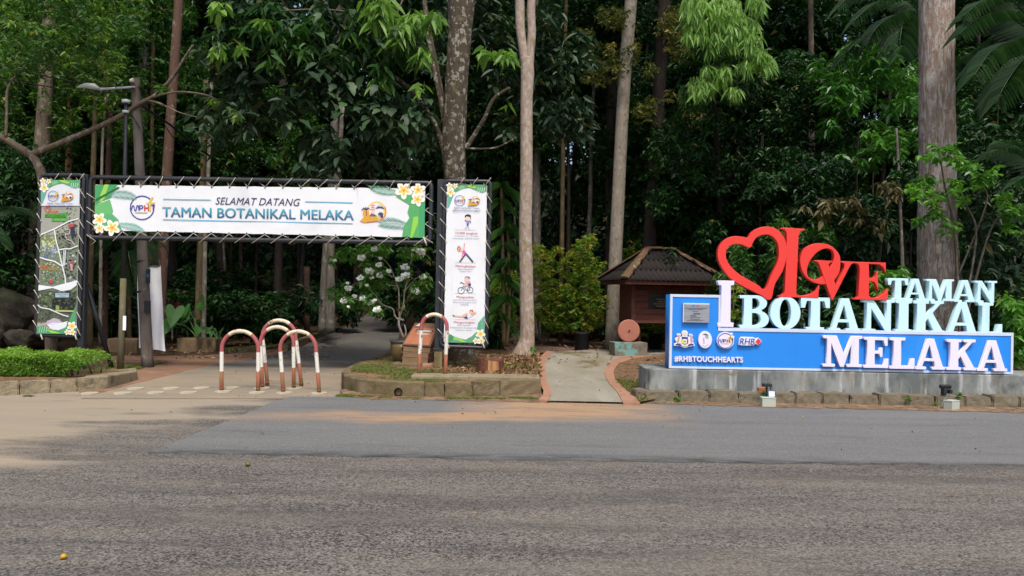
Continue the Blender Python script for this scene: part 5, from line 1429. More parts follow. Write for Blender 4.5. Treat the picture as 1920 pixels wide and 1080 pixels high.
# ------------------------------------------------------------------ cart-shaped kiosk
M_rooftile = mat('dark_roof_tile', (0.021, 0.017, 0.016), .8, .2, [((0.034, 0.028, 0.026), 5, .48, .68), ((0.02, 0.017, 0.016), (4, 4, 12), .5, .7), ((0.14, 0.13, 0.11), 30, .70, .74)], (30, .5, .01))
M_ridge = mat('mossy_ridge_cap', (0.115, 0.060, 0.040), .9, .15, [((0.085, 0.082, 0.036), 3, .45, .62, 6.0), ((0.22, 0.11, 0.085), 5, .52, .68), ((0.42, 0.50, 0.36), 6, .64, .69), ((0.09, 0.07, 0.05), 9, .58, .72)], (30, .6, .01))
M_kiosk = mat('kiosk_brown_board', (0.105, 0.037, 0.025), .7, .25, [((0.075, 0.026, 0.018), (2, 2, 14), .42, .66), ((0.15, 0.065, 0.045), 2, .55, .75)], (25, .3, .006))  # brown darkened to carry the shade under the roof
M_plaque = mat('black_granite_plaque', (0.012, 0.012, 0.014), .25, .5)
M_gold = mat('dull_gold_paint', (0.16, 0.125, 0.06), .5, .4)
M_wheel = mat('salmon_painted_wheel', (0.37, 0.150, 0.105), .75, .2, [((0.30, 0.12, 0.085), 3, .45, .7), ((0.5, 0.4, 0.35), 22, .72, .75)], (20, .3, .005))
M_turq = mat('painted_block', (0.175, 0.16, 0.125), .9, .15, [((0.10, 0.09, 0.07), 5, .5, .7), ((0.14, 0.30, 0.29), (2.2, 2.2, 3.0), .56, .60, 6.0)], (30, .5, .008))
KYc = 20.8
ko = P(1235, 657, KYc); ko.z = 0
kiosk = thing('cart_kiosk', 'kiosk shaped like a bullock cart with dark scalloped roof and salmon wheel', 'kiosk', tuple(ko), rz=radians(9))
EZ, RZ, EX, EYd, RX = 1.97, 2.80, 1.38, 1.2, .36
mb = MB()
V = [(-EX,-EYd,EZ),(EX,-EYd,EZ),(EX,EYd,EZ),(-EX,EYd,EZ),(-RX,0,RZ),(RX,0,RZ)]
mb.add(V, [(0,1,5,4),(1,2,5),(2,3,4,5),(3,0,4),(3,2,1,0)])
roof = mb.build('roof', M_rooftile, kiosk, local=True)
MB().box((-EX+.05,-EYd+.05,EZ-.10),(EX-.05,EYd-.05,EZ-.004)).build('fascia', M_kiosk, roof, local=True)
# tiles: one curved tile mesh, laid in three overlapping courses on the front and the left slope
def tile_mesh(w, l):
    mb = MB(); V, n = [], 6
    for j, (yy, lift) in enumerate(((0, .035), (l, .008))):
        for i in range(n+1):
            u = i/n - .5
            V.append((u*w, yy - (0.03*cos(2*pi*u) if j == 0 else 0), lift + .014*cos(2*pi*u)))
    V += [(x, y, z-.022) for x, y, z in V[:n+1]]
    fs = [(i, i+1, n+2+i, n+1+i) for i in range(n)] + [(2*n+2+i, 2*n+3+i, i+1, i) for i in range(n)]
    mb.add(V, fs, 0, True)
    return mb.mesh('tile')
slope_f = Vector((0, EYd, RZ-EZ)); slope_s = Vector((EX-RX, 0, RZ-EZ))
tm = tile_mesh(.135, slope_f.length/3 + .03); tm.materials.append(M_rooftile)
ts_ = tile_mesh(.135, slope_s.length/3 + .03); ts_.materials.append(M_rooftile)
def put_tile(me, M):
    o = bpy.data.objects.new('tile', me); COL.objects.link(o); o.parent = roof; o.matrix_local = M
for sgn in (1, -1):
    for c_ in range(3):
        tt = c_/3
        wdt = EX + (RX-EX)*(tt + .10)
        nn = int(2*wdt/.135)
        for i in range(nn):
            x = (i - (nn-1)/2) * .135
            if sgn > 0: M = Matrix.Translation((x, -EYd + slope_f.y*tt, EZ + slope_f.z*tt)) @ Matrix.Rotation(atan2(slope_f.z, slope_f.y), 4, 'X')
            else: continue
            put_tile(tm, M)
for sgn in (-1, 1):
    for c_ in range(3):
        tt = c_/3; wdt = EYd * (1 - (tt + .10)); nn = int(2*wdt/.135)
        for i in range(nn):
            y = (i - (nn-1)/2) * .135
            M = Matrix.Translation((sgn*(EX - slope_s.x*tt), y, EZ + slope_s.z*tt)) @ Matrix.Rotation(pi/2 if sgn > 0 else -pi/2, 4, 'Z') @ Matrix.Rotation(atan2(slope_s.z, slope_s.x), 4, 'X')
            put_tile(ts_, M)
def cap(p, q, w=.11):
    p, q = Vector(p), Vector(q); n = 6
    d = (q-p).normalized(); s = d.cross(Vector((0,0,1))).normalized(); u = s.cross(d)
    mb = MB(); V = []
    for P_ in (p, q):
        for i in range(n+1):
            a = pi*i/n
            V.append(P_ + s*cos(a)*w + u*(sin(a)*w*.5 + .03))
    mb.add(V, [(i, i+1, n+2+i, n+1+i) for i in range(n)], 0, True)
    mb.add(V[:n+1], [tuple(range(n+1))]); mb.add(V[n+1:], [tuple(range(n, -1, -1))])
    mb.build('ridge_cap', M_ridge, roof, local=True)
for sx in (-1, 1):
    for sy in (-1, 1):
        e, r_ = Vector((sx*EX*1.0, sy*EYd*1.0, EZ+.02)), Vector((sx*RX, 0, RZ+.02))
        for k in range(3): cap(e.lerp(r_, k/3 + (.003 if k else 0)), e.lerp(r_, (k+1)/3 + .02), .125 - .008*k)
cap((-RX-.06,0,RZ+.02),(0,0,RZ+.03)); cap((0,0,RZ+.02),(RX+.06,0,RZ+.02))
# body
MB().box((-.96,-.52,.90),(1.0,.55,EZ-.1)).build('body', M_kiosk, kiosk, local=True, bevel=.01)
for k in range(6):
    z0, z1 = .93 + k*.165, .93 + (k+1)*.165 - .012
    MB().box((-.86,-.545,z0),(.9,-.52,min(z1,EZ-.12))).build('plank', M_kiosk, kiosk, local=True, bevel=.004)
mb = MB().box((-.98,-.60,.86),(-.86,-.5,EZ-.1)).box((.9,-.60,.86),(1.02,-.5,EZ-.1)).box((-.86,-.60,.86),(.9,-.5,.93)); mb.build('board_frame', M_kiosk, kiosk, local=True, bevel=.008)
MB().box((-.50,-.575,1.24),(.62,-.546,1.66)).build('plaque', M_plaque, kiosk, local=True, bevel=.004)
mb = MB()
for (x0, x1, z) in ((-.04,.10,1.58),(-.30,.36,1.49),(-.26,.32,1.43),(-.38,.44,1.37),(-.30,.36,1.31)): mb.box((x0,-.580,z-.010 - (.02 if z > 1.55 else 0)),(x1,-.5755,z+.010 + (.02 if z > 1.55 else 0)))
mb.build('plaque_lines', M_gold, kiosk, local=True)
def wheel(x):
    mb = MB(); n = 32
    prof = [(0.02,-.05),(.05,-.055),(.06,-.045),(.27,-.045),(.29,-.035),(.29,.035),(.27,.045),(.02,.045)]
    V = []
    for r, y in prof:
        for k in range(n): V.append((x + r*cos(2*pi*k/n), -.86 + y, .672 + r*sin(2*pi*k/n)))
    fs = [(j*n+k, (j+1)*n+k, (j+1)*n+(k+1) % n, j*n+(k+1) % n) for j in range(len(prof)-1) for k in range(n)]
    fs += [tuple(range(n)), tuple(range(len(prof)*n-1, (len(prof)-1)*n-1, -1))]
    mb.add(V, fs, 0, False); w = mb.build('wheel', M_wheel, kiosk, local=True)
    mb = MB(); V = [(x + .022*cos(2*pi*k/10), -.912, .672 + .022*sin(2*pi*k/10)) for k in range(10)]; V2 = [(a, -.93, c) for a, b, c in V]
    mb.add(V + V2, [(k, (k+1) % 10, 10+(k+1) % 10, 10+k) for k in range(10)] + [tuple(range(10, 20))]); mb.build('hub', M_black, w, local=True)
wheel(-1.13); wheel(1.13)
MB().tube([(-1.13,-.80,.672),(-1.13,-.3,.672),(-.9,-.3,.95)], .05, 8).tube([(1.13,-.80,.672),(1.13,-.3,.672),(.9,-.3,.95)], .05, 8).build('axle', M_kiosk, kiosk, local=True)
MB().box((-1.58,-1.16,-.03),(-.72,-.62,.385)).build('support_block', M_turq, kiosk, local=True, bevel=.012)
MB().box((.72,-1.16,-.03),(1.58,-.62,.385)).build('support_block', M_turq, kiosk, local=True, bevel=.012)
MB().box((-.72,-1.05,-.03),(.72,-.66,.09)).build('base_step', M_turq, kiosk, local=True, bevel=.01)
MB().tube([(-.62,-.2,-.02),(-.62,-.2,.9)], .045, 8).tube([(.7,-.2,-.02),(.7,-.2,.9)], .045, 8).build('leg', M_kiosk, kiosk, local=True)
# dark drums
M_drum = mat('black_drum', (0.010, 0.010, 0.011), .7, .2)
for px, py, Y, w, h, lab in ((1090.5, 656, 21.6, 27, 34, 'squat black drum standing alone behind the top of the curved footpath'), (1228, 653, 22.6, 25, 29, 'squat black drum standing under the kiosk board')):
    c = P(px, py, Y); c.z = gz(Y) + (.0 if px < 1200 else .0); r = w/F*Y/2
    MB().lathe([(r*.94,0),(r,.02),(r,h/F*Y*.9),(r*1.05,h/F*Y*.92),(r*1.05,h/F*Y),(r*.9,h/F*Y),(r*.85,h/F*Y-.05)], tuple(c), 20).build_thing('drum', M_drum, lab, 'drum', 'black drums')

# ------------------------------------------------------------------ poles, lamp, cables, cloth
M_pole = mat('grey_concrete_pole', (0.135, 0.12, 0.11), .9, .15, [((0.085, 0.07, 0.06), (3, 3, .8), .45, .65), ((0.20, 0.185, 0.17), 7, .56, .72), ((0.10, 0.055, 0.03), (5, 5, 1.2), .60, .74)], (30, .6, .008))
M_pipe = mat('dark_pipe', (0.022, 0.024, 0.028), .5, .35)
M_post = mat('mossy_post', (0.125, 0.11, 0.07), .9, .15, [((0.085, 0.085, 0.035), (4, 4, 1.5), .45, .65), ((0.2, 0.19, 0.15), 8, .58, .72)], (30, .6, .008))
M_cable = mat('black_cable', (0.012, 0.012, 0.014), .5, .3)
M_lamp = mat('grey_lamp_casting', (0.42, 0.45, 0.48), .4, .5)
M_cloth = mat('white_cloth', (0.78, 0.80, 0.84), .8, .15, [((0.70, 0.72, 0.76), 2, .45, .7)])
UY = 15.3
up_ = thing('utility_pole', 'tall grey concrete pole with a street lamp arm behind the gate banner', 'utility pole', tuple(G(276, 686)))
pts, rr_ = smooth_path([P(277, 690, UY), P(268, 500, UY), P(262, 330, UY), P(253, 148, UY)], [.118, .105, .095, .085], 6)
MB().tube(pts, rr_, 14).build('shaft', M_pole, up_)
a, b = P(252, 163, UY-.1), P(184, 167, UY-.6)
MB().tube([a, b], .025, 8).build('lamp_arm', M_lamp, up_)
pts = [P(186, 166.5, UY-.6), P(176, 162, UY-.62), P(160, 160, UY-.64), P(143, 163, UY-.66)]
mb = MB().tube(pts, [.025, .062, .05, .012], 10); mb.build('lamp_head', M_lamp, up_)
MB().tube([P(250, 150, UY-.12), P(242, 151, UY-.14)], [.05, .03], 8).build('insulator', M_signpaint, up_)
mb = MB()
for py in (488, 545): mb.tube([P(265.5, py, UY), P(266, py+3, UY)], .117, 14)
mb.build('strap', M_black, up_)
p = P(276, 575, UY-.12); MB().box((p.x-.05, UY-.14, p.z-.12), (p.x+.05, UY-.08, p.z+.12)).build('number_plate', M_black, up_)
p = P(277, 518, UY-.12); MB().box((p.x-.03, UY-.14, p.z-.14), (p.x+.03, UY-.08, p.z+.14)).build('clip', M_black, up_)
p = P(277, 517, UY-.15); MB().box((p.x-.026, UY-.146, p.z-.03), (p.x+.026, UY-.141, p.z+.0)).box((p.x-.026, UY-.146, p.z+.002), (p.x+.026, UY-.141, p.z+.03)).build('sticker', mat('blue_sticker', (.05,.10,.4)), up_)
tp = thing('pipe_post', 'thin mossy post with a black pipe extension left of the concrete pole', 'post', tuple(G(226, 697)))
TY = G(226, 697).y
MB().tube([G(226, 698) - Vector((0,0,.02)), P(229, 600, TY), P(231, 522, TY)], [.062, .058, .055], 10).build('post_base', M_post, tp)
MB().tube([P(231, 523, TY), P(234, 330, TY), P(236, 185, TY)], [.042, .038, .034], 10).build('pipe', M_pipe, tp)
MB().tube([P(235.5, 193, TY), P(235.6, 187, TY)], .075, 10).tube([P(235, 212, TY), P(235.1, 207, TY)], .06, 10).build('collar', M_lamp, tp)
a, b = P(233.5, 592, TY-.02), P(239, 619, TY-.02)
MB().box((a.x, TY-.08, b.z), (b.x, TY-.075, a.z)).build_thing('paper_notice', M_cloth, 'small blank white paper fixed to the thin mossy post', 'notice')
# cloth hung behind the pole
def cloth():
    V, fs = [], []; nu, nv = 16, 20; YC = UY + .2
    o = P(285, 655, YC)
    for j in range(nv+1):
        v = j/nv
        xl = 258.5 + (256.5-258.5)*v; xr = 302 + (300 + 12*v**2 - 300)*1.0
        for i in range(nu+1):
            u = i/nu
            px = xl + (xr-xl)*u; py = 498 + (653 + 5*u - 498)*v
            p = P(px, py, YC); p.y += .05*sin(u*9+v*2)*(.3+v) + .03*sin(u*4-v*5)
            V.append(p - o)
    n = nu+1
    for j in range(nv):
        for i in range(nu): fs.append(((j+1)*n+i, (j+1)*n+i+1, j*n+i+1, j*n+i))
    me = bpy.data.meshes.new('hanging_cloth'); me.from_pydata(V, [], fs); me.update(); me.polygons.foreach_set('use_smooth', [True]*len(me.polygons))
    ob = link('hanging_cloth', me, None, M_cloth); ob.location = o
    tag(ob, 'long white cloth banner hanging behind the grey concrete pole', 'cloth')
    MB().tube([P(257.5, 498, YC), P(303, 499, YC)], .012, 6).build('top_rod', M_pipe, ob)
cloth()
def cable(pts, r, label):
    q, rr_ = smooth_path([P(*p) for p in pts], [r]*len(pts), 8)
    MB().tube(q, r, 6).build_thing('cable', M_cable, label, 'cable', 'overhead cables', origin=tuple(q[0]))
cable([(-60, 112, 14.5), (60, 137, 14.8), (150, 155, 15.0), (250, 165, 15.15)], .014, 'thick black cable running from the pole head off to the sky-lit side')
cable([(-60, 140, 14.5), (60, 157, 14.8), (150, 172, 15.0), (248, 172, 15.15)], .010, 'thin black cable sagging just under the thick one beside the street lamp')
cable([(264, 197, 15.2), (320, 235, 16), (375, 280, 17), (440, 322, 18), (520, 380, 20)], .022, 'heavy black cable slanting from the pole down into the dark trees')
cable([(258, 160, 15.2), (290, 205, 15.8), (325, 258, 16.6), (370, 300, 17.6)], .010, 'thin cable slanting from the lamp arm across the red-brown trunk')
cable([(205, 200, 14.9), (235, 207, TY), (248, 218, 15.1), (262, 240, 15.2)], .009, 'short drooping cable from the black pipe to the pole')

# ------------------------------------------------------------------ boulders on the left
M_rock = mat('mossy_boulder', (0.042, 0.035, 0.027), .95, .1, [((0.022, 0.02, 0.016), 2.5, .42, .62, 6.0), ((0.075, 0.066, 0.052), 5, .54, .7), ((0.04, 0.055, 0.02), 1.6, .54, .7)], (8, 1.0, .05))
def boulder(px, py, Y, rx, ry, rz, seed, label):
    c = P(px, py, Y); rng = np.random.default_rng(seed)
    bm = bmesh.new(); bmesh.ops.create_icosphere(bm, subdivisions=4, radius=1.0)
    dirs = norm(rng.normal(size=(9, 3))); hh = rng.uniform(.62, .95, 9)
    for v in bm.verts:
        p = np.array(v.co); 
        for d_, h_ in zip(dirs, hh):
            k = p @ d_
            if k > h_: p = p - d_*(k-h_)*.85
        f = 1 + .05*sin(p[0]*7+seed)*cos(p[1]*6) + .035*sin(p[2]*13+p[0]*9)
        v.co = (p[0]*rx*f, p[1]*ry*f, p[2]*rz*f)
    zmin = min(v.co.z for v in bm.verts)
    me = bpy.data.meshes.new('boulder'); bm.to_mesh(me); bm.free()
    me.polygons.foreach_set('use_smooth', [True]*len(me.polygons))
    o = link('boulder', me, None, M_rock); o.location = (c.x, c.y, c.z); tag(o, label, 'boulder', 'boulders beside the hedge')
boulder(10, 590, 17.0, .75, .6, .62, 1, 'tall mossy boulder cut by the picture edge above the hedge')
boulder(55, 618, 17.4, .75, .6, .45, 2, 'broad dark boulder behind the lower corner of the photo banner')
boulder(36, 640, 16.4, .36, .3, .28, 3, 'small dark boulder in front of the broad one')
boulder(-35, 625, 16.4, .6, .5, .5, 4, 'mossy boulder mostly outside the picture edge')

# ------------------------------------------------------------------ two walkers far up the drive
def person(px, Y, label, shirt, pants, hair, seed):
    base = Vector((P(px, 520, Y).x, Y, gz(Y) + .006))
    o = thing('person', label, 'person', tuple(base), rz=random.Random(seed).uniform(-.3, .3))
    def skin(name, verts, edges, radii, material):
        me = bpy.data.meshes.new(name); me.from_pydata(verts, edges, []); me.update()
        ob = bpy.data.objects.new(name, me); COL.objects.link(ob)
        md = ob.modifiers.new('skin', 'SKIN'); md.use_smooth_shade = True
        for v, r in zip(me.skin_vertices[0].data, radii): v.radius = (r, r)
        me.skin_vertices[0].data[0].use_root = True
        sb = ob.modifiers.new('sub', 'SUBSURF'); sb.levels = sb.render_levels = 1
        m2 = bpy.data.meshes.new_from_object(ob.evaluated_get(bpy.context.evaluated_depsgraph_get()))
        m2.name = name
        bpy.data.objects.remove(ob); bpy.data.meshes.remove(me)
        m2.materials.clear()
        return link(name, m2, o, material)
    V = [(0,0,.95),(0,0,1.15),(0,0,1.36),(0,0,1.46),(0,-.01,1.54),(0,-.01,1.64),
         (.17,0,1.38),(.23,.02,1.10),(.24,-.06,.86),(.245,-.08,.78),(-.17,0,1.38),(-.23,-.02,1.10),(-.23,-.10,.87),(-.235,-.13,.79),
         (.09,0,.88),(.10,-.10,.48),(.10,-.02,.08),(.10,-.14,.035),(-.09,0,.88),(-.10,.06,.48),(-.10,.22,.10),(-.10,.12,.035)]
    E = [(0,1),(1,2),(2,3),(3,4),(4,5),(2,6),(6,7),(7,8),(8,9),(2,10),(10,11),(11,12),(12,13),(0,14),(14,15),(15,16),(16,17),(0,18),(18,19),(19,20),(20,21)]
    R = [.13,.125,.12,.055,.085,.075,.06,.045,.035,.035,.06,.045,.035,.035,.085,.06,.04,.035,.085,.06,.04,.035]
    skin('body', V, E, R, mat('skin_tone', (.26,.15,.10), .6))
    skin('shirt', [V[0],V[1],V[2],V[6],(.205,.01,1.2),V[10],(-.205,-.01,1.2)], [(0,1),(1,2),(2,3),(3,4),(2,5),(5,6)], [.155,.15,.145,.085,.07,.085,.07], mat('shirt_cloth', shirt, .8))
    skin('trousers', [(0,0,.93),V[14],V[15],(.10,-.04,.14),V[18],V[19],(-.10,.19,.16)], [(0,1),(1,2),(2,3),(0,4),(4,5),(5,6)], [.14,.10,.08,.06,.10,.08,.06], mat('trouser_cloth', pants, .8))
    skin('hair', [(0,.02,1.58),(0,.015,1.66)], [(0,1)], [.085,.085], mat('dark_hair', hair, .6))
person(804, 58, 'person in a white shirt walking far up the dark drive beside the gate post', (.55,.52,.62), (.02,.02,.03), (.01,.01,.01), 1)
person(784, 61, 'person in a lavender top walking far up the drive behind the white flowers', (.33,.33,.55), (.03,.03,.05), (.01,.01,.01), 2)

# ------------------------------------------------------------------ fruit and pods on the road
def pod(px, py, r, col, label, nm):
    p = G(px, py); mb = MB(); 
    mb.lathe([(.002,0),(r*.7,r*.25),(r,r*.8),(r*.75,r*1.35),(.004,r*1.6)], (p.x, p.y, .0), 12)
    mb.build_thing(nm, mat(nm + '_skin', col, .5, .4, [((col[0]*.5, col[1]*.5, col[2]*.4), 60, .5, .65)]), label, 'fallen fruit')
pod(120, 1048, .021, (.42,.24,.02), 'yellow fallen fruit lying on the coarse road', 'yellow_fruit')
pod(465, 874, .027, (.12,.13,.03), 'dark green fallen fruit lying where the coarse road meets the new asphalt', 'green_fruit')
# ------------------------------------------------------------------ trees
def bark(name, c, c2, c3, scale=5.0, lo=.5, hi=.62, bump=.7, vert=1.0, c4=None, base=None):
    L = [(c2, (scale, scale, scale*vert), lo, hi, 6.0), (c3, (scale*2.2, scale*2.2, scale*.6*vert), .52, .7, 5.0)]
    if c4: L.append((c4, (scale*.5, scale*.5, scale*.5), .56, .66, 5.0))
    m = mat(name, c, .95, .12, L, ((scale*5, scale*5, scale*5*min(1, vert)), bump, .03))
    if base:        # moss and splashed earth on the foot of the trunk
        nt = m.node_tree; b = nt.nodes['Principled BSDF']; src = b.inputs['Base Color'].links[0].from_socket
        tc = nt.nodes.new('ShaderNodeTexCoord'); sp = nt.nodes.new('ShaderNodeSeparateXYZ'); nt.links.new(tc.outputs['Object'], sp.inputs[0])
        z = math_node(nt, 'ADD', sp.outputs[2], math_node(nt, 'MULTIPLY', noise_fac(nt, (3, 3, 1.2), .3, .7, 5.0, loc=(5, 5, 5)), 1.3))
        r = nt.nodes.new('ShaderNodeMapRange'); r.inputs[1].default_value, r.inputs[2].default_value = 1.5, .55; nt.links.new(z, r.inputs[0])
        nt.links.new(mixc(nt, math_node(nt, 'MULTIPLY', r.outputs[0], .85), src, base), b.inputs['Base Color'])
    return m
M_bk_main = bark('lichen_bark', (0.080, 0.064, 0.046), (0.30, 0.285, 0.24), (0.048, 0.038, 0.03), 11.0, .54, .59, .9, .8, (0.15, 0.125, 0.085), (0.15, 0.095, 0.055))
M_bk_fork = bark('pale_pinkish_bark', (0.34, 0.265, 0.22), (0.43, 0.37, 0.31), (0.22, 0.165, 0.13), 13.0, .5, .57, .8, .6, (0.25, 0.20, 0.11), (0.22, 0.12, 0.06))
M_bk_pale = bark('pale_grey_bark', (0.30, 0.26, 0.21), (0.36, 0.32, 0.27), (0.19, 0.15, 0.12), 13.0, .5, .58, .8, .6, (0.18, 0.15, 0.12), (0.09, 0.075, 0.05))
M_bk_right = bark('flaky_grey_brown_bark', (0.31, 0.235, 0.185), (0.42, 0.385, 0.35), (0.14, 0.10, 0.08), 17.0, .49, .54, 1.0, .25, (0.24, 0.18, 0.14), (0.17, 0.125, 0.095))
M_bk_dark = bark('dim_forest_bark', (0.045, 0.034, 0.030), (0.065, 0.052, 0.045), (0.028, 0.022, 0.02), 4.0, .5, .65, .7, .6)  # near-black bark colour carries the dimness deep in the wood
M_bk_mott = bark('mottled_forest_bark', (0.125, 0.095, 0.072), (0.20, 0.175, 0.145), (0.075, 0.055, 0.042), 7.0, .53, .6, .8, .7)
M_bk_red = bark('red_brown_forest_bark', (0.105, 0.064, 0.048), (0.21, 0.17, 0.14), (0.09, 0.05, 0.036), 8.0, .58, .63, .8, .7)
M_bk_orange = bark('peeling_orange_bark', (0.26, 0.14, 0.085), (0.12, 0.07, 0.045), (0.32, 0.19, 0.13), 7.0, .5, .6, .8, .6)
M_bk_grey = bark('grey_forest_bark', (0.14, 0.125, 0.105), (0.24, 0.225, 0.195), (0.075, 0.065, 0.05), 7.0, .53, .6, .8, .7)
M_bk_mossy = bark('mossy_yellow_bark', (0.085, 0.066, 0.035), (0.13, 0.105, 0.06), (0.075, 0.055, 0.03), 6.0, .5, .62, .7, .6)
def noise_table(seed, nr, na, amp, vstretch=6):
    rng = np.random.default_rng(seed)
    t = np.zeros((nr, na))
    for (sr, sa, w) in ((vstretch, 3, .6), (vstretch*.5, 1.5, .4)):
        a = rng.normal(size=(int(nr/sr)+3, int(na/sa)+1))
        ri = np.arange(nr)/sr; ci = np.arange(na)/sa
        r0 = ri.astype(int); c0 = ci.astype(int) % a.shape[1]; c1 = (c0+1) % a.shape[1]
        fr = (ri-r0)[:, None]; fc = (ci-ci.astype(int))[None, :]
        t += w * ((a[r0][:, c0]*(1-fc) + a[r0][:, c1]*fc)*(1-fr) + (a[r0+1][:, c0]*(1-fc) + a[r0+1][:, c1]*fc)*fr)
    return 1 + amp*t
def stem_mb(pts, rpx, seg=12, m=6, amp=.03, seed=0, vs=5, mb=None, cap=True):
    """pts: (px, py, Y); rpx: radius in photo pixels"""
    w = [P(*p) for p in pts]; r = [max(.004, a/F*p[2]) for a, p in zip(rpx, pts)]
    q, rr_ = smooth_path(w, r, m)
    tb = noise_table(seed, len(q), seg, amp, vs)
    mb = mb or MB()
    return mb.tube(q, rr_, seg, cap=cap, noise=lambda i, a: tb[i, int(round(a/(2*pi)*seg)) % seg])
def tree(name, label, base, material, trunk, rpx, limbs=(), group=None, seg=12, m=6, amp=.035, seed=0, vs=5, cat='tree'):
    b = Vector(base); root = thing(name, label, cat, tuple(b), group)
    stem_mb(trunk, rpx, seg, m, amp, seed, vs).build('trunk', material, root)
    for k, (lp, lr) in enumerate(limbs):
        stem_mb(lp, lr, 8, 5, .05, seed+k+1, 3).build('limb', material, root)
    return root
def on_ground(px, Y, dz=0.0):
    p = P(px, 600, Y); return Vector((p.x, Y, gz(Y) + dz))

# leaf materials (the background greens are darkened for forest shade)
L_dark = leaf_mat('dark_broad_leaf', (0.012, 0.030, 0.013), (0.022, 0.050, 0.022), (0.045, 0.085, 0.034), .12, .5, .25, (.10, .085, .03))
L_mid = leaf_mat('mid_green_leaf', (0.011, 0.046, 0.008), (0.028, 0.090, 0.014), (0.085, 0.185, 0.026), .25, old=(.22,.18,.04))
L_fine = leaf_mat('fine_green_leaf', (0.014, 0.052, 0.009), (0.042, 0.105, 0.016), (0.145, 0.25, 0.032), .3, old=(.25,.22,.05))
L_bright = leaf_mat('bright_young_leaf', (0.075, 0.165, 0.028), (0.12, 0.235, 0.042), (0.20, 0.33, 0.065), .38)
L_hang = leaf_mat('pale_hanging_leaf', (0.10, 0.20, 0.035), (0.165, 0.30, 0.065), (0.27, 0.42, 0.12), .4)
L_shrub = leaf_mat('orange_tipped_leaf', (0.045, 0.12, 0.016), (0.15, 0.25, 0.025), (0.50, 0.21, 0.045), .35)
L_yel = leaf_mat('olive_yellow_leaf', (0.05, 0.075, 0.02), (0.12, 0.13, 0.03), (0.38, 0.30, 0.10), .3)
L_hedge = leaf_mat('hedge_leaf', (0.07, 0.16, 0.018), (0.14, 0.27, 0.032), (0.25, 0.40, 0.06), .35)
L_palm = leaf_mat('palm_leaflet', (0.014, 0.045, 0.016), (0.026, 0.07, 0.026), (0.055, 0.115, 0.042), .25, .35, .45)
L_bg = leaf_mat('background_leaf', (0.0035, 0.018, 0.004), (0.008, 0.038, 0.007), (0.030, 0.10, 0.015), .12, old=(.14,.11,.03))  # near-black greens hold the shade of the wood in the leaf colour
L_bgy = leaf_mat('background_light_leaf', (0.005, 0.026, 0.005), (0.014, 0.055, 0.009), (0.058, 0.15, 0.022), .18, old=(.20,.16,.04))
L_bush = leaf_mat('glossy_bush_leaf', (0.020, 0.082, 0.012), (0.044, 0.15, 0.020), (0.12, 0.29, 0.035), .3, .36, .45)
L_brown = leaf_mat('brown_tinged_leaf', (0.05, 0.05, 0.02), (0.085, 0.075, 0.03), (0.15, 0.12, 0.05), .25)
M_twig = mat('twig_bark', (0.10, 0.085, 0.065), .9, .1, [((0.17, 0.15, 0.12), 9, .5, .65)])

def px_points(rng, centres, n, Y0, Y1):
    """n points spread in discs (px, py, radius px) seen from the photograph, between depths Y0 and Y1"""
    c = np.array(centres, float); w = c[:, 2]**1.5; w /= w.sum()
    i = rng.choice(len(c), n, p=w)
    r = c[i, 2] * np.sqrt(rng.random(n)); a = rng.random(n)*2*pi
    px, py = c[i, 0] + r*np.cos(a), c[i, 1] + r*np.sin(a)
    Y = rng.uniform(Y0, Y1, n)
    u, v = px-960, 540-py
    up, vp = u*CR - v*SR, u*SR + v*CR + 5
    return np.stack([up/F*Y, Y, CAM_H + vp/F*Y], 1), i/max(1, len(c)-1)
def crown_px(root, name, material, centres, Y0, Y1, n, k, L, W, down=.25, seed=0, hexa=True, droop=.25, bias=None, tilt=.5, fold=.18):
    rng = np.random.default_rng(seed)
    pts, g = px_points(rng, centres, n, Y0, Y1)
    perm = rng.random(len(centres)); lvb = perm[(g*max(1, len(centres)-1)).round().astype(int)]
    if bias: lvb = bias(pts, lvb, rng)
    B, D, Ls, Ws, lv = whorl(rng, pts, k, L, W, down, None, lvb)
    o = world_loc(root)
    me = leaf_mesh(name, rng, B - np.array(o), D, Ls, Ws, droop=droop, hexa=hexa, lv=lv, tilt=tilt, fold=fold)
    return link(name, me, root, material)
def boxc(rng, n, x0, x1, y0, y1, r0, r1):
    return [(rng.uniform(x0, x1), rng.uniform(y0, y1), rng.uniform(r0, r1)) for _ in range(n)]
R_ = random.Random(11)

# ---- main lichened tree by the right banner, dark broad leaves
TYm = 15.6
tm_ = tree('broadleaf_tree', 'stout lichen-blotched tree rising behind the exercise banner with dark broad leaves', on_ground(866, TYm, .12), M_bk_main,
    [(868,702,TYm),(866,672,TYm),(861,610,TYm),(856,480,TYm),(853,340,TYm),(851,260,TYm),(856,150,TYm),(862,60,TYm),(866,-20,TYm),(872,-160,TYm)], [44,30,25,22,20.5,22.5,21,22,27,30],
    [([(838,312,TYm),(826,262,TYm-.1),(808,222,TYm-.3),(782,182,TYm-.4),(748,150,TYm-.5),(722,134,TYm-.6),(702,112,TYm-.7)], [7,5.5,5,4.5,4,3.5,3]),
     ([(842,275,TYm),(828,200,TYm+.2),(812,120,TYm+.3),(800,50,TYm+.3),(792,-30,TYm+.3)], [7,5,4.5,4,3.5]),
     ([(872,280,TYm),(890,252,TYm),(908,222,TYm-.1),(926,185,TYm-.2),(956,164,TYm-.3)], [5,4.2,4,3.3,2.5]),
     ([(874,278,TYm),(905,279,TYm-.2),(935,275,TYm-.3),(968,257,TYm-.4)], [2.2,1.8,1.6,1.2])], seg=28, m=10, amp=.022, seed=3, vs=6)
cm = boxc(R_, 34, 395, 770, -30, 235, 30, 55) + boxc(R_, 12, 560, 780, 190, 300, 20, 40)
crown_px(tm_, 'crown', L_dark, cm, 14.2, 17.5, 1500, 5, .24, .12, .30, 21, droop=.3)
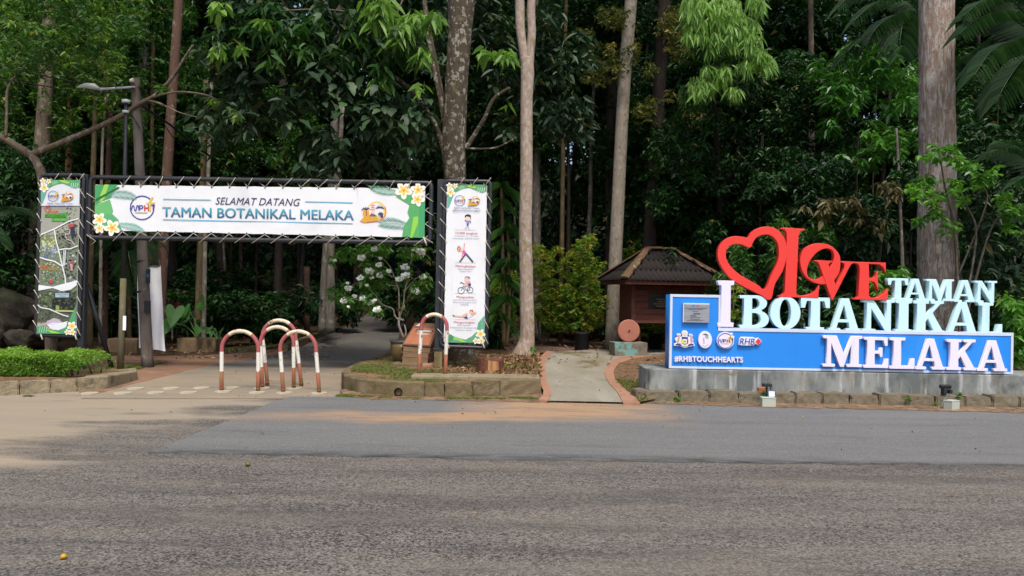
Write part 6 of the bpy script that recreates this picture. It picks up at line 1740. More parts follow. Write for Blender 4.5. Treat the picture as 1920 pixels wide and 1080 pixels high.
crown_px(tm_, 'crown', L_dark, boxc(R_, 16, 880, 1100, 20, 235, 25, 45) + boxc(R_, 10, 780, 940, -20, 160, 25, 40), 17.8, 20, 800, 5, .26, .12, .30, 25, droop=.3)
# individual big leaves facing the road (they share three meshes)
def big_leaf_mesh(name, L, W, droop, lob, lvv, material):
    n = 7; V = []; 
    for j in range(n):
        t = j/(n-1); w = W*.5*sin(pi*min(1, t**.8*1.0))*(1 + (lob*.22 if j % 2 else -lob*.1))
        z = -droop*L*t*t
        V += [(L*t, -w, z + .16*w), (L*t, 0, z), (L*t, w, z + .16*w)]
    fs = []
    for j in range(n-1):
        a = j*3; fs += [(a, a+3, a+4, a+1), (a+1, a+4, a+5, a+2)]
    me = np_mesh(name, np.array(V), np.array(fs), 4, np.full(len(fs), lvv), smooth=True); me.materials.append(material)
    return me
def big_leaves(root, pts, meshes, seed, down=.35, face=None, name='leaf'):
    rr = random.Random(seed); o = world_loc(root)
    for p in pts:
        ob = bpy.data.objects.new(name, rr.choice(meshes)); COL.objects.link(ob); ob.parent = root
        ob.location = Vector(p) - o
        s = rr.uniform(.7, 1.2); ob.scale = (s, s, s)
        ob.rotation_euler = (rr.uniform(-.5, .5), down + rr.uniform(-.35, .45), (rr.uniform(0, 2*pi) if face is None else face + rr.uniform(-1.3, 1.3)))
blm = [big_leaf_mesh('broad_leaf', .29, .15, .35, 1, v, L_dark) for v in (.25, .6, .95)] + [big_leaf_mesh('broad_leaf', .30, .17, .5, 0, .75, L_dark)]
rngb = np.random.default_rng(41)
bp, _ = px_points(rngb, boxc(R_, 26, 545, 800, 40, 250, 18, 34), 190, 13.9, 15.0)
big_leaves(tm_, bp, blm, 5, face=-pi/2)
# bright mango-like sprays in front of it
tb_ = tree('young_leaved_tree', 'slender tree with sprays of bright lime leaves before the stout lichened trunk', on_ground(848, 16.6, .1), M_bk_mott,
    [(848,650,16.6),(846,400,16.5),(832,200,16.3),(806,60,16),(790,-40,15.8)], [4,4,3.5,3,2.5],
    [([(800,110,16),(770,70,15.2),(745,30,14.8),(760,-10,14.8)], [2.5,2,1.8,1.5]), ([(800,60,16),(640,20,15.2),(520,20,14.6)], [2.5,2,1.2])], seed=9)
crown_px(tb_, 'crown', L_bright, [(745,62,14),(775,30,13),(790,28,12),(752,45,14),(808,28,9),(703,10,14),(725,8,12),(770,50,10),(700,30,12),(790,95,9),(797,100,6)], 13.8, 14.6, 70, 7, .30, .085, .65, 22, droop=.35)
crown_px(tb_, 'leaf_sprays', L_mid, [(700,75,26),(740,90,24),(670,50,24),(660,100,22),(720,130,18),(500,35,34),(440,60,34),(560,70,30),(520,95,26),(600,40,26)], 14.0, 15.2, 190, 6, .26, .085, .5, 23, droop=.35)
crown_px(tb_, 'lime_sprays', L_bright, [(415,12,9),(498,42,8),(470,45,6),(408,90,9),(450,82,6),(792,172,6),(910,98,9),(955,105,10),(950,195,5),(795,152,4),(705,155,4),(1079,97,5)], 13.8, 14.4, 40, 4, .24, .10, .6, 24, droop=.3)

# ---- forked pale tree
TF = 17.2
tf_ = tree('forked_tree', 'slim pale pinkish tree that forks near the top, just left of the footpath', on_ground(985, TF), M_bk_fork,
    [(978,680,TF),(981,664,TF),(988,630,TF),(987,540,TF),(985,430,TF),(987,330,TF),(987,200,TF),(989,135,TF),(987,108,TF)], [30,20,14,12.8,12.2,11.8,11.5,12.5,11],
    [([(986,135,TF),(982,100,TF),(976,55,TF),(974,0,TF),(968,-120,TF)], [9,8.5,8.6,9,8.5]), ([(991,135,TF),(994,100,TF),(997,60,TF),(996,10,TF),(1006,-120,TF)], [9,8,8.2,7.5,7])], seg=22, m=8, amp=.022, seed=13, vs=5)
# ---- pale leaning tree by the kiosk
TP = 23.0
tp_ = tree('pale_tree', 'straight pale grey tree leaning right beside the cart kiosk', on_ground(1148, TP), M_bk_pale,
    [(1147,668,TP),(1148,640,TP),(1150,570,TP),(1154,480,TP),(1161,330,TP),(1169,180,TP),(1178,60,TP),(1184,-10,TP),(1192,-130,TP)], [17,14.5,13,12.4,12,12,12,11.5,11], seg=20, m=8, amp=.02, seed=14, vs=5)
# ---- massive tree behind the letters
TR = 14.6
tr_ = tree('massive_tree', 'massive straight tree with flaking grey-brown bark behind the white word Taman', on_ground(1766, TR), M_bk_right,
    [(1772,672,TR),(1770,640,TR),(1767,600,TR),(1762,540,TR),(1757,440,TR),(1758,330,TR),(1757,200,TR),(1757,60,TR),(1758,-120,TR)], [58,50,44,37,33.5,31.8,30.5,30,30], seg=72, m=24, amp=.026, seed=15, vs=4)
# ---- other trunks that can be told apart
OT = [
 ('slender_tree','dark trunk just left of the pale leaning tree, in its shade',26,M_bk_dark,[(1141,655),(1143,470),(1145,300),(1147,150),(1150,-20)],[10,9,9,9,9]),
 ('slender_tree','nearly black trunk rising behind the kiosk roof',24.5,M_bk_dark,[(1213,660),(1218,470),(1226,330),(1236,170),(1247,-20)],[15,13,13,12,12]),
 ('slender_tree','dim grey trunk right of the forked tree',26,M_bk_grey,[(1006,640),(1006,470),(1005,330),(1004,200),(1003,-20)],[9,8,8,7.5,7]),
 ('slender_tree','very thin mossy stem between the forked tree and the pale leaning tree',24,M_bk_mossy,[(1050,640),(1053,480),(1055,330),(1058,180),(1062,-20)],[5,4.4,4.2,4,3.5]),
 ('slender_tree','mottled grey-brown trunk at the upper left behind the curved bough',18.5,M_bk_mott,[(66,660),(72,400),(78,290),(84,180),(90,60),(95,-40)],[18,15.5,14.5,12.5,11,10.5]),
 ('slender_tree','flaking orange trunk seen between the curved bough and the street lamp',22,M_bk_orange,[(126,640),(129,330),(131,230),(134,130),(137,-20)],[7,6.6,6.4,6,5.5]),
 ('slender_tree','red-brown trunk speckled white just right of the utility pole',19.5,M_bk_red,[(298,655),(302,540),(309,400),(318,240),(327,110),(336,-20)],[11,10.5,9.8,9,8.4,8]),
 ('slender_tree','pale speckled trunk whose top shows above the banner at its middle',22.5,M_bk_grey,[(605,622),(609,520),(618,400),(625,300),(628,180),(633,-20)],[9.5,8,7.8,7.4,7,6]),
 ('slender_tree','pale speckled twin trunk standing right of its pair under the banner',22.0,M_bk_grey,[(619,622),(620,530),(621,450),(632,350),(642,200)],[9.5,7.6,7,5,4]),
 ('slender_tree','mossy brown trunk behind the big heart-shaped leaves',21,M_bk_mossy,[(370,650),(373,540),(377,440),(380,330),(386,150)],[7,6.4,6,5.6,5]),
 ('slender_tree','thin pale trunk touching the mossy one behind the heart-shaped leaves',20.6,M_bk_grey,[(382,650),(383,540),(385,440),(390,330),(396,150)],[4.6,4.2,4,3.8,3]),
 ('slender_tree','thin yellow-brown trunk beside the left gate post',18.6,M_bk_mossy,[(168,655),(169,540),(171,440),(174,330),(180,150)],[6,5.2,5,4.6,4]),
 ('slender_tree','thin red-brown trunk between the brace and the mossy post',19.6,M_bk_red,[(196,655),(197,540),(199,440),(202,330),(207,180)],[6.5,5.8,5.4,5,4]),
 ('slender_tree','thin orange stem just right of the utility pole above the banner',21.5,M_bk_mossy,[(280,650),(282,450),(284,330),(285,210),(287,60)],[4.2,4,3.8,3.4,3]),
 ('slender_tree','white crooked sapling between the street lamp and the gate',18.8,M_bk_pale,[(188,650),(189,400),(190,330),(192,260),(195,220),(201,130),(199,100)],[3.4,3,2.6,2.4,2,1.7,1]),
 ('slender_tree','thin pale sapling in front of the dark wood right of the red heart',18.5,M_bk_grey,[(1694,640),(1692,510),(1689,420),(1686,340),(1681,240)],[4,3.6,3.2,2.8,2]),
 ('slender_tree','thin pale stem above the red letters in the dark wood',24,M_bk_grey,[(1458,640),(1462,480),(1465,330),(1469,230),(1473,120)],[3.6,3.2,3,2.6,2]),
 ('slender_tree','dim trunk above the red letter L deep in the wood',28,M_bk_mott,[(1515,640),(1518,480),(1521,320),(1522,170),(1520,-20)],[7,6.4,6,5.6,5]),
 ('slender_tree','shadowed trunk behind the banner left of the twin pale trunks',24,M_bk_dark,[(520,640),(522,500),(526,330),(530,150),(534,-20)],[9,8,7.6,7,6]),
 ('slender_tree','grey trunk half hidden behind the utility pole',22.4,M_bk_grey,[(262,650),(264,450),(266,300),(268,200),(272,-20)],[11,10,9.4,9,8]),
]
for k, (nm, lab, Y, m_, pts, r) in enumerate(OT):
    p3 = [(x, y, Y) for x, y in pts]
    b = on_ground(pts[0][0], Y)
    tree(nm, lab, b, m_, p3, r, (), 'slender trunks behind the gate', seg=12, m=6, amp=.05, seed=40+k)

# ---- curved-bough tree at the left
TB = 14.9
tl_ = tree('bough_tree', 'small tree at left whose long bare bough curves up behind the street lamp', on_ground(92, TB), M_bk_mott,
    [(98,690,TB),(93,560,TB),(86,430,TB),(80,340,TB),(70,308,TB),(58,290,TB)], [11,10,9.5,9,8,7.5],
    [([(59,292,TB),(34,276,TB-.1),(0,256,TB-.2),(-50,235,TB-.4)], [7.5,7,6.5,6]),
     ([(57,290,TB),(90,277,TB),(140,256,TB),(190,235,TB+.1),(235,211,TB+.3),(265,192,TB+.3),(292,177,TB+.3),(320,148,TB+.2),(343,112,TB+.1),(361,84,TB)], [6.4,5.6,5.3,4.9,4.5,4.1,3.8,3.3,2.7,2]),
     ([(282,183,TB+.3),(312,175,TB+.2),(345,172,TB+.2),(392,180,TB+.1),(430,202,TB),(460,235,TB),(482,250,TB)], [2.6,2,1.8,1.7,1.5,1.2,.8]),
     ([(276,188,TB+.3),(300,194,TB+.2),(316,202,TB+.1),(340,212,TB),(372,220,TB)], [2,1.8,1.5,1.2,.8]),
     ([(10,258,TB-.2),(12,215,TB-.2),(13,170,TB-.2),(30,140,TB-.1),(75,95,TB)], [3,2.6,2.4,2,1]),
     ([(200,195,TB+.4),(197,165,TB+.3),(192,130,TB+.2),(165,112,TB+.2),(110,105,TB),(60,90,TB-.1),(0,74,TB-.2)], [1.4,1.6,1.6,1.6,1.4,1.2,1])], seg=14, m=7, amp=.05, seed=61)
crown_px(tl_, 'crown', L_fine, boxc(R_, 26, -60, 250, -40, 120, 14, 34) + [(95,92,18),(120,108,16),(150,112,12),(60,62,22),(20,80,24),(130,60,18),(205,150,10),(300,165,8),(440,215,10),(400,190,10)], 13.2, 16.5, 1150, 6, .115, .05, .2, 31)

# ---- left mid trees: fine mid-green foliage
def stocky(name, label, px, Y, bark_m, top, material, centres, Y0, Y1, n, k, L, W, seed, down=.25, group='leafy trees of the wood', rb=3.4):
    Y = Y1 + 2.0; n = int(n*1.25); top = max(top, 140); rb = 2.4
    root = tree(name, label, on_ground(px, Y), bark_m, [(px, 650, Y), (px+4, 450, Y), (px+10, 250, Y), (px+16, top, Y)], [rb, rb*.85, rb*.5, rb*.2], (), group, seed=seed)
    crown_px(root, 'crown', material, centres, Y0, Y1, n, k, L, W, down, seed, hexa=Y < 20)
    return root
stocky('leafy_tree', 'fine-leaved light green tree filling the upper left corner behind the bough', 30, 20.5, M_bk_dark, -60, L_fine, boxc(R_, 44, -80, 260, -60, 250, 22, 48), 18, 23, 3000, 6, .14, .06, 71)
stocky('leafy_tree', 'mid green tree between the utility pole and the red-brown trunk', 225, 23.5, M_bk_dark, -60, L_mid, boxc(R_, 40, 120, 420, -40, 290, 22, 48), 21, 26, 2900, 6, .17, .07, 72)
stocky('leafy_tree', 'mid green tree above the middle of the long banner', 430, 22.5, M_bk_dark, -60, L_mid, boxc(R_, 40, 330, 600, 120, 330, 16, 34) + boxc(R_, 10, 340, 480, 90, 200, 20, 40), 20.5, 24.5, 1500, 6, .16, .07, 73)
stocky('leafy_tree', 'dark bushy tree low at the far left behind the boulders', 10, 18.6, M_bk_dark, 260, L_bg, boxc(R_, 44, -80, 120, 270, 560, 20, 44), 17, 20.5, 2000, 6, .15, .075, 74)
stocky('leafy_tree', 'olive-yellow flowering tree between the forked and the pale leaning trees', 1100, 24.2, M_bk_dark, 0, L_yel, boxc(R_, 16, 1095, 1190, 10, 160, 10, 24) + boxc(R_, 14, 1190, 1310, 20, 215, 14, 26) + boxc(R_, 5, 1100, 1200, 100, 130, 8, 12), 22, 25, 620, 7, .15, .06, 75)

# ---- pale hanging crown, right of centre
th_ = tree('drooping_tree', 'tree with a bright curtain of pale drooping leaves above the kiosk', on_ground(1345, 23), M_bk_dark,
    [(1352,640,23),(1350,400,23),(1340,200,22),(1335,40,20.5),(1340,-80,20)], [6,5.5,5,4.5,3.5], [([(1338,80,21),(1370,30,20),(1400,60,19.4),(1435,110,19.2)], [3,2.4,1.8,1]), ([(1338,120,21.2),(1315,140,20),(1300,160,19.4)], [2.4,1.8,1])], seed=81)
crown_px(th_, 'crown', L_hang, [(1330,15,26),(1365,20,26),(1395,45,22),(1355,50,24),(1315,35,22),(1412,75,14),(1425,100,13),(1438,118,10),(1300,60,14),(1340,75,18),(1375,70,18),(1300,155,12),(1325,160,13),(1345,145,12),(1360,128,12),(1310,165,10),(1380,165,8),(1330,125,10),(1398,120,10),(1420,0,14),(1300,10,20)], 18.0, 20.0, 640, 7, .25, .064, 1.0, 82, droop=.3)
crown_px(th_, 'shaded_leaves', L_mid, boxc(R_, 18, 1290, 1420, 20, 190, 14, 26), 20, 22, 320, 6, .24, .07, .9, 83)

# ---- dark wood on the right: many separate understory trees
stocky('leafy_tree', 'dark tree right of the drooping pale crown', 1480, 22.5, M_bk_dark, 60, L_bg, boxc(R_, 40, 1380, 1600, 110, 420, 18, 40), 20, 25, 2300, 6, .17, .07, 91)
stocky('leafy_tree', 'dark glossy tree just left of the massive trunk', 1630, 20.5, M_bk_dark, 60, L_bush, boxc(R_, 30, 1540, 1735, 90, 300, 14, 30), 18.5, 22, 720, 6, .24, .085, 92, .35)
stocky('leafy_tree', 'low dark tree above the red letters', 1560, 18.6, M_bk_dark, 260, L_bg, boxc(R_, 34, 1420, 1720, 280, 470, 14, 30), 17, 20, 1100, 6, .17, .075, 93)
stocky('leafy_tree', 'brown-tinged low tree right of the red heart', 1600, 17.2, M_bk_dark, 330, L_brown, boxc(R_, 10, 1505, 1680, 345, 430, 10, 22), 16.2, 17.6, 60, 6, .20, .08, 94, .5)
stocky('leafy_tree', 'dark tree at the far right behind the massive trunk', 1860, 19, M_bk_dark, 150, L_bg, boxc(R_, 34, 1780, 1990, 180, 560, 18, 40), 17.5, 21, 1500, 6, .18, .08, 95)
stocky('leafy_tree', 'dark tree behind the red heart', 1380, 22.5, M_bk_dark, 160, L_bg, boxc(R_, 34, 1240, 1480, 210, 520, 16, 36), 20, 25, 1700, 6, .16, .07, 96)
stocky('leafy_tree', 'bushy green tree seen through the red heart', 1420, 17.6, M_bk_dark, 440, L_mid, boxc(R_, 22, 1345, 1560, 420, 540, 10, 22), 16, 18.5, 560, 6, .15, .06, 97)

L_bush2 = leaf_mat('sunlit_bush_leaf', (0.04, 0.13, 0.018), (0.085, 0.22, 0.03), (0.17, 0.36, 0.05), .35, .4, .4)  # brighter copy of the bush leaf, its lit look put into the colour
# ---- bush in front of the massive trunk
M_bstem = M_twig
bush = thing('glossy_bush', 'bright glossy bush reaching up in front of the massive trunk', 'bush', tuple(on_ground(1800, 13.6, .0)))
for k, (pts, r) in enumerate([([(1800,640,13.6),(1795,520,13.6),(1790,430,13.5),(1772,350,13.3),(1762,285,13.2)], [3,2.6,2.2,1.6,1]), ([(1800,620,13.6),(1830,450,13.5),(1815,390,13.4),(1790,360,13.3),(1770,352,13.2)], [2.6,2,1.6,1.3,.9]), ([(1805,620,13.6),(1850,450,13.4),(1880,400,13.3),(1900,390,13.2)], [2.6,2,1.5,.9]), ([(1795,520,13.6),(1850,380,13.5),(1835,345,13.3)], [2,1.6,1])]):
    stem_mb(pts, r, 6, 5, .04, 100+k).build('stem', M_bstem, bush)
crown_px(bush, 'leaves', L_bush2, [(1760,285,18),(1780,275,14),(1735,340,16),(1755,372,18),(1785,345,16),(1757,400,16),(1780,425,16),(1712,362,16),(1735,300,12),(1800,305,12),(1822,315,16),(1845,330,15),(1832,345,14),(1862,322,12),(1885,375,16),(1900,400,16),(1893,430,12),(1915,395,14),(1720,415,10),(1800,370,12)], 12.9, 13.7, 200, 6, .125, .075, .15, 103, droop=.3, tilt=.35)
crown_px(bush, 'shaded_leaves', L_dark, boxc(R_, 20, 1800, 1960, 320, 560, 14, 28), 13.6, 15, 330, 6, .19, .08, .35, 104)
b2 = thing('leafy_bush', 'low green bush poking out behind the letter E and the word Taman', 'bush', tuple(on_ground(1655, 13.4)))
stem_mb([(1655,650,13.4),(1652,580,13.4),(1650,525,13.3)], [2,1.6,1], 6, 5, .04, 105).build('stem', M_bstem, b2)
crown_px(b2, 'leaves', L_bush2, [(1652,520,10),(1668,515,9),(1640,535,9),(1652,545,10),(1685,520,8),(1690,508,7)], 12.9, 13.5, 55, 6, .16, .07, .25, 106)
b3 = thing('leafy_bush', 'dark bush right of the sign at the picture edge', 'bush', tuple(on_ground(1915, 13.2)))
stem_mb([(1915,680,13.2),(1912,640,13.2),(1905,600,13.1)], [2,1.6,1], 6, 5, .04, 107).build('stem', M_bstem, b3)
crown_px(b3, 'leaves', L_bush2, [(1905,640,12),(1915,615,14),(1895,595,10),(1900,575,12),(1920,650,14),(1940,620,20),(1885,560,9),(1905,670,9)], 12.6, 13.6, 130, 6, .16, .07, .25, 108)
b4 = thing('leafy_bush', 'dim bush behind the letters of the word Botanikal', 'bush', tuple(on_ground(1500, 14.6)))
stem_mb([(1500,660,14.6),(1502,620,14.6),(1505,580,14.6)], [2,1.6,1], 6, 5, .04, 109).build('stem', M_bstem, b4)
crown_px(b4, 'leaves', L_bg, boxc(R_, 22, 1360, 1880, 560, 640, 12, 24), 14, 16.5, 420, 6, .15, .065, .25, 110)

# ---- orange-tipped shrubs
def tip_bias(zr):
    def f(pts, lvb, rng):
        z = (pts[:, 2] - pts[:, 2].min()) / (np.ptp(pts[:, 2]) + 1e-6)
        return np.clip(.25 + .55*z*rng.random(len(pts)) + .55*(rng.random(len(pts)) < .34) - .15, 0, 1)
    return f
for k, (px, Y, cs, n, lab) in enumerate([
    (1090, 23.2, [(1090,470,20),(1075,500,28),(1110,505,26),(1095,540,34),(1065,560,28),(1118,560,28),(1100,590,30),(1075,600,24),(1105,450,12)], 800, 'orange-tipped shrub left of the pale leaning tree, over the black drum'),
    (1020, 23.6, [(1020,490,18),(1015,520,24),(1035,550,26),(1025,580,28),(1040,600,22),(1010,470,12),(1045,470,10)], 560, 'orange-tipped shrub just right of the forked tree'),
    (940, 23.8, [(935,540,18),(945,570,20),(950,595,20),(960,520,14),(930,600,14)], 260, 'reddish-green shrub just left of the forked tree'),
    (1195, 25.5, [(1195,460,16),(1200,480,20),(1180,480,14),(1220,470,14),(1205,445,8)], 300, 'orange-tipped shrub peeping over the kiosk roof'),
    (1290, 24.5, [(1285,470,16),(1300,490,22),(1275,490,14),(1320,510,20),(1330,530,18),(1310,540,20),(1300,570,26)], 560, 'orange-tipped shrub behind the right slope of the kiosk roof'),
    (1225, 24.8, [(1200,600,22),(1230,600,22),(1215,620,16),(1190,570,18)], 320, 'shadowed shrub showing under the kiosk board'),
    (1375, 15.6, [(1370,560,12),(1375,590,12),(1382,540,8)], 80, 'orange-tipped shrub showing between the white letters I and B')]):
    r = thing('orange_tipped_shrub', lab, 'shrub', tuple(on_ground(px, Y)), 'orange-tipped shrubs')
    for q in range(3): stem_mb([(px+q*6-6,650,Y),(px+(q-1)*14,590,Y),(px+(q-1)*26,530,Y)], [2,1.6,.8], 5, 4, .04, 120+k).build('stem', M_twig, r)
    crown_px(r, 'leaves', L_shrub, cs, Y-1.0, Y+1.0, int(n*.9), 7, .14*(1 if Y > 20 else .7), .055, .1, 130+k, hexa=False, bias=tip_bias(0))

# ---- palms
def frond_mb(pts, wl, n=26, hang=.55, w=.028, seed=0):
    """leaflets along a rachis through pts (px, py, Y); wl leaflet length in metres"""
    rng = random.Random(seed)
    q, _ = smooth_path([P(*p) for p in pts], [1]*len(pts), 14)
    mb = MB(); N = len(q)-1
    for i in range(n):
        t = (i+.6)/n; f = t*N; k = min(int(f), N-1); p = q[k].lerp(q[k+1], f-k); d = (q[k+1]-q[k]).normalized()
        s = d.cross(Vector((0,0,1)))
        if s.length < .05: s = Vector((0,1,0))
        s.normalize(); L = wl*(.45 + .75*sin(pi*min(1,.12+t*.86)))*rng.uniform(.9, 1.1)
        for sg in (-1, 1):
            o = (s*sg*.75 + d*.65 + Vector((0,0,.12))).normalized()
            m = p + o*L*.5; e = p + o*L*.95 + Vector((0,0,-hang*L))
            side = o.cross(s*sg + Vector((0,0,.4))).normalized()*w
            b = len(mb.v)
            mb.add([p, m + side*.9 + Vector((0,0,-.08*L)), e, m - side*.9 + Vector((0,0,-.08*L))], [(0,1,2),(0,2,3)], 0)
    lv = np.random.default_rng(seed).random(len(mb.f))
    mb.tube(q, [.018*(1-.8*i/N) for i in range(N+1)], 5)
    return mb, lv
def palm(label, base, trunk, rpx, fronds, wl, seed, w=.028, n=26, group='palms at the wood edge', name='feather_palm'):
    r = thing(name, label, 'palm', tuple(base), group)
    if trunk: stem_mb(trunk, rpx, 10, 5, .04, seed).build('trunk', M_bk_mossy, r)
    for k, f in enumerate(fronds):
        mb, lv = frond_mb(f, wl, n, .55, w, seed+k)
        me = mb.mesh('frond', world_loc(r))
        a = me.attributes.new('lv', 'FLOAT', 'FACE'); arr = np.full(len(me.polygons), .5, np.float32); arr[:len(lv)] = lv; a.data.foreach_set('value', arr)
        link('frond', me, r, L_palm)
    return r
palm('feather palm whose dark fronds arch in at the upper right corner', on_ground(1965, 14.2), [(1965,660,14.2),(1962,400,14.2),(1955,130,14.2),(1950,60,14.2)], [9,8,8,7],
     [[(1950,70,14.2),(1905,5,13.8),(1850,-2,13.5),(1808,28,13.3)],[(1950,75,14.2),(1900,35,13.7),(1845,30,13.3),(1800,62,13.0)],[(1950,85,14.2),(1905,75,13.6),(1860,95,13.2),(1828,140,13.0)],[(1950,95,14.2),(1920,110,13.6),(1893,145,13.3),(1868,190,13.2)],[(1950,60,14.2),(1920,-40,13.8),(1870,-60,13.5)],[(1955,70,14.2),(2000,20,13.8),(2050,60,13.5)],[(1952,90,14.4),(1890,60,14.6),(1815,105,14.8)]], .55, 200, .032, 30)
palm('feather palm half hidden behind the massive trunk, fronds reaching left', on_ground(1735, 19.5), [(1735,660,19.5),(1733,400,19.5),(1730,120,19.5),(1728,20,19.5)], [6,5.5,5,5],
     [[(1728,25,19.5),(1690,-5,19),(1640,5,18.6),(1600,40,18.4)],[(1728,30,19.5),(1690,25,19),(1650,45,18.6),(1622,85,18.5)],[(1728,30,19.5),(1700,30,18.8),(1690,60,18.5),(1688,100,18.4)],[(1728,20,19.5),(1680,-25,19),(1610,-20,18.8),(1570,15,18.6)],[(1728,30,19.5),(1665,40,19.2),(1610,75,19),(1570,120,18.8)]], .6, 210, .032, 26)
palm('young palm with pale fronds at the right picture edge above the bush', on_ground(1950, 13.0), [(1950,660,13),(1948,480,13),(1946,330,13)], [4,4,3],
     [[(1946,330,13),(1920,295,12.8),(1885,280,12.6),(1850,287,12.5)],[(1946,325,13),(1925,285,12.8),(1900,268,12.7),(1876,264,12.6)],[(1946,330,13),(1925,330,12.8),(1900,345,12.6)],[(1946,330,13),(1970,290,12.8),(2000,300,12.6)]], .34, 220, .022, 20)
palm('low palm whose fronds hang in from the left picture edge', on_ground(-25, 16.2), [(-25,640,16.2),(-25,500,16.2),(-24,410,16.2)], [6,5,5],
     [[(-24,410,16.2),(10,390,16),(45,392,15.8),(70,412,15.7)],[(-24,415,16.2),(-10,430,15.9),(5,460,15.7)]], .30, 230, .02, 24)
palm('small palm under the left end of the banner with arching fronds', on_ground(243, 19.8), [(243,650,19.8),(241,560,19.8),(238,480,19.8)], [5,4.5,4],
     [[(238,480,19.8),(215,455,19.5),(190,480,19.3),(170,520,19.2)],[(238,480,19.8),(228,440,19.4),(200,445,19.1),(165,470,19)],[(238,480,19.8),(255,450,19.5),(275,465,19.3),(290,505,19.2)],[(238,480,19.8),(245,425,19.6),(270,425,19.4),(300,455,19.3)],[(238,480,19.8),(240,470,19.4),(245,500,19.2),(255,540,19.1)]], .5, 240, .026, 24)
def fan_palm(label, px, py, Y, R, seed, nf=6, base=None):
    r = thing('fan_palm', label, 'palm', tuple(on_ground(px, Y)), 'fan palms under the trees')
    stem_mb([(px,650,Y),(px,500,Y),(px,py+10,Y)], [6,5.5,5], 10, 5, .06, seed).build('trunk', M_bk_red, r)
    rr = random.Random(seed); o = world_loc(r); c = P(px, py, Y)
    for k in range(nf):
        az = 2*pi*k/nf + rr.uniform(-.3, .3); tip = c + Vector((cos(az)*R*.5, sin(az)*R*.5, rr.uniform(-.1, .25)*R))
        mb = MB(); mb.tube([c, tip], .012, 4); lv0 = len(mb.f)
        dirn = (tip-c).normalized(); side = dirn.cross(Vector((0,0,1))).normalized()
        for j in range(22):
            a = -1.35 + 2.7*j/21
            d = dirn*cos(a) + side*sin(a); e = tip + d*R*.75 + Vector((0,0,-.45*R*(.6+.4*abs(a)))); m = tip + d*R*.42 + Vector((0,0,-.06*R))
            s = d.cross(Vector((0,0,1))).normalized()*.022*(R/.6)
            mb.add([tip, m+s, e, m-s], [(0,1,2),(0,2,3)])
        me = mb.mesh('fan_leaf', o); at = me.attributes.new('lv', 'FLOAT', 'FACE'); at.data.foreach_set('value', np.random.default_rng(seed+k).random(len(me.polygons)).astype(np.float32))
        link('fan_leaf', me, r, L_palm)
fan_palm('fan palm with a drooping grey-green skirt just above the right half of the banner', 676, 288, 42, 1.6, 250, 8)
fan_palm('low fan palm at the left kerb of the dark drive', 690, 566, 43, 1.2, 251, 7)
fan_palm('bluish fan palm behind the white-flowered shrub', 668, 540, 42.0, 1.6, 252, 7)
fan_palm('low fan palm behind the twin pale trunks', 575, 560, 23.5, .9, 253, 7)
# strap-leaved rosettes beside the right banner
dr = thing('strap_leaf_plant', 'tall strap-leaved plant with drooping blades right of the exercise banner', 'plant', tuple(on_ground(942, 19.0)))
for k, (pts, r) in enumerate([([(945,650,19),(943,520,19),(940,350,19)], [4,3.5,3]), ([(950,650,19),(955,560,19),(952,430,19)], [3.5,3,2.6])]): stem_mb(pts, r, 8, 5, .05, 260+k).build('stem', M_bk_mossy, dr)
rng_ = np.random.default_rng(262)
Bs, Ds = [], []
for (px, py, n) in ((940,350,30),(938,380,24),(952,430,26),(945,460,24),(955,490,22),(940,520,24),(950,560,24),(935,590,16)):
    c = np.array(P(px, py, 19)); a = rng_.random(n)*2*pi; el = rng_.uniform(.1, 1.2, n)
    Bs.append(np.repeat(c[None], n, 0)); Ds.append(np.stack([np.cos(a)*np.cos(el), np.sin(a)*np.cos(el), np.sin(el)], 1))
Bs, Ds = np.concatenate(Bs), np.concatenate(Ds)
link('leaves', leaf_mesh('leaves', rng_, Bs - np.array(world_loc(dr)), Ds, rng_.uniform(.4, .75, len(Bs)), .055, droop=1.0, fold=.1, tilt=.1), dr, L_mid)

# ---- white-flowered shrub growing out of the pot
fl = thing('white_flowered_shrub', 'straggly shrub with clusters of white flowers growing from the brown pot', 'shrub', tuple(pc + Vector((0,0,.35))))
FY = 15.0
cf = lambda x, y, Y=FY: (620 + x/7.2, 450 + y/7.2, Y)
for k, (pts, r) in enumerate([
    ([(757,634,FY),(752,622,FY),(748,608,FY),(749,596,FY),(754,580,FY),cf(985,840),cf(1000,690),cf(1040,560),cf(1110,520)], [2.2,2,1.8,1.7,1.6,1.3,1.2,1,.8]),
    ([(760,632,FY),(761,620,FY),(758,608,FY)], [1.6,1.4,1.0]),
    ([(757,600,FY),cf(900,1060),cf(860,1000),cf(840,930),cf(700,870),cf(620,770),cf(560,700),cf(500,630)], [1.6,1.4,1.3,1.2,1.0,1.0,.9,.8]),
    ([(749,600,FY),cf(920,700),cf(900,620),cf(860,500),cf(720,460),cf(560,380)], [1.4,1.2,1,1,.9,.7]),
    ([cf(620,850),cf(430,820),cf(300,790),cf(180,760),cf(60,690)], [.8,.8,.8,.7,.5]),
    ([cf(260,720),cf(270,640),cf(350,580),cf(430,560)], [.6,.6,.6,.5]),
    ([cf(900,620),cf(800,610),cf(740,590)], [.7,.6,.5]), ([cf(1000,690),cf(1150,520),cf(1260,500)], [.8,.7,.5]), ([cf(860,500),cf(780,330),cf(640,230),cf(420,200),cf(300,210)], [.9,.8,.7,.6,.5]), ([cf(1040,560),cf(1080,300),cf(1200,170)], [.8,.7,.5])]):
    stem_mb(pts, [x*1.15 for x in r], 6, 4, .05, 270+k).build('stem', M_bk_pale, fl)
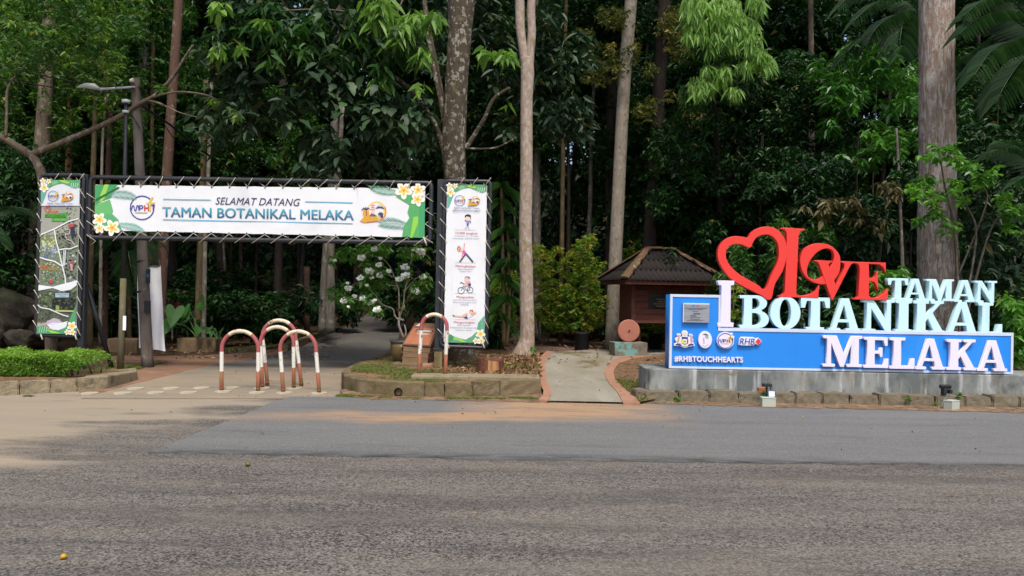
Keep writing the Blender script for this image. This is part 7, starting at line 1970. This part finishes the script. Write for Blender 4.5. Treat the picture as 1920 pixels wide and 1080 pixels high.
def flower_mesh(seed):
    rng = np.random.default_rng(seed); n = 64
    d = norm(rng.normal(size=(n, 3))); B = d*.062*rng.random((n, 1))**.5*np.array([1.1, .8, .85])
    d = rng.normal(size=(n, 3)); B = B - norm(d)*.025
    return leaf_mesh('flower_cluster', rng, B, d, rng.uniform(.04, .06, n), rng.uniform(.05, .07, n), droop=.1, tilt=2.5, lv=np.ones(n))
M_petal = leaf_mat('white_petal', (.86,.88,.82), (.88,.90,.85), (.90,.92,.88), .06, .6, .2)
fms = [flower_mesh(s) for s in (1, 2, 3)]
for m_ in fms: m_.materials.append(M_petal)
rr = random.Random(8)
flc = [(595,120,.9),(420,235,1.1),(670,245,.5),(645,330,.8),(525,415,1.15),(670,475,1),(400,515,.9),(555,510,.6),(785,420,.7),(1003,370,1.15),(1010,475,1.15),(925,530,.9),(1215,150,1.2),(985,140,.6),(1110,135,.45),(1250,500,.9),(1145,690,1.15),(230,580,.45),(235,645,.9),(185,815,1),(435,785,.9),(540,840,1),(630,935,1.1),(320,755,.6),(240,900,.4),(55,275,.5),(490,610,.5),(600,810,.5)]
for x, y, s in flc:
    ob = bpy.data.objects.new('flower_cluster', rr.choice(fms)); COL.objects.link(ob); ob.parent = fl
    ob.location = P(*cf(x, y, FY - .12 + rr.uniform(-.1, .1))) - world_loc(fl); ob.scale = (s*1.15, s, s*.95); ob.rotation_euler = (rr.uniform(-.3,.3), rr.uniform(-.3,.3), rr.uniform(0, .6))
crown_px(fl, 'leaves', L_bush2, [(*cf(x, y)[:2], 11*s) for x, y, s in flc] + [(*cf(x, y)[:2], 12) for x, y in ((200,150),(350,130),(500,140),(620,150),(740,130),(120,190),(260,190),(1000,200),(1060,230),(620,560),(690,560),(560,340),(640,400),(1180,620),(1250,620),(60,690),(250,780),(500,720),(560,740))], FY-.15, FY+.6, 420, 5, .12, .06, .3, 281)
crown_px(fl, 'yellowing_leaves', L_yel, [(*cf(x, y)[:2], 7) for x, y in ((1080,750),(970,880),(940,810),(1330,260),(730,600),(640,570),(1270,560))], FY-.1, FY+.2, 26, 4, .10, .05, .4, 282)

# ---- heart-leaved plants and red-leaved plant on the planter
def heart_leaf():
    pts = [(0,0),(-.10,.16),(-.24,.22),(-.36,.16),(-.40,0),(-.36,-.25),(-.24,-.55),(-.10,-.82),(0,-1.0),(.10,-.82),(.24,-.55),(.36,-.25),(.40,0),(.36,.16),(.24,.22),(.10,.16)]
    V = [(x, -.18*abs(x) - .05*(y*y), y) for x, y in pts] + [(0, .0, -.25), (0,-.02,-.6)]
    n = len(pts); fs = []
    for i in range(n):
        j = (i+1) % n
        fs.append((i, j, 16 if pts[i][1] > -.4 and pts[j][1] > -.4 else 17))
    fs.append((5, 6, 17)) ; fs += [(16, 5, 17), (16, 17, 11)]
    me = bpy.data.meshes.new('heart_leaf'); me.from_pydata(V, [], fs); me.update()
    a = me.attributes.new('lv', 'FLOAT', 'FACE'); a.data.foreach_set('value', np.full(len(fs), .45, np.float32))
    me.materials.append(L_elephant); return me
L_elephant = leaf_mat('elephant_ear_leaf', (0.03, 0.09, 0.02), (0.045, 0.14, 0.028), (0.10, 0.25, 0.045), .25, .5, .3)
hl = heart_leaf()
def ear(label, base, leaves, Y, seed):
    r = thing('elephant_ear_plant', label, 'plant', tuple(base), 'heart-leaved plants on the planter')
    rr = random.Random(seed); o = world_loc(r)
    for (px, py, spx, roll, tilt, yaw) in leaves:
        p = P(px, py, Y + rr.uniform(-.25, .25)); s = spx/F*Y
        ob = bpy.data.objects.new('leaf', hl); COL.objects.link(ob); ob.parent = r; ob.location = p - o; ob.scale = (s*1.05, s, s); ob.rotation_euler = Euler((tilt, roll, yaw))
        q, rr_ = smooth_path([base, Vector(base).lerp(p, .5) + Vector((0, .1, .12)), p + Vector((0, .02, 0))], [.016, .013, .008], 6)
        MB().tube(q, rr_, 6).build('stalk', M_stalk, r)
M_stalk = mat('green_stalk', (.08,.16,.05), .5, .3)
EY = 18.9
b = P(366, 640, EY)
ear('big heart-shaped leaves rising over the right planter wall', Vector((b.x, EY+.2, .3)), [(328,580,38,.15,-.35,.3),(347,577,30,-.25,-.5,-.2),(352,584,22,-.6,-.4,-.3),(377,566,34,-1.0,-.55,-.3),(318,606,28,.5,-.3,.4)], EY, 1)
b = P(400, 645, EY-.3)
ear('lower heart-shaped leaves at the right end of the planter', Vector((b.x, EY, .3)), [(374,614,22,.3,-.9,.4),(392,616,18,-.3,-.9,0),(418,616,24,-.9,-.9,-.3),(397,622,13,0,-.3,0)], EY-.2, 2)
rp = thing('red_leaf_plant', 'small plant with dark purple-red strap leaves left of the mossy trunk', 'plant', tuple(on_ground(325, 20, .3)))
L_red = leaf_mat('purple_red_leaf', (.05,.012,.016), (.09,.02,.028), (.14,.035,.04), .2)
rng_ = np.random.default_rng(300); n = 34
c = np.array(P(323, 572, 20)); a = rng_.random(n)*2*pi; el = rng_.uniform(.2, 1.3, n)
stem_mb([(323,640,20),(323,600,20),(323,572,20)], [2,1.8,1.5], 6, 4, .04, 301).build('stem', M_twig, rp)
link('leaves', leaf_mesh('leaves', rng_, np.repeat(c[None], n, 0) - np.array(world_loc(rp)), np.stack([np.cos(a)*np.cos(el), np.sin(a)*np.cos(el), np.sin(el)], 1), rng_.uniform(.25, .42, n), .05, droop=.6, tilt=.1), rp, L_red)
# small seedling by the forked tree foot
sd = thing('seedling', 'small bright green seedling at the right foot of the forked tree', 'plant', tuple(on_ground(1000, 16.6)))
stem_mb([(999,668,16.6),(1000,660,16.6),(1000,653,16.6)], [.7,.6,.4], 5, 3, .02, 302).build('stem', M_stalk, sd)
crown_px(sd, 'leaves', L_bright, [(998,652,4),(1003,650,3),(1000,658,3)], 16.5, 16.7, 5, 5, .09, .055, .2, 303)

# ---- clipped hedge
hx0, hx1 = P(-140, 690, 12.4).x, P(166, 690, 12.4).x
hd = thing('hedge', 'low clipped bright green hedge behind the pale kerb at left', 'hedge', ((hx0+hx1)/2, 12.75, .16))
rng_ = np.random.default_rng(310); n = 19000
u = rng_.random(n); x = hx0 + (hx1-hx0)*u
y = rng_.uniform(12.15, 13.25, n); top = .50 + .03*np.sin(x*5) + .02*np.sin(x*13+y*7) - .10*np.clip((u-.88)/.12, 0, 1)
z = .17 + (top-.17)*rng_.random(n)**.9
sel = rng_.random(n); front = 12.15 + .05*np.sin(x*6+z*9)
y = np.where(sel < .45, front + .10*rng_.random(n), y); z = np.where(sel > .55, top - .05*rng_.random(n), z)
gap = (np.sin(x*4.3)+np.sin(x*9.1+1) > 1.05) & (z < .28)
keep = ~gap; B = np.stack([x, y, z], 1)[keep]
D = np.stack([rng_.normal(0, .8, n), rng_.normal(-.5, .7, n), rng_.normal(.3, .6, n)], 1)[keep]
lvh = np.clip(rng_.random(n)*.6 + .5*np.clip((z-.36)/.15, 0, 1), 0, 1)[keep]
link('foliage', leaf_mesh('foliage', rng_, B - np.array(world_loc(hd)), D, rng_.uniform(.03, .055, len(B)), rng_.uniform(.018, .032, len(B)), droop=.2, hexa=False, lv=lvh), hd, L_hedge)
mb = MB(); rr = random.Random(6)
for k in range(34):
    x = hx0 + (hx1-hx0)*(k+.5)/34 + rr.uniform(-.03, .03); y = rr.uniform(12.3, 12.9)
    mb.tube([(x, y, .14), (x+rr.uniform(-.05,.05), y-.03, .3), (x+rr.uniform(-.12,.12), y-.05, .45)], [.012,.009,.004], 5)
mb.build('stems', M_twig, hd)
MB().box((hx0-.2, 12.05, .02), (hx1+.25, 13.4, .15)).build_thing('hedge_bed_soil', M_soil, 'raised brown soil bed under the clipped hedge', 'soil bed')
bpy.data.objects['hedge_bed_soil']['kind'] = 'structure'

# ------------------------------------------------------------------ the wood behind: trees sharing crown meshes
crowns = []
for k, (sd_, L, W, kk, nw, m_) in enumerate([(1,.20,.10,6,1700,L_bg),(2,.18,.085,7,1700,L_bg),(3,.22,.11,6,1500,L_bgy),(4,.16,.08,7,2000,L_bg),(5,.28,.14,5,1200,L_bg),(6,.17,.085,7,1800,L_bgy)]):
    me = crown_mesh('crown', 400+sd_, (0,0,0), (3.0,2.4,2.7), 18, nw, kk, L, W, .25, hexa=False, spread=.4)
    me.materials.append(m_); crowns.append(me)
rr = random.Random(77)
# (px of trunk, Y, crown centre height)
spots = []
for Y in (26, 30, 34.5, 39, 44):
    half = Y*960/F + 3; nx = int(2*half/3.7)
    for i in range(nx):
        x = -half + (i + rr.uniform(.1, .9))*2*half/nx
        if abs(x - (P(745, 560, Y).x)) < 2.2: continue            # the drive stays open
        spots.append((x, Y + rr.uniform(-1.6, 1.6)))
def zone(x, Y):
    px = 960 + x/Y*F
    for lim, nm in ((60,'beyond the boulders'),(170,'behind the photo banner'),(300,'behind the utility pole'),(450,'behind the banner near the pole'),(620,'behind the banner lettering'),(745,'left of the drive'),(830,'right of the drive'),(930,'behind the exercise banner'),(1040,'behind the forked tree'),(1150,'left of the pale leaning tree'),(1260,'behind the kiosk'),(1345,'right of the kiosk'),(1460,'behind the red heart'),(1560,'behind the red letters'),(1680,'behind the red letter E'),(1800,'behind the massive trunk'),(9999,'beyond the right end of the sign')):
        if px < lim: return nm
def depth_word(Y, a, b):
    return 'nearer' if Y < a else ('farther' if Y < b else 'farthest')
for (x, Y) in spots:
    g = gz(Y); h = rr.uniform(.55, 1.0)*(Y*.34) + 2.4
    bk_ = rr.choice([(M_bk_dark,'dark'),(M_bk_dark,'dark'),(M_bk_grey,'grey'),(M_bk_dark,'dark')])
    r = thing('wood_tree', 'dim %s-stemmed tree in the %s wood %s' % (bk_[1], depth_word(Y, 32, 41), zone(x, Y)), 'tree', (x, Y, g-.05), 'trees deep in the dark wood')
    n = 5; tr0 = rr.uniform(.07, .15); lx = rr.uniform(-.05, .05)
    pts = [(x + lx*h*k/n*2 + rr.uniform(-.05,.05), Y, g - .05 + (h+1.5)*k/n) for k in range(n+1)]
    q, r2 = smooth_path(pts, [tr0*(1.25 if k == 0 else 1-.1*k) for k in range(n+1)], 3)
    MB().tube(q, r2, 8).build('trunk', bk_[0], r)
    for c_ in range(2):
        o = bpy.data.objects.new('crown', rr.choice(crowns)); COL.objects.link(o); o.parent = r
        o.location = (lx*h*2 + rr.uniform(-1.2, 1.2), rr.uniform(-1, 1), h + .4 - c_*rr.uniform(2.2, 4.2)); o.rotation_euler = (0, 0, rr.uniform(0, 6.28)); s = rr.uniform(.75, 1.15); o.scale = (s, s, s*rr.uniform(.8, 1.1))
# shrubs of the forest floor
shrubs = []
for k, (L, W, nw, m_) in enumerate([(.17,.075,420,L_bg),(.22,.06,320,L_bg),(.15,.07,460,L_bgy)]):
    me = crown_mesh('leaves', 450+k, (0,0,.75), (1.25,1.1,.85), 12, nw, 6, L, W, .15, hexa=False, spread=.45); me.materials.append(m_); shrubs.append(me)
for i in range(120):
    Y = rr.uniform(21, 46); half = Y*960/F + 1
    x = rr.uniform(-half, half)
    if abs(x - P(745, 560, Y).x) < 1.9 + (3.0 if Y < 24.5 else 0): continue
    if Y < 24.5 and P(930, 600, Y).x < x < P(1320, 600, Y).x: continue
    kk = rr.randrange(3)
    r = thing('forest_shrub', 'dim %s shrub on the %s forest floor %s' % (('green','narrow-leaved','pale')[kk], depth_word(Y, 28, 37), zone(x, Y)), 'shrub', (x, Y, gz(Y)-.05), 'shrubs of the forest floor')
    MB().tube([(x, Y, gz(Y)-.05), (x+.05, Y, gz(Y)+.7)], [.025,.01], 5).build('stem', M_twig, r)
    o = bpy.data.objects.new('leaves', shrubs[kk]); COL.objects.link(o); o.parent = r; o.rotation_euler = (0, 0, rr.uniform(0, 6.28)); s = rr.uniform(.7, 1.5); o.scale = (s, s, s*rr.uniform(.8, 1.3))
# shrub masses right behind the sign and at the left edge
for (px, Y, s) in ((1420,18.5,1.2),(1560,17.5,1.3),(1660,18.6,1.4),(1850,17.5,1.4),(1960,16.5,1.4),(-60,19,1.5),(40,20.5,1.3),(150,21,1.1),(470,22,1.0),(545,23,1.1),(330,22,1.0),(425,21.5,.9),(1340,20.5,1.0),(1720,17,1.0),(760,27,1.1),(880,22.5,1.0),(850,24,1.2),(905,20.5,.8)):
    b = on_ground(px, Y, -.05)
    r = thing('forest_shrub', 'leafy shrub at the wood edge ' + zone(b.x, Y), 'shrub', tuple(b), 'shrubs of the forest floor')
    MB().tube([b, b + Vector((.05, 0, .7))], [.025,.01], 5).build('stem', M_twig, r)
    o = bpy.data.objects.new('leaves', rr.choice(shrubs)); COL.objects.link(o); o.parent = r; o.rotation_euler = (0, 0, rr.uniform(0, 6.28)); o.scale = (s, s, s*1.15)
# the far wood as one mass, and a canopy above the view, added to shade it
rng_ = np.random.default_rng(500)
n = 170000
x = rng_.uniform(-75, 75, n); z = rng_.random(n)**1.25*28 + gz(55) - 1.2; y = rng_.uniform(48, 74, n)
keep = rng_.random(n) < np.clip(1.25 - np.clip((z-17)/12, 0, 1)*.5, 0, 1)
keep &= ~((np.abs(x - (-8.6*y/58)) < 2.6) & (z < gz(55)+3) & (y < 66))
keep &= (np.sin(x*.9 + 2*np.sin(z*.6)) + np.sin(z*1.1 + x*.37) + rng_.normal(0, .8, n)) > -1.3
B = np.stack([x, y, z], 1)[keep]; D = np.stack([rng_.normal(0, .7, len(B)), rng_.normal(-.4, .6, len(B)), rng_.normal(-.3, .5, len(B))], 1)
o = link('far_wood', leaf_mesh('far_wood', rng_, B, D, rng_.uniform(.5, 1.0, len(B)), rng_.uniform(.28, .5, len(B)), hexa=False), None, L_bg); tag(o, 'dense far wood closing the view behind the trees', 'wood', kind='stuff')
n = 90000
x = rng_.uniform(-75, 75, n); y = rng_.uniform(19, 90, n); z = 9.0 + (y-15)*.33 + rng_.uniform(0, 6, n)
keep = (np.sin(x*.55+y*.3)+np.sin(y*.7-x*.2)+rng_.normal(0, .7, n)) > -1.2
B = np.stack([x, y, z], 1)[keep]; D = rng_.normal(0, 1, (len(B), 3)) * np.array([1,1,.35])
o = link('canopy', leaf_mesh('canopy', rng_, B, D, rng_.uniform(.5, 1.0, len(B)), rng_.uniform(.3, .55, len(B)), hexa=False), None, L_bg); tag(o, 'leaf canopy mostly above the view, added to keep sky light off the wood', 'canopy', kind='stuff')

# ------------------------------------------------------------------ grass, weeds, litter
L_grass = leaf_mat('short_grass', (0.085, 0.115, 0.025), (0.145, 0.175, 0.045), (0.25, 0.24, 0.09), .25, .6, .2)
def inpoly(px, py, poly):
    poly = np.array(poly); n = len(poly); r = np.zeros(len(px), bool); j = n-1
    for i in range(n):
        xi, yi = poly[i]; xj, yj = poly[j]
        c = ((yi > py) != (yj > py)) & (px < (xj-xi)*(py-yi)/(yj-yi+1e-12)+xi); r ^= c; j = i
    return r
def blades(name, label, px, py, pz, h, seed):
    rng = np.random.default_rng(seed); n = len(px)
    B = np.stack([px, py, pz], 1); D = np.stack([rng.normal(0, .55, n), rng.normal(0, .55, n), np.full(n, .8)], 1)
    me = leaf_mesh(name, rng, B, D, h*rng.uniform(.5, 1.2, n), .010 + .006*rng.random(n), droop=.5, fold=0, tilt=.8, hexa=False)
    return tag(link(name, me, None, L_grass), label, 'grass', kind='stuff')
rng_ = np.random.default_rng(600)
n = 60000; ip = np.array(ISL_POLY); x = rng_.uniform(ip[:,0].min(), ip[:,0].max(), n); y = rng_.uniform(ip[:,1].min(), 16.2, n)
patch_ = np.sin(x*2.3+np.sin(y*1.9)*1.5) + np.sin(y*3.1+x*1.1) + rng_.normal(0, .55, n)
dens = (patch_ > .35 + np.clip((x-(-.9))*1.1, 0, 3)) | ((y < 12.5) & (patch_ > -.3) & (x < -.35))
k = inpoly(x, y, ISL_POLY) & dens & (y < 15.3); x, y = x[k], y[k]
blades('grass', 'short patchy grass on the kerbed island', x, y, np.full(len(x), ISL_Z) + .015, .065, 601)
bx = np.array(BED); n = 26000; x = rng_.uniform(bx[:,0].min(), bx[:,0].max(), n); y = rng_.uniform(bx[:,1].min(), 14.6, n); k = inpoly(x, y, BED) & (np.sin(x*5)+np.sin(y*2.5)+rng_.normal(0, .5, n) > -.9) & (y < 14.2); x, y = x[k], y[k]
blades('grass', 'patch of grass between the footpath and the sign plinth', x, y, np.full(len(x), .058), .075, 602)
# rows of weeds along kerb feet
def weeds(name, label, segs, n, h, seed, spread=.10):
    rng = np.random.default_rng(seed); xs, ys = [], []
    for (x0, y0, x1, y1, dens) in segs:
        a, b = G(x0, y0), G(x1, y1); m = int(n*dens); ncl = max(2, int((b-a).length*9)); c = rng.random(ncl); t = np.clip(c[rng.integers(0, ncl, m)] + rng.normal(0, .012, m), 0, 1)
        xs.append(a.x+(b.x-a.x)*t + rng.normal(0, .03, m)); ys.append(a.y+(b.y-a.y)*t + rng.normal(0, spread*.5, m))
    x, y = np.concatenate(xs), np.concatenate(ys)
    blades(name, label, x, y, np.full(len(x), .0), h, seed+1)
weeds('weeds', 'tufts of weeds and grass along the foot of the island kerb', [(640,744,760,748,1.6),(760,749,1015,750,1.6),(960,748,1020,751,.6),(1030,754,1110,756,.5),(1180,757,1205,757,.3)], 3800, .085, 610)
weeds('weeds', 'small weeds in the cracks at the foot of the plinth kerb', [(1210,757,1440,762,.25),(1455,762,1900,771,.35)], 1800, .07, 612, .06)
weeds('weeds', 'grass at the foot of the utility pole and the mossy post', [(190,690,300,684,2.0),(212,697,258,693,1.2)], 900, .09, 614, .5)
weeds('weeds', 'rough grass behind the low kerb left of the drive', [(455,655,560,645,2.0),(560,640,640,606,1.0),(420,656,500,652,1.0)], 1100, .12, 616, .7)
weeds('weeds', 'a few weeds in front of the hedge kerb', [(30,744,70,743,.15),(170,737,185,736,.05)], 900, .06, 618, .04)
def sprout(px, py, Y, z, lab, s=1.0):
    b = P(px, py, Y); r = thing('sprout', lab, 'weed', (b.x, Y, z), 'small weeds on the kerbs')
    rng = np.random.default_rng(int(px)); n = 12; a = rng.random(n)*2*pi
    B = np.zeros((n, 3)); B[:, 2] = rng.random(n)*.07*s
    me = leaf_mesh('leaves', rng, B, np.stack([np.cos(a), np.sin(a)*.8-.2, rng.uniform(.2, .9, n)], 1), .06*s, .035*s, droop=.5); link('leaves', me, r, L_bright)
    MB().tube([(0,0,0),(0,0,.07*s)], .003, 4).build('stem', M_stalk, r, local=True)
sprout(1270, 752, 11.58, .0, 'leafy sprout at the foot of the plinth kerb, left of the grey box', 1.2)
sprout(1703, 745, 11.58, .09, 'small sprout in a kerb joint left of the black floodlight')
sprout(1797, 742, 11.6, .15, 'sprout on the kerb top right of the black floodlight', 1.1)
sprout(1432, 733, 11.6, .12, 'bright sprout in the kerb joint beside the navy floodlight', 1.1)
sprout(1754, 760, 11.57, .0, 'sprout at the kerb foot left of the looping wire')
L_lit = leaf_mat('fallen_leaf', (0.085, 0.048, 0.026), (0.17, 0.095, 0.05), (0.34, 0.24, 0.12), .1, .8, .15)
def litter(name, label, x, y, z, seed, L=.09, tilt=.25):
    rng = np.random.default_rng(seed); n = len(x)
    D = np.stack([rng.normal(size=n), rng.normal(size=n), rng.normal(0, tilt, n)], 1)
    me = leaf_mesh(name, rng, np.stack([x, y, z + .012 + .02*rng.random(n)], 1), D, L*rng.uniform(.5, 1.3, n), L*.45, droop=-.05, fold=.25, tilt=tilt)
    return tag(link(name, me, None, L_lit), label, 'leaf litter', kind='stuff')
n = 5000; x = rng_.uniform(-2.2, .9, n); y = rng_.uniform(12.4, 17, n); k = inpoly(x, y, ISL_POLY) & (rng_.random(n) < np.clip((x+1.6)*.55, .06, 1)); x, y = x[k], y[k]
litter('leaf_litter', 'drift of dry brown leaves on the island round the stump', x, y, np.full(len(x), ISL_Z), 621, .085, .5)
n = 9000; x = rng_.uniform(-20, 20, n); y = 14 + rng_.random(n)**1.4*24; k = (np.abs(x) < y*.72) & ~((x < 2) & (x > -9) & (y < 17.0)) & ~((y < 17) & (x > -9.5) & (x < 3.5)) & (np.abs(x - np.array([P(745, 560, v).x for v in y])) > 1.6); x, y = x[k], y[k]
litter('leaf_litter', 'dry leaves strewn over the dark forest floor', x, y, np.array([gz(v) for v in y]) + .0, 622, .13, .4)
n = 170; x = np.concatenate([rng_.uniform(-6, 7, 90), rng_.uniform(-4, 8, 60), rng_.uniform(.7, 2.2, 20)]); y = np.concatenate([rng_.uniform(5.5, 11.3, 90), rng_.uniform(11.0, 11.5, 60), rng_.uniform(12, 18, 20)])
litter('leaf_specks', 'tiny leaves and scraps scattered on the road and footpath', x, y, np.where(y > 11.6, .05, .012) * np.ones(len(x)), 623, .045, .3)
n = 70; x = rng_.uniform(-5.2, -1.2, n); y = rng_.uniform(12.5, 22, n)
litter('leaf_specks', 'scattered dead leaves lying on the drive and clay path', x, y, np.full(n, .004), 624, .06, .25)
bed_n = 500; x = rng_.uniform(bx[:,0].min(), bx[:,0].max(), bed_n); y = rng_.uniform(bx[:,1].min(), bx[:,1].max(), bed_n); k = inpoly(x, y, BED); litter('leaf_litter', 'dry leaves on the small bed beside the sign plinth', x[k], y[k], np.full(k.sum(), .06), 625, .07, .4)
# roadside stones and broken bits along the island kerb
M_stone = mat('pale_rubble', (.26,.22,.17), .95, .1, [((.17,.12,.08), 9, .45, .65)], (40, .6, .01))
mb = MB(); rr = random.Random(31)
for k in range(90):
    px = rr.choice([rr.uniform(630, 1020), rr.uniform(900, 1020), rr.uniform(1180, 1900)]); p = G(px, 746 + (px-640)*.012 + rr.uniform(0, 5) + (4 if px > 1100 else 0)); s = rr.uniform(.008, .026)
    V = [(p.x + s*rr.uniform(.6,1.2)*cos(2*pi*i/5), p.y + s*rr.uniform(.6,1.2)*sin(2*pi*i/5), z_) for z_ in (0, s*.7) for i in range(5)]
    mb.add(V, [(i, (i+1) % 5, 5+(i+1) % 5, 5+i) for i in range(5)] + [tuple(range(5, 10))])
o = mb.build('gravel', M_stone, None); tag(o, 'loose pebbles and crumbs along the kerb feet', 'gravel', kind='stuff')

# ------------------------------------------------------------------ alike things in one place: say which of them is meant
same = {}
for o in scene.objects:
    if o.parent is None and o.get('label') and o.get('category'): same.setdefault(o['label'], []).append(o)
for lab, l in same.items():
    if len(l) > 1:
        l.sort(key=lambda o: o.location.x / max(1.0, o.location.y))
        words_ = {2: ['left', 'right'], 3: ['left', 'middle', 'right']}.get(len(l)) or ['%s from left' % w for w in ('first', 'second', 'third', 'fourth', 'fifth', 'sixth')]
        for o, w in zip(l, words_): o['label'] = lab + ', ' + w
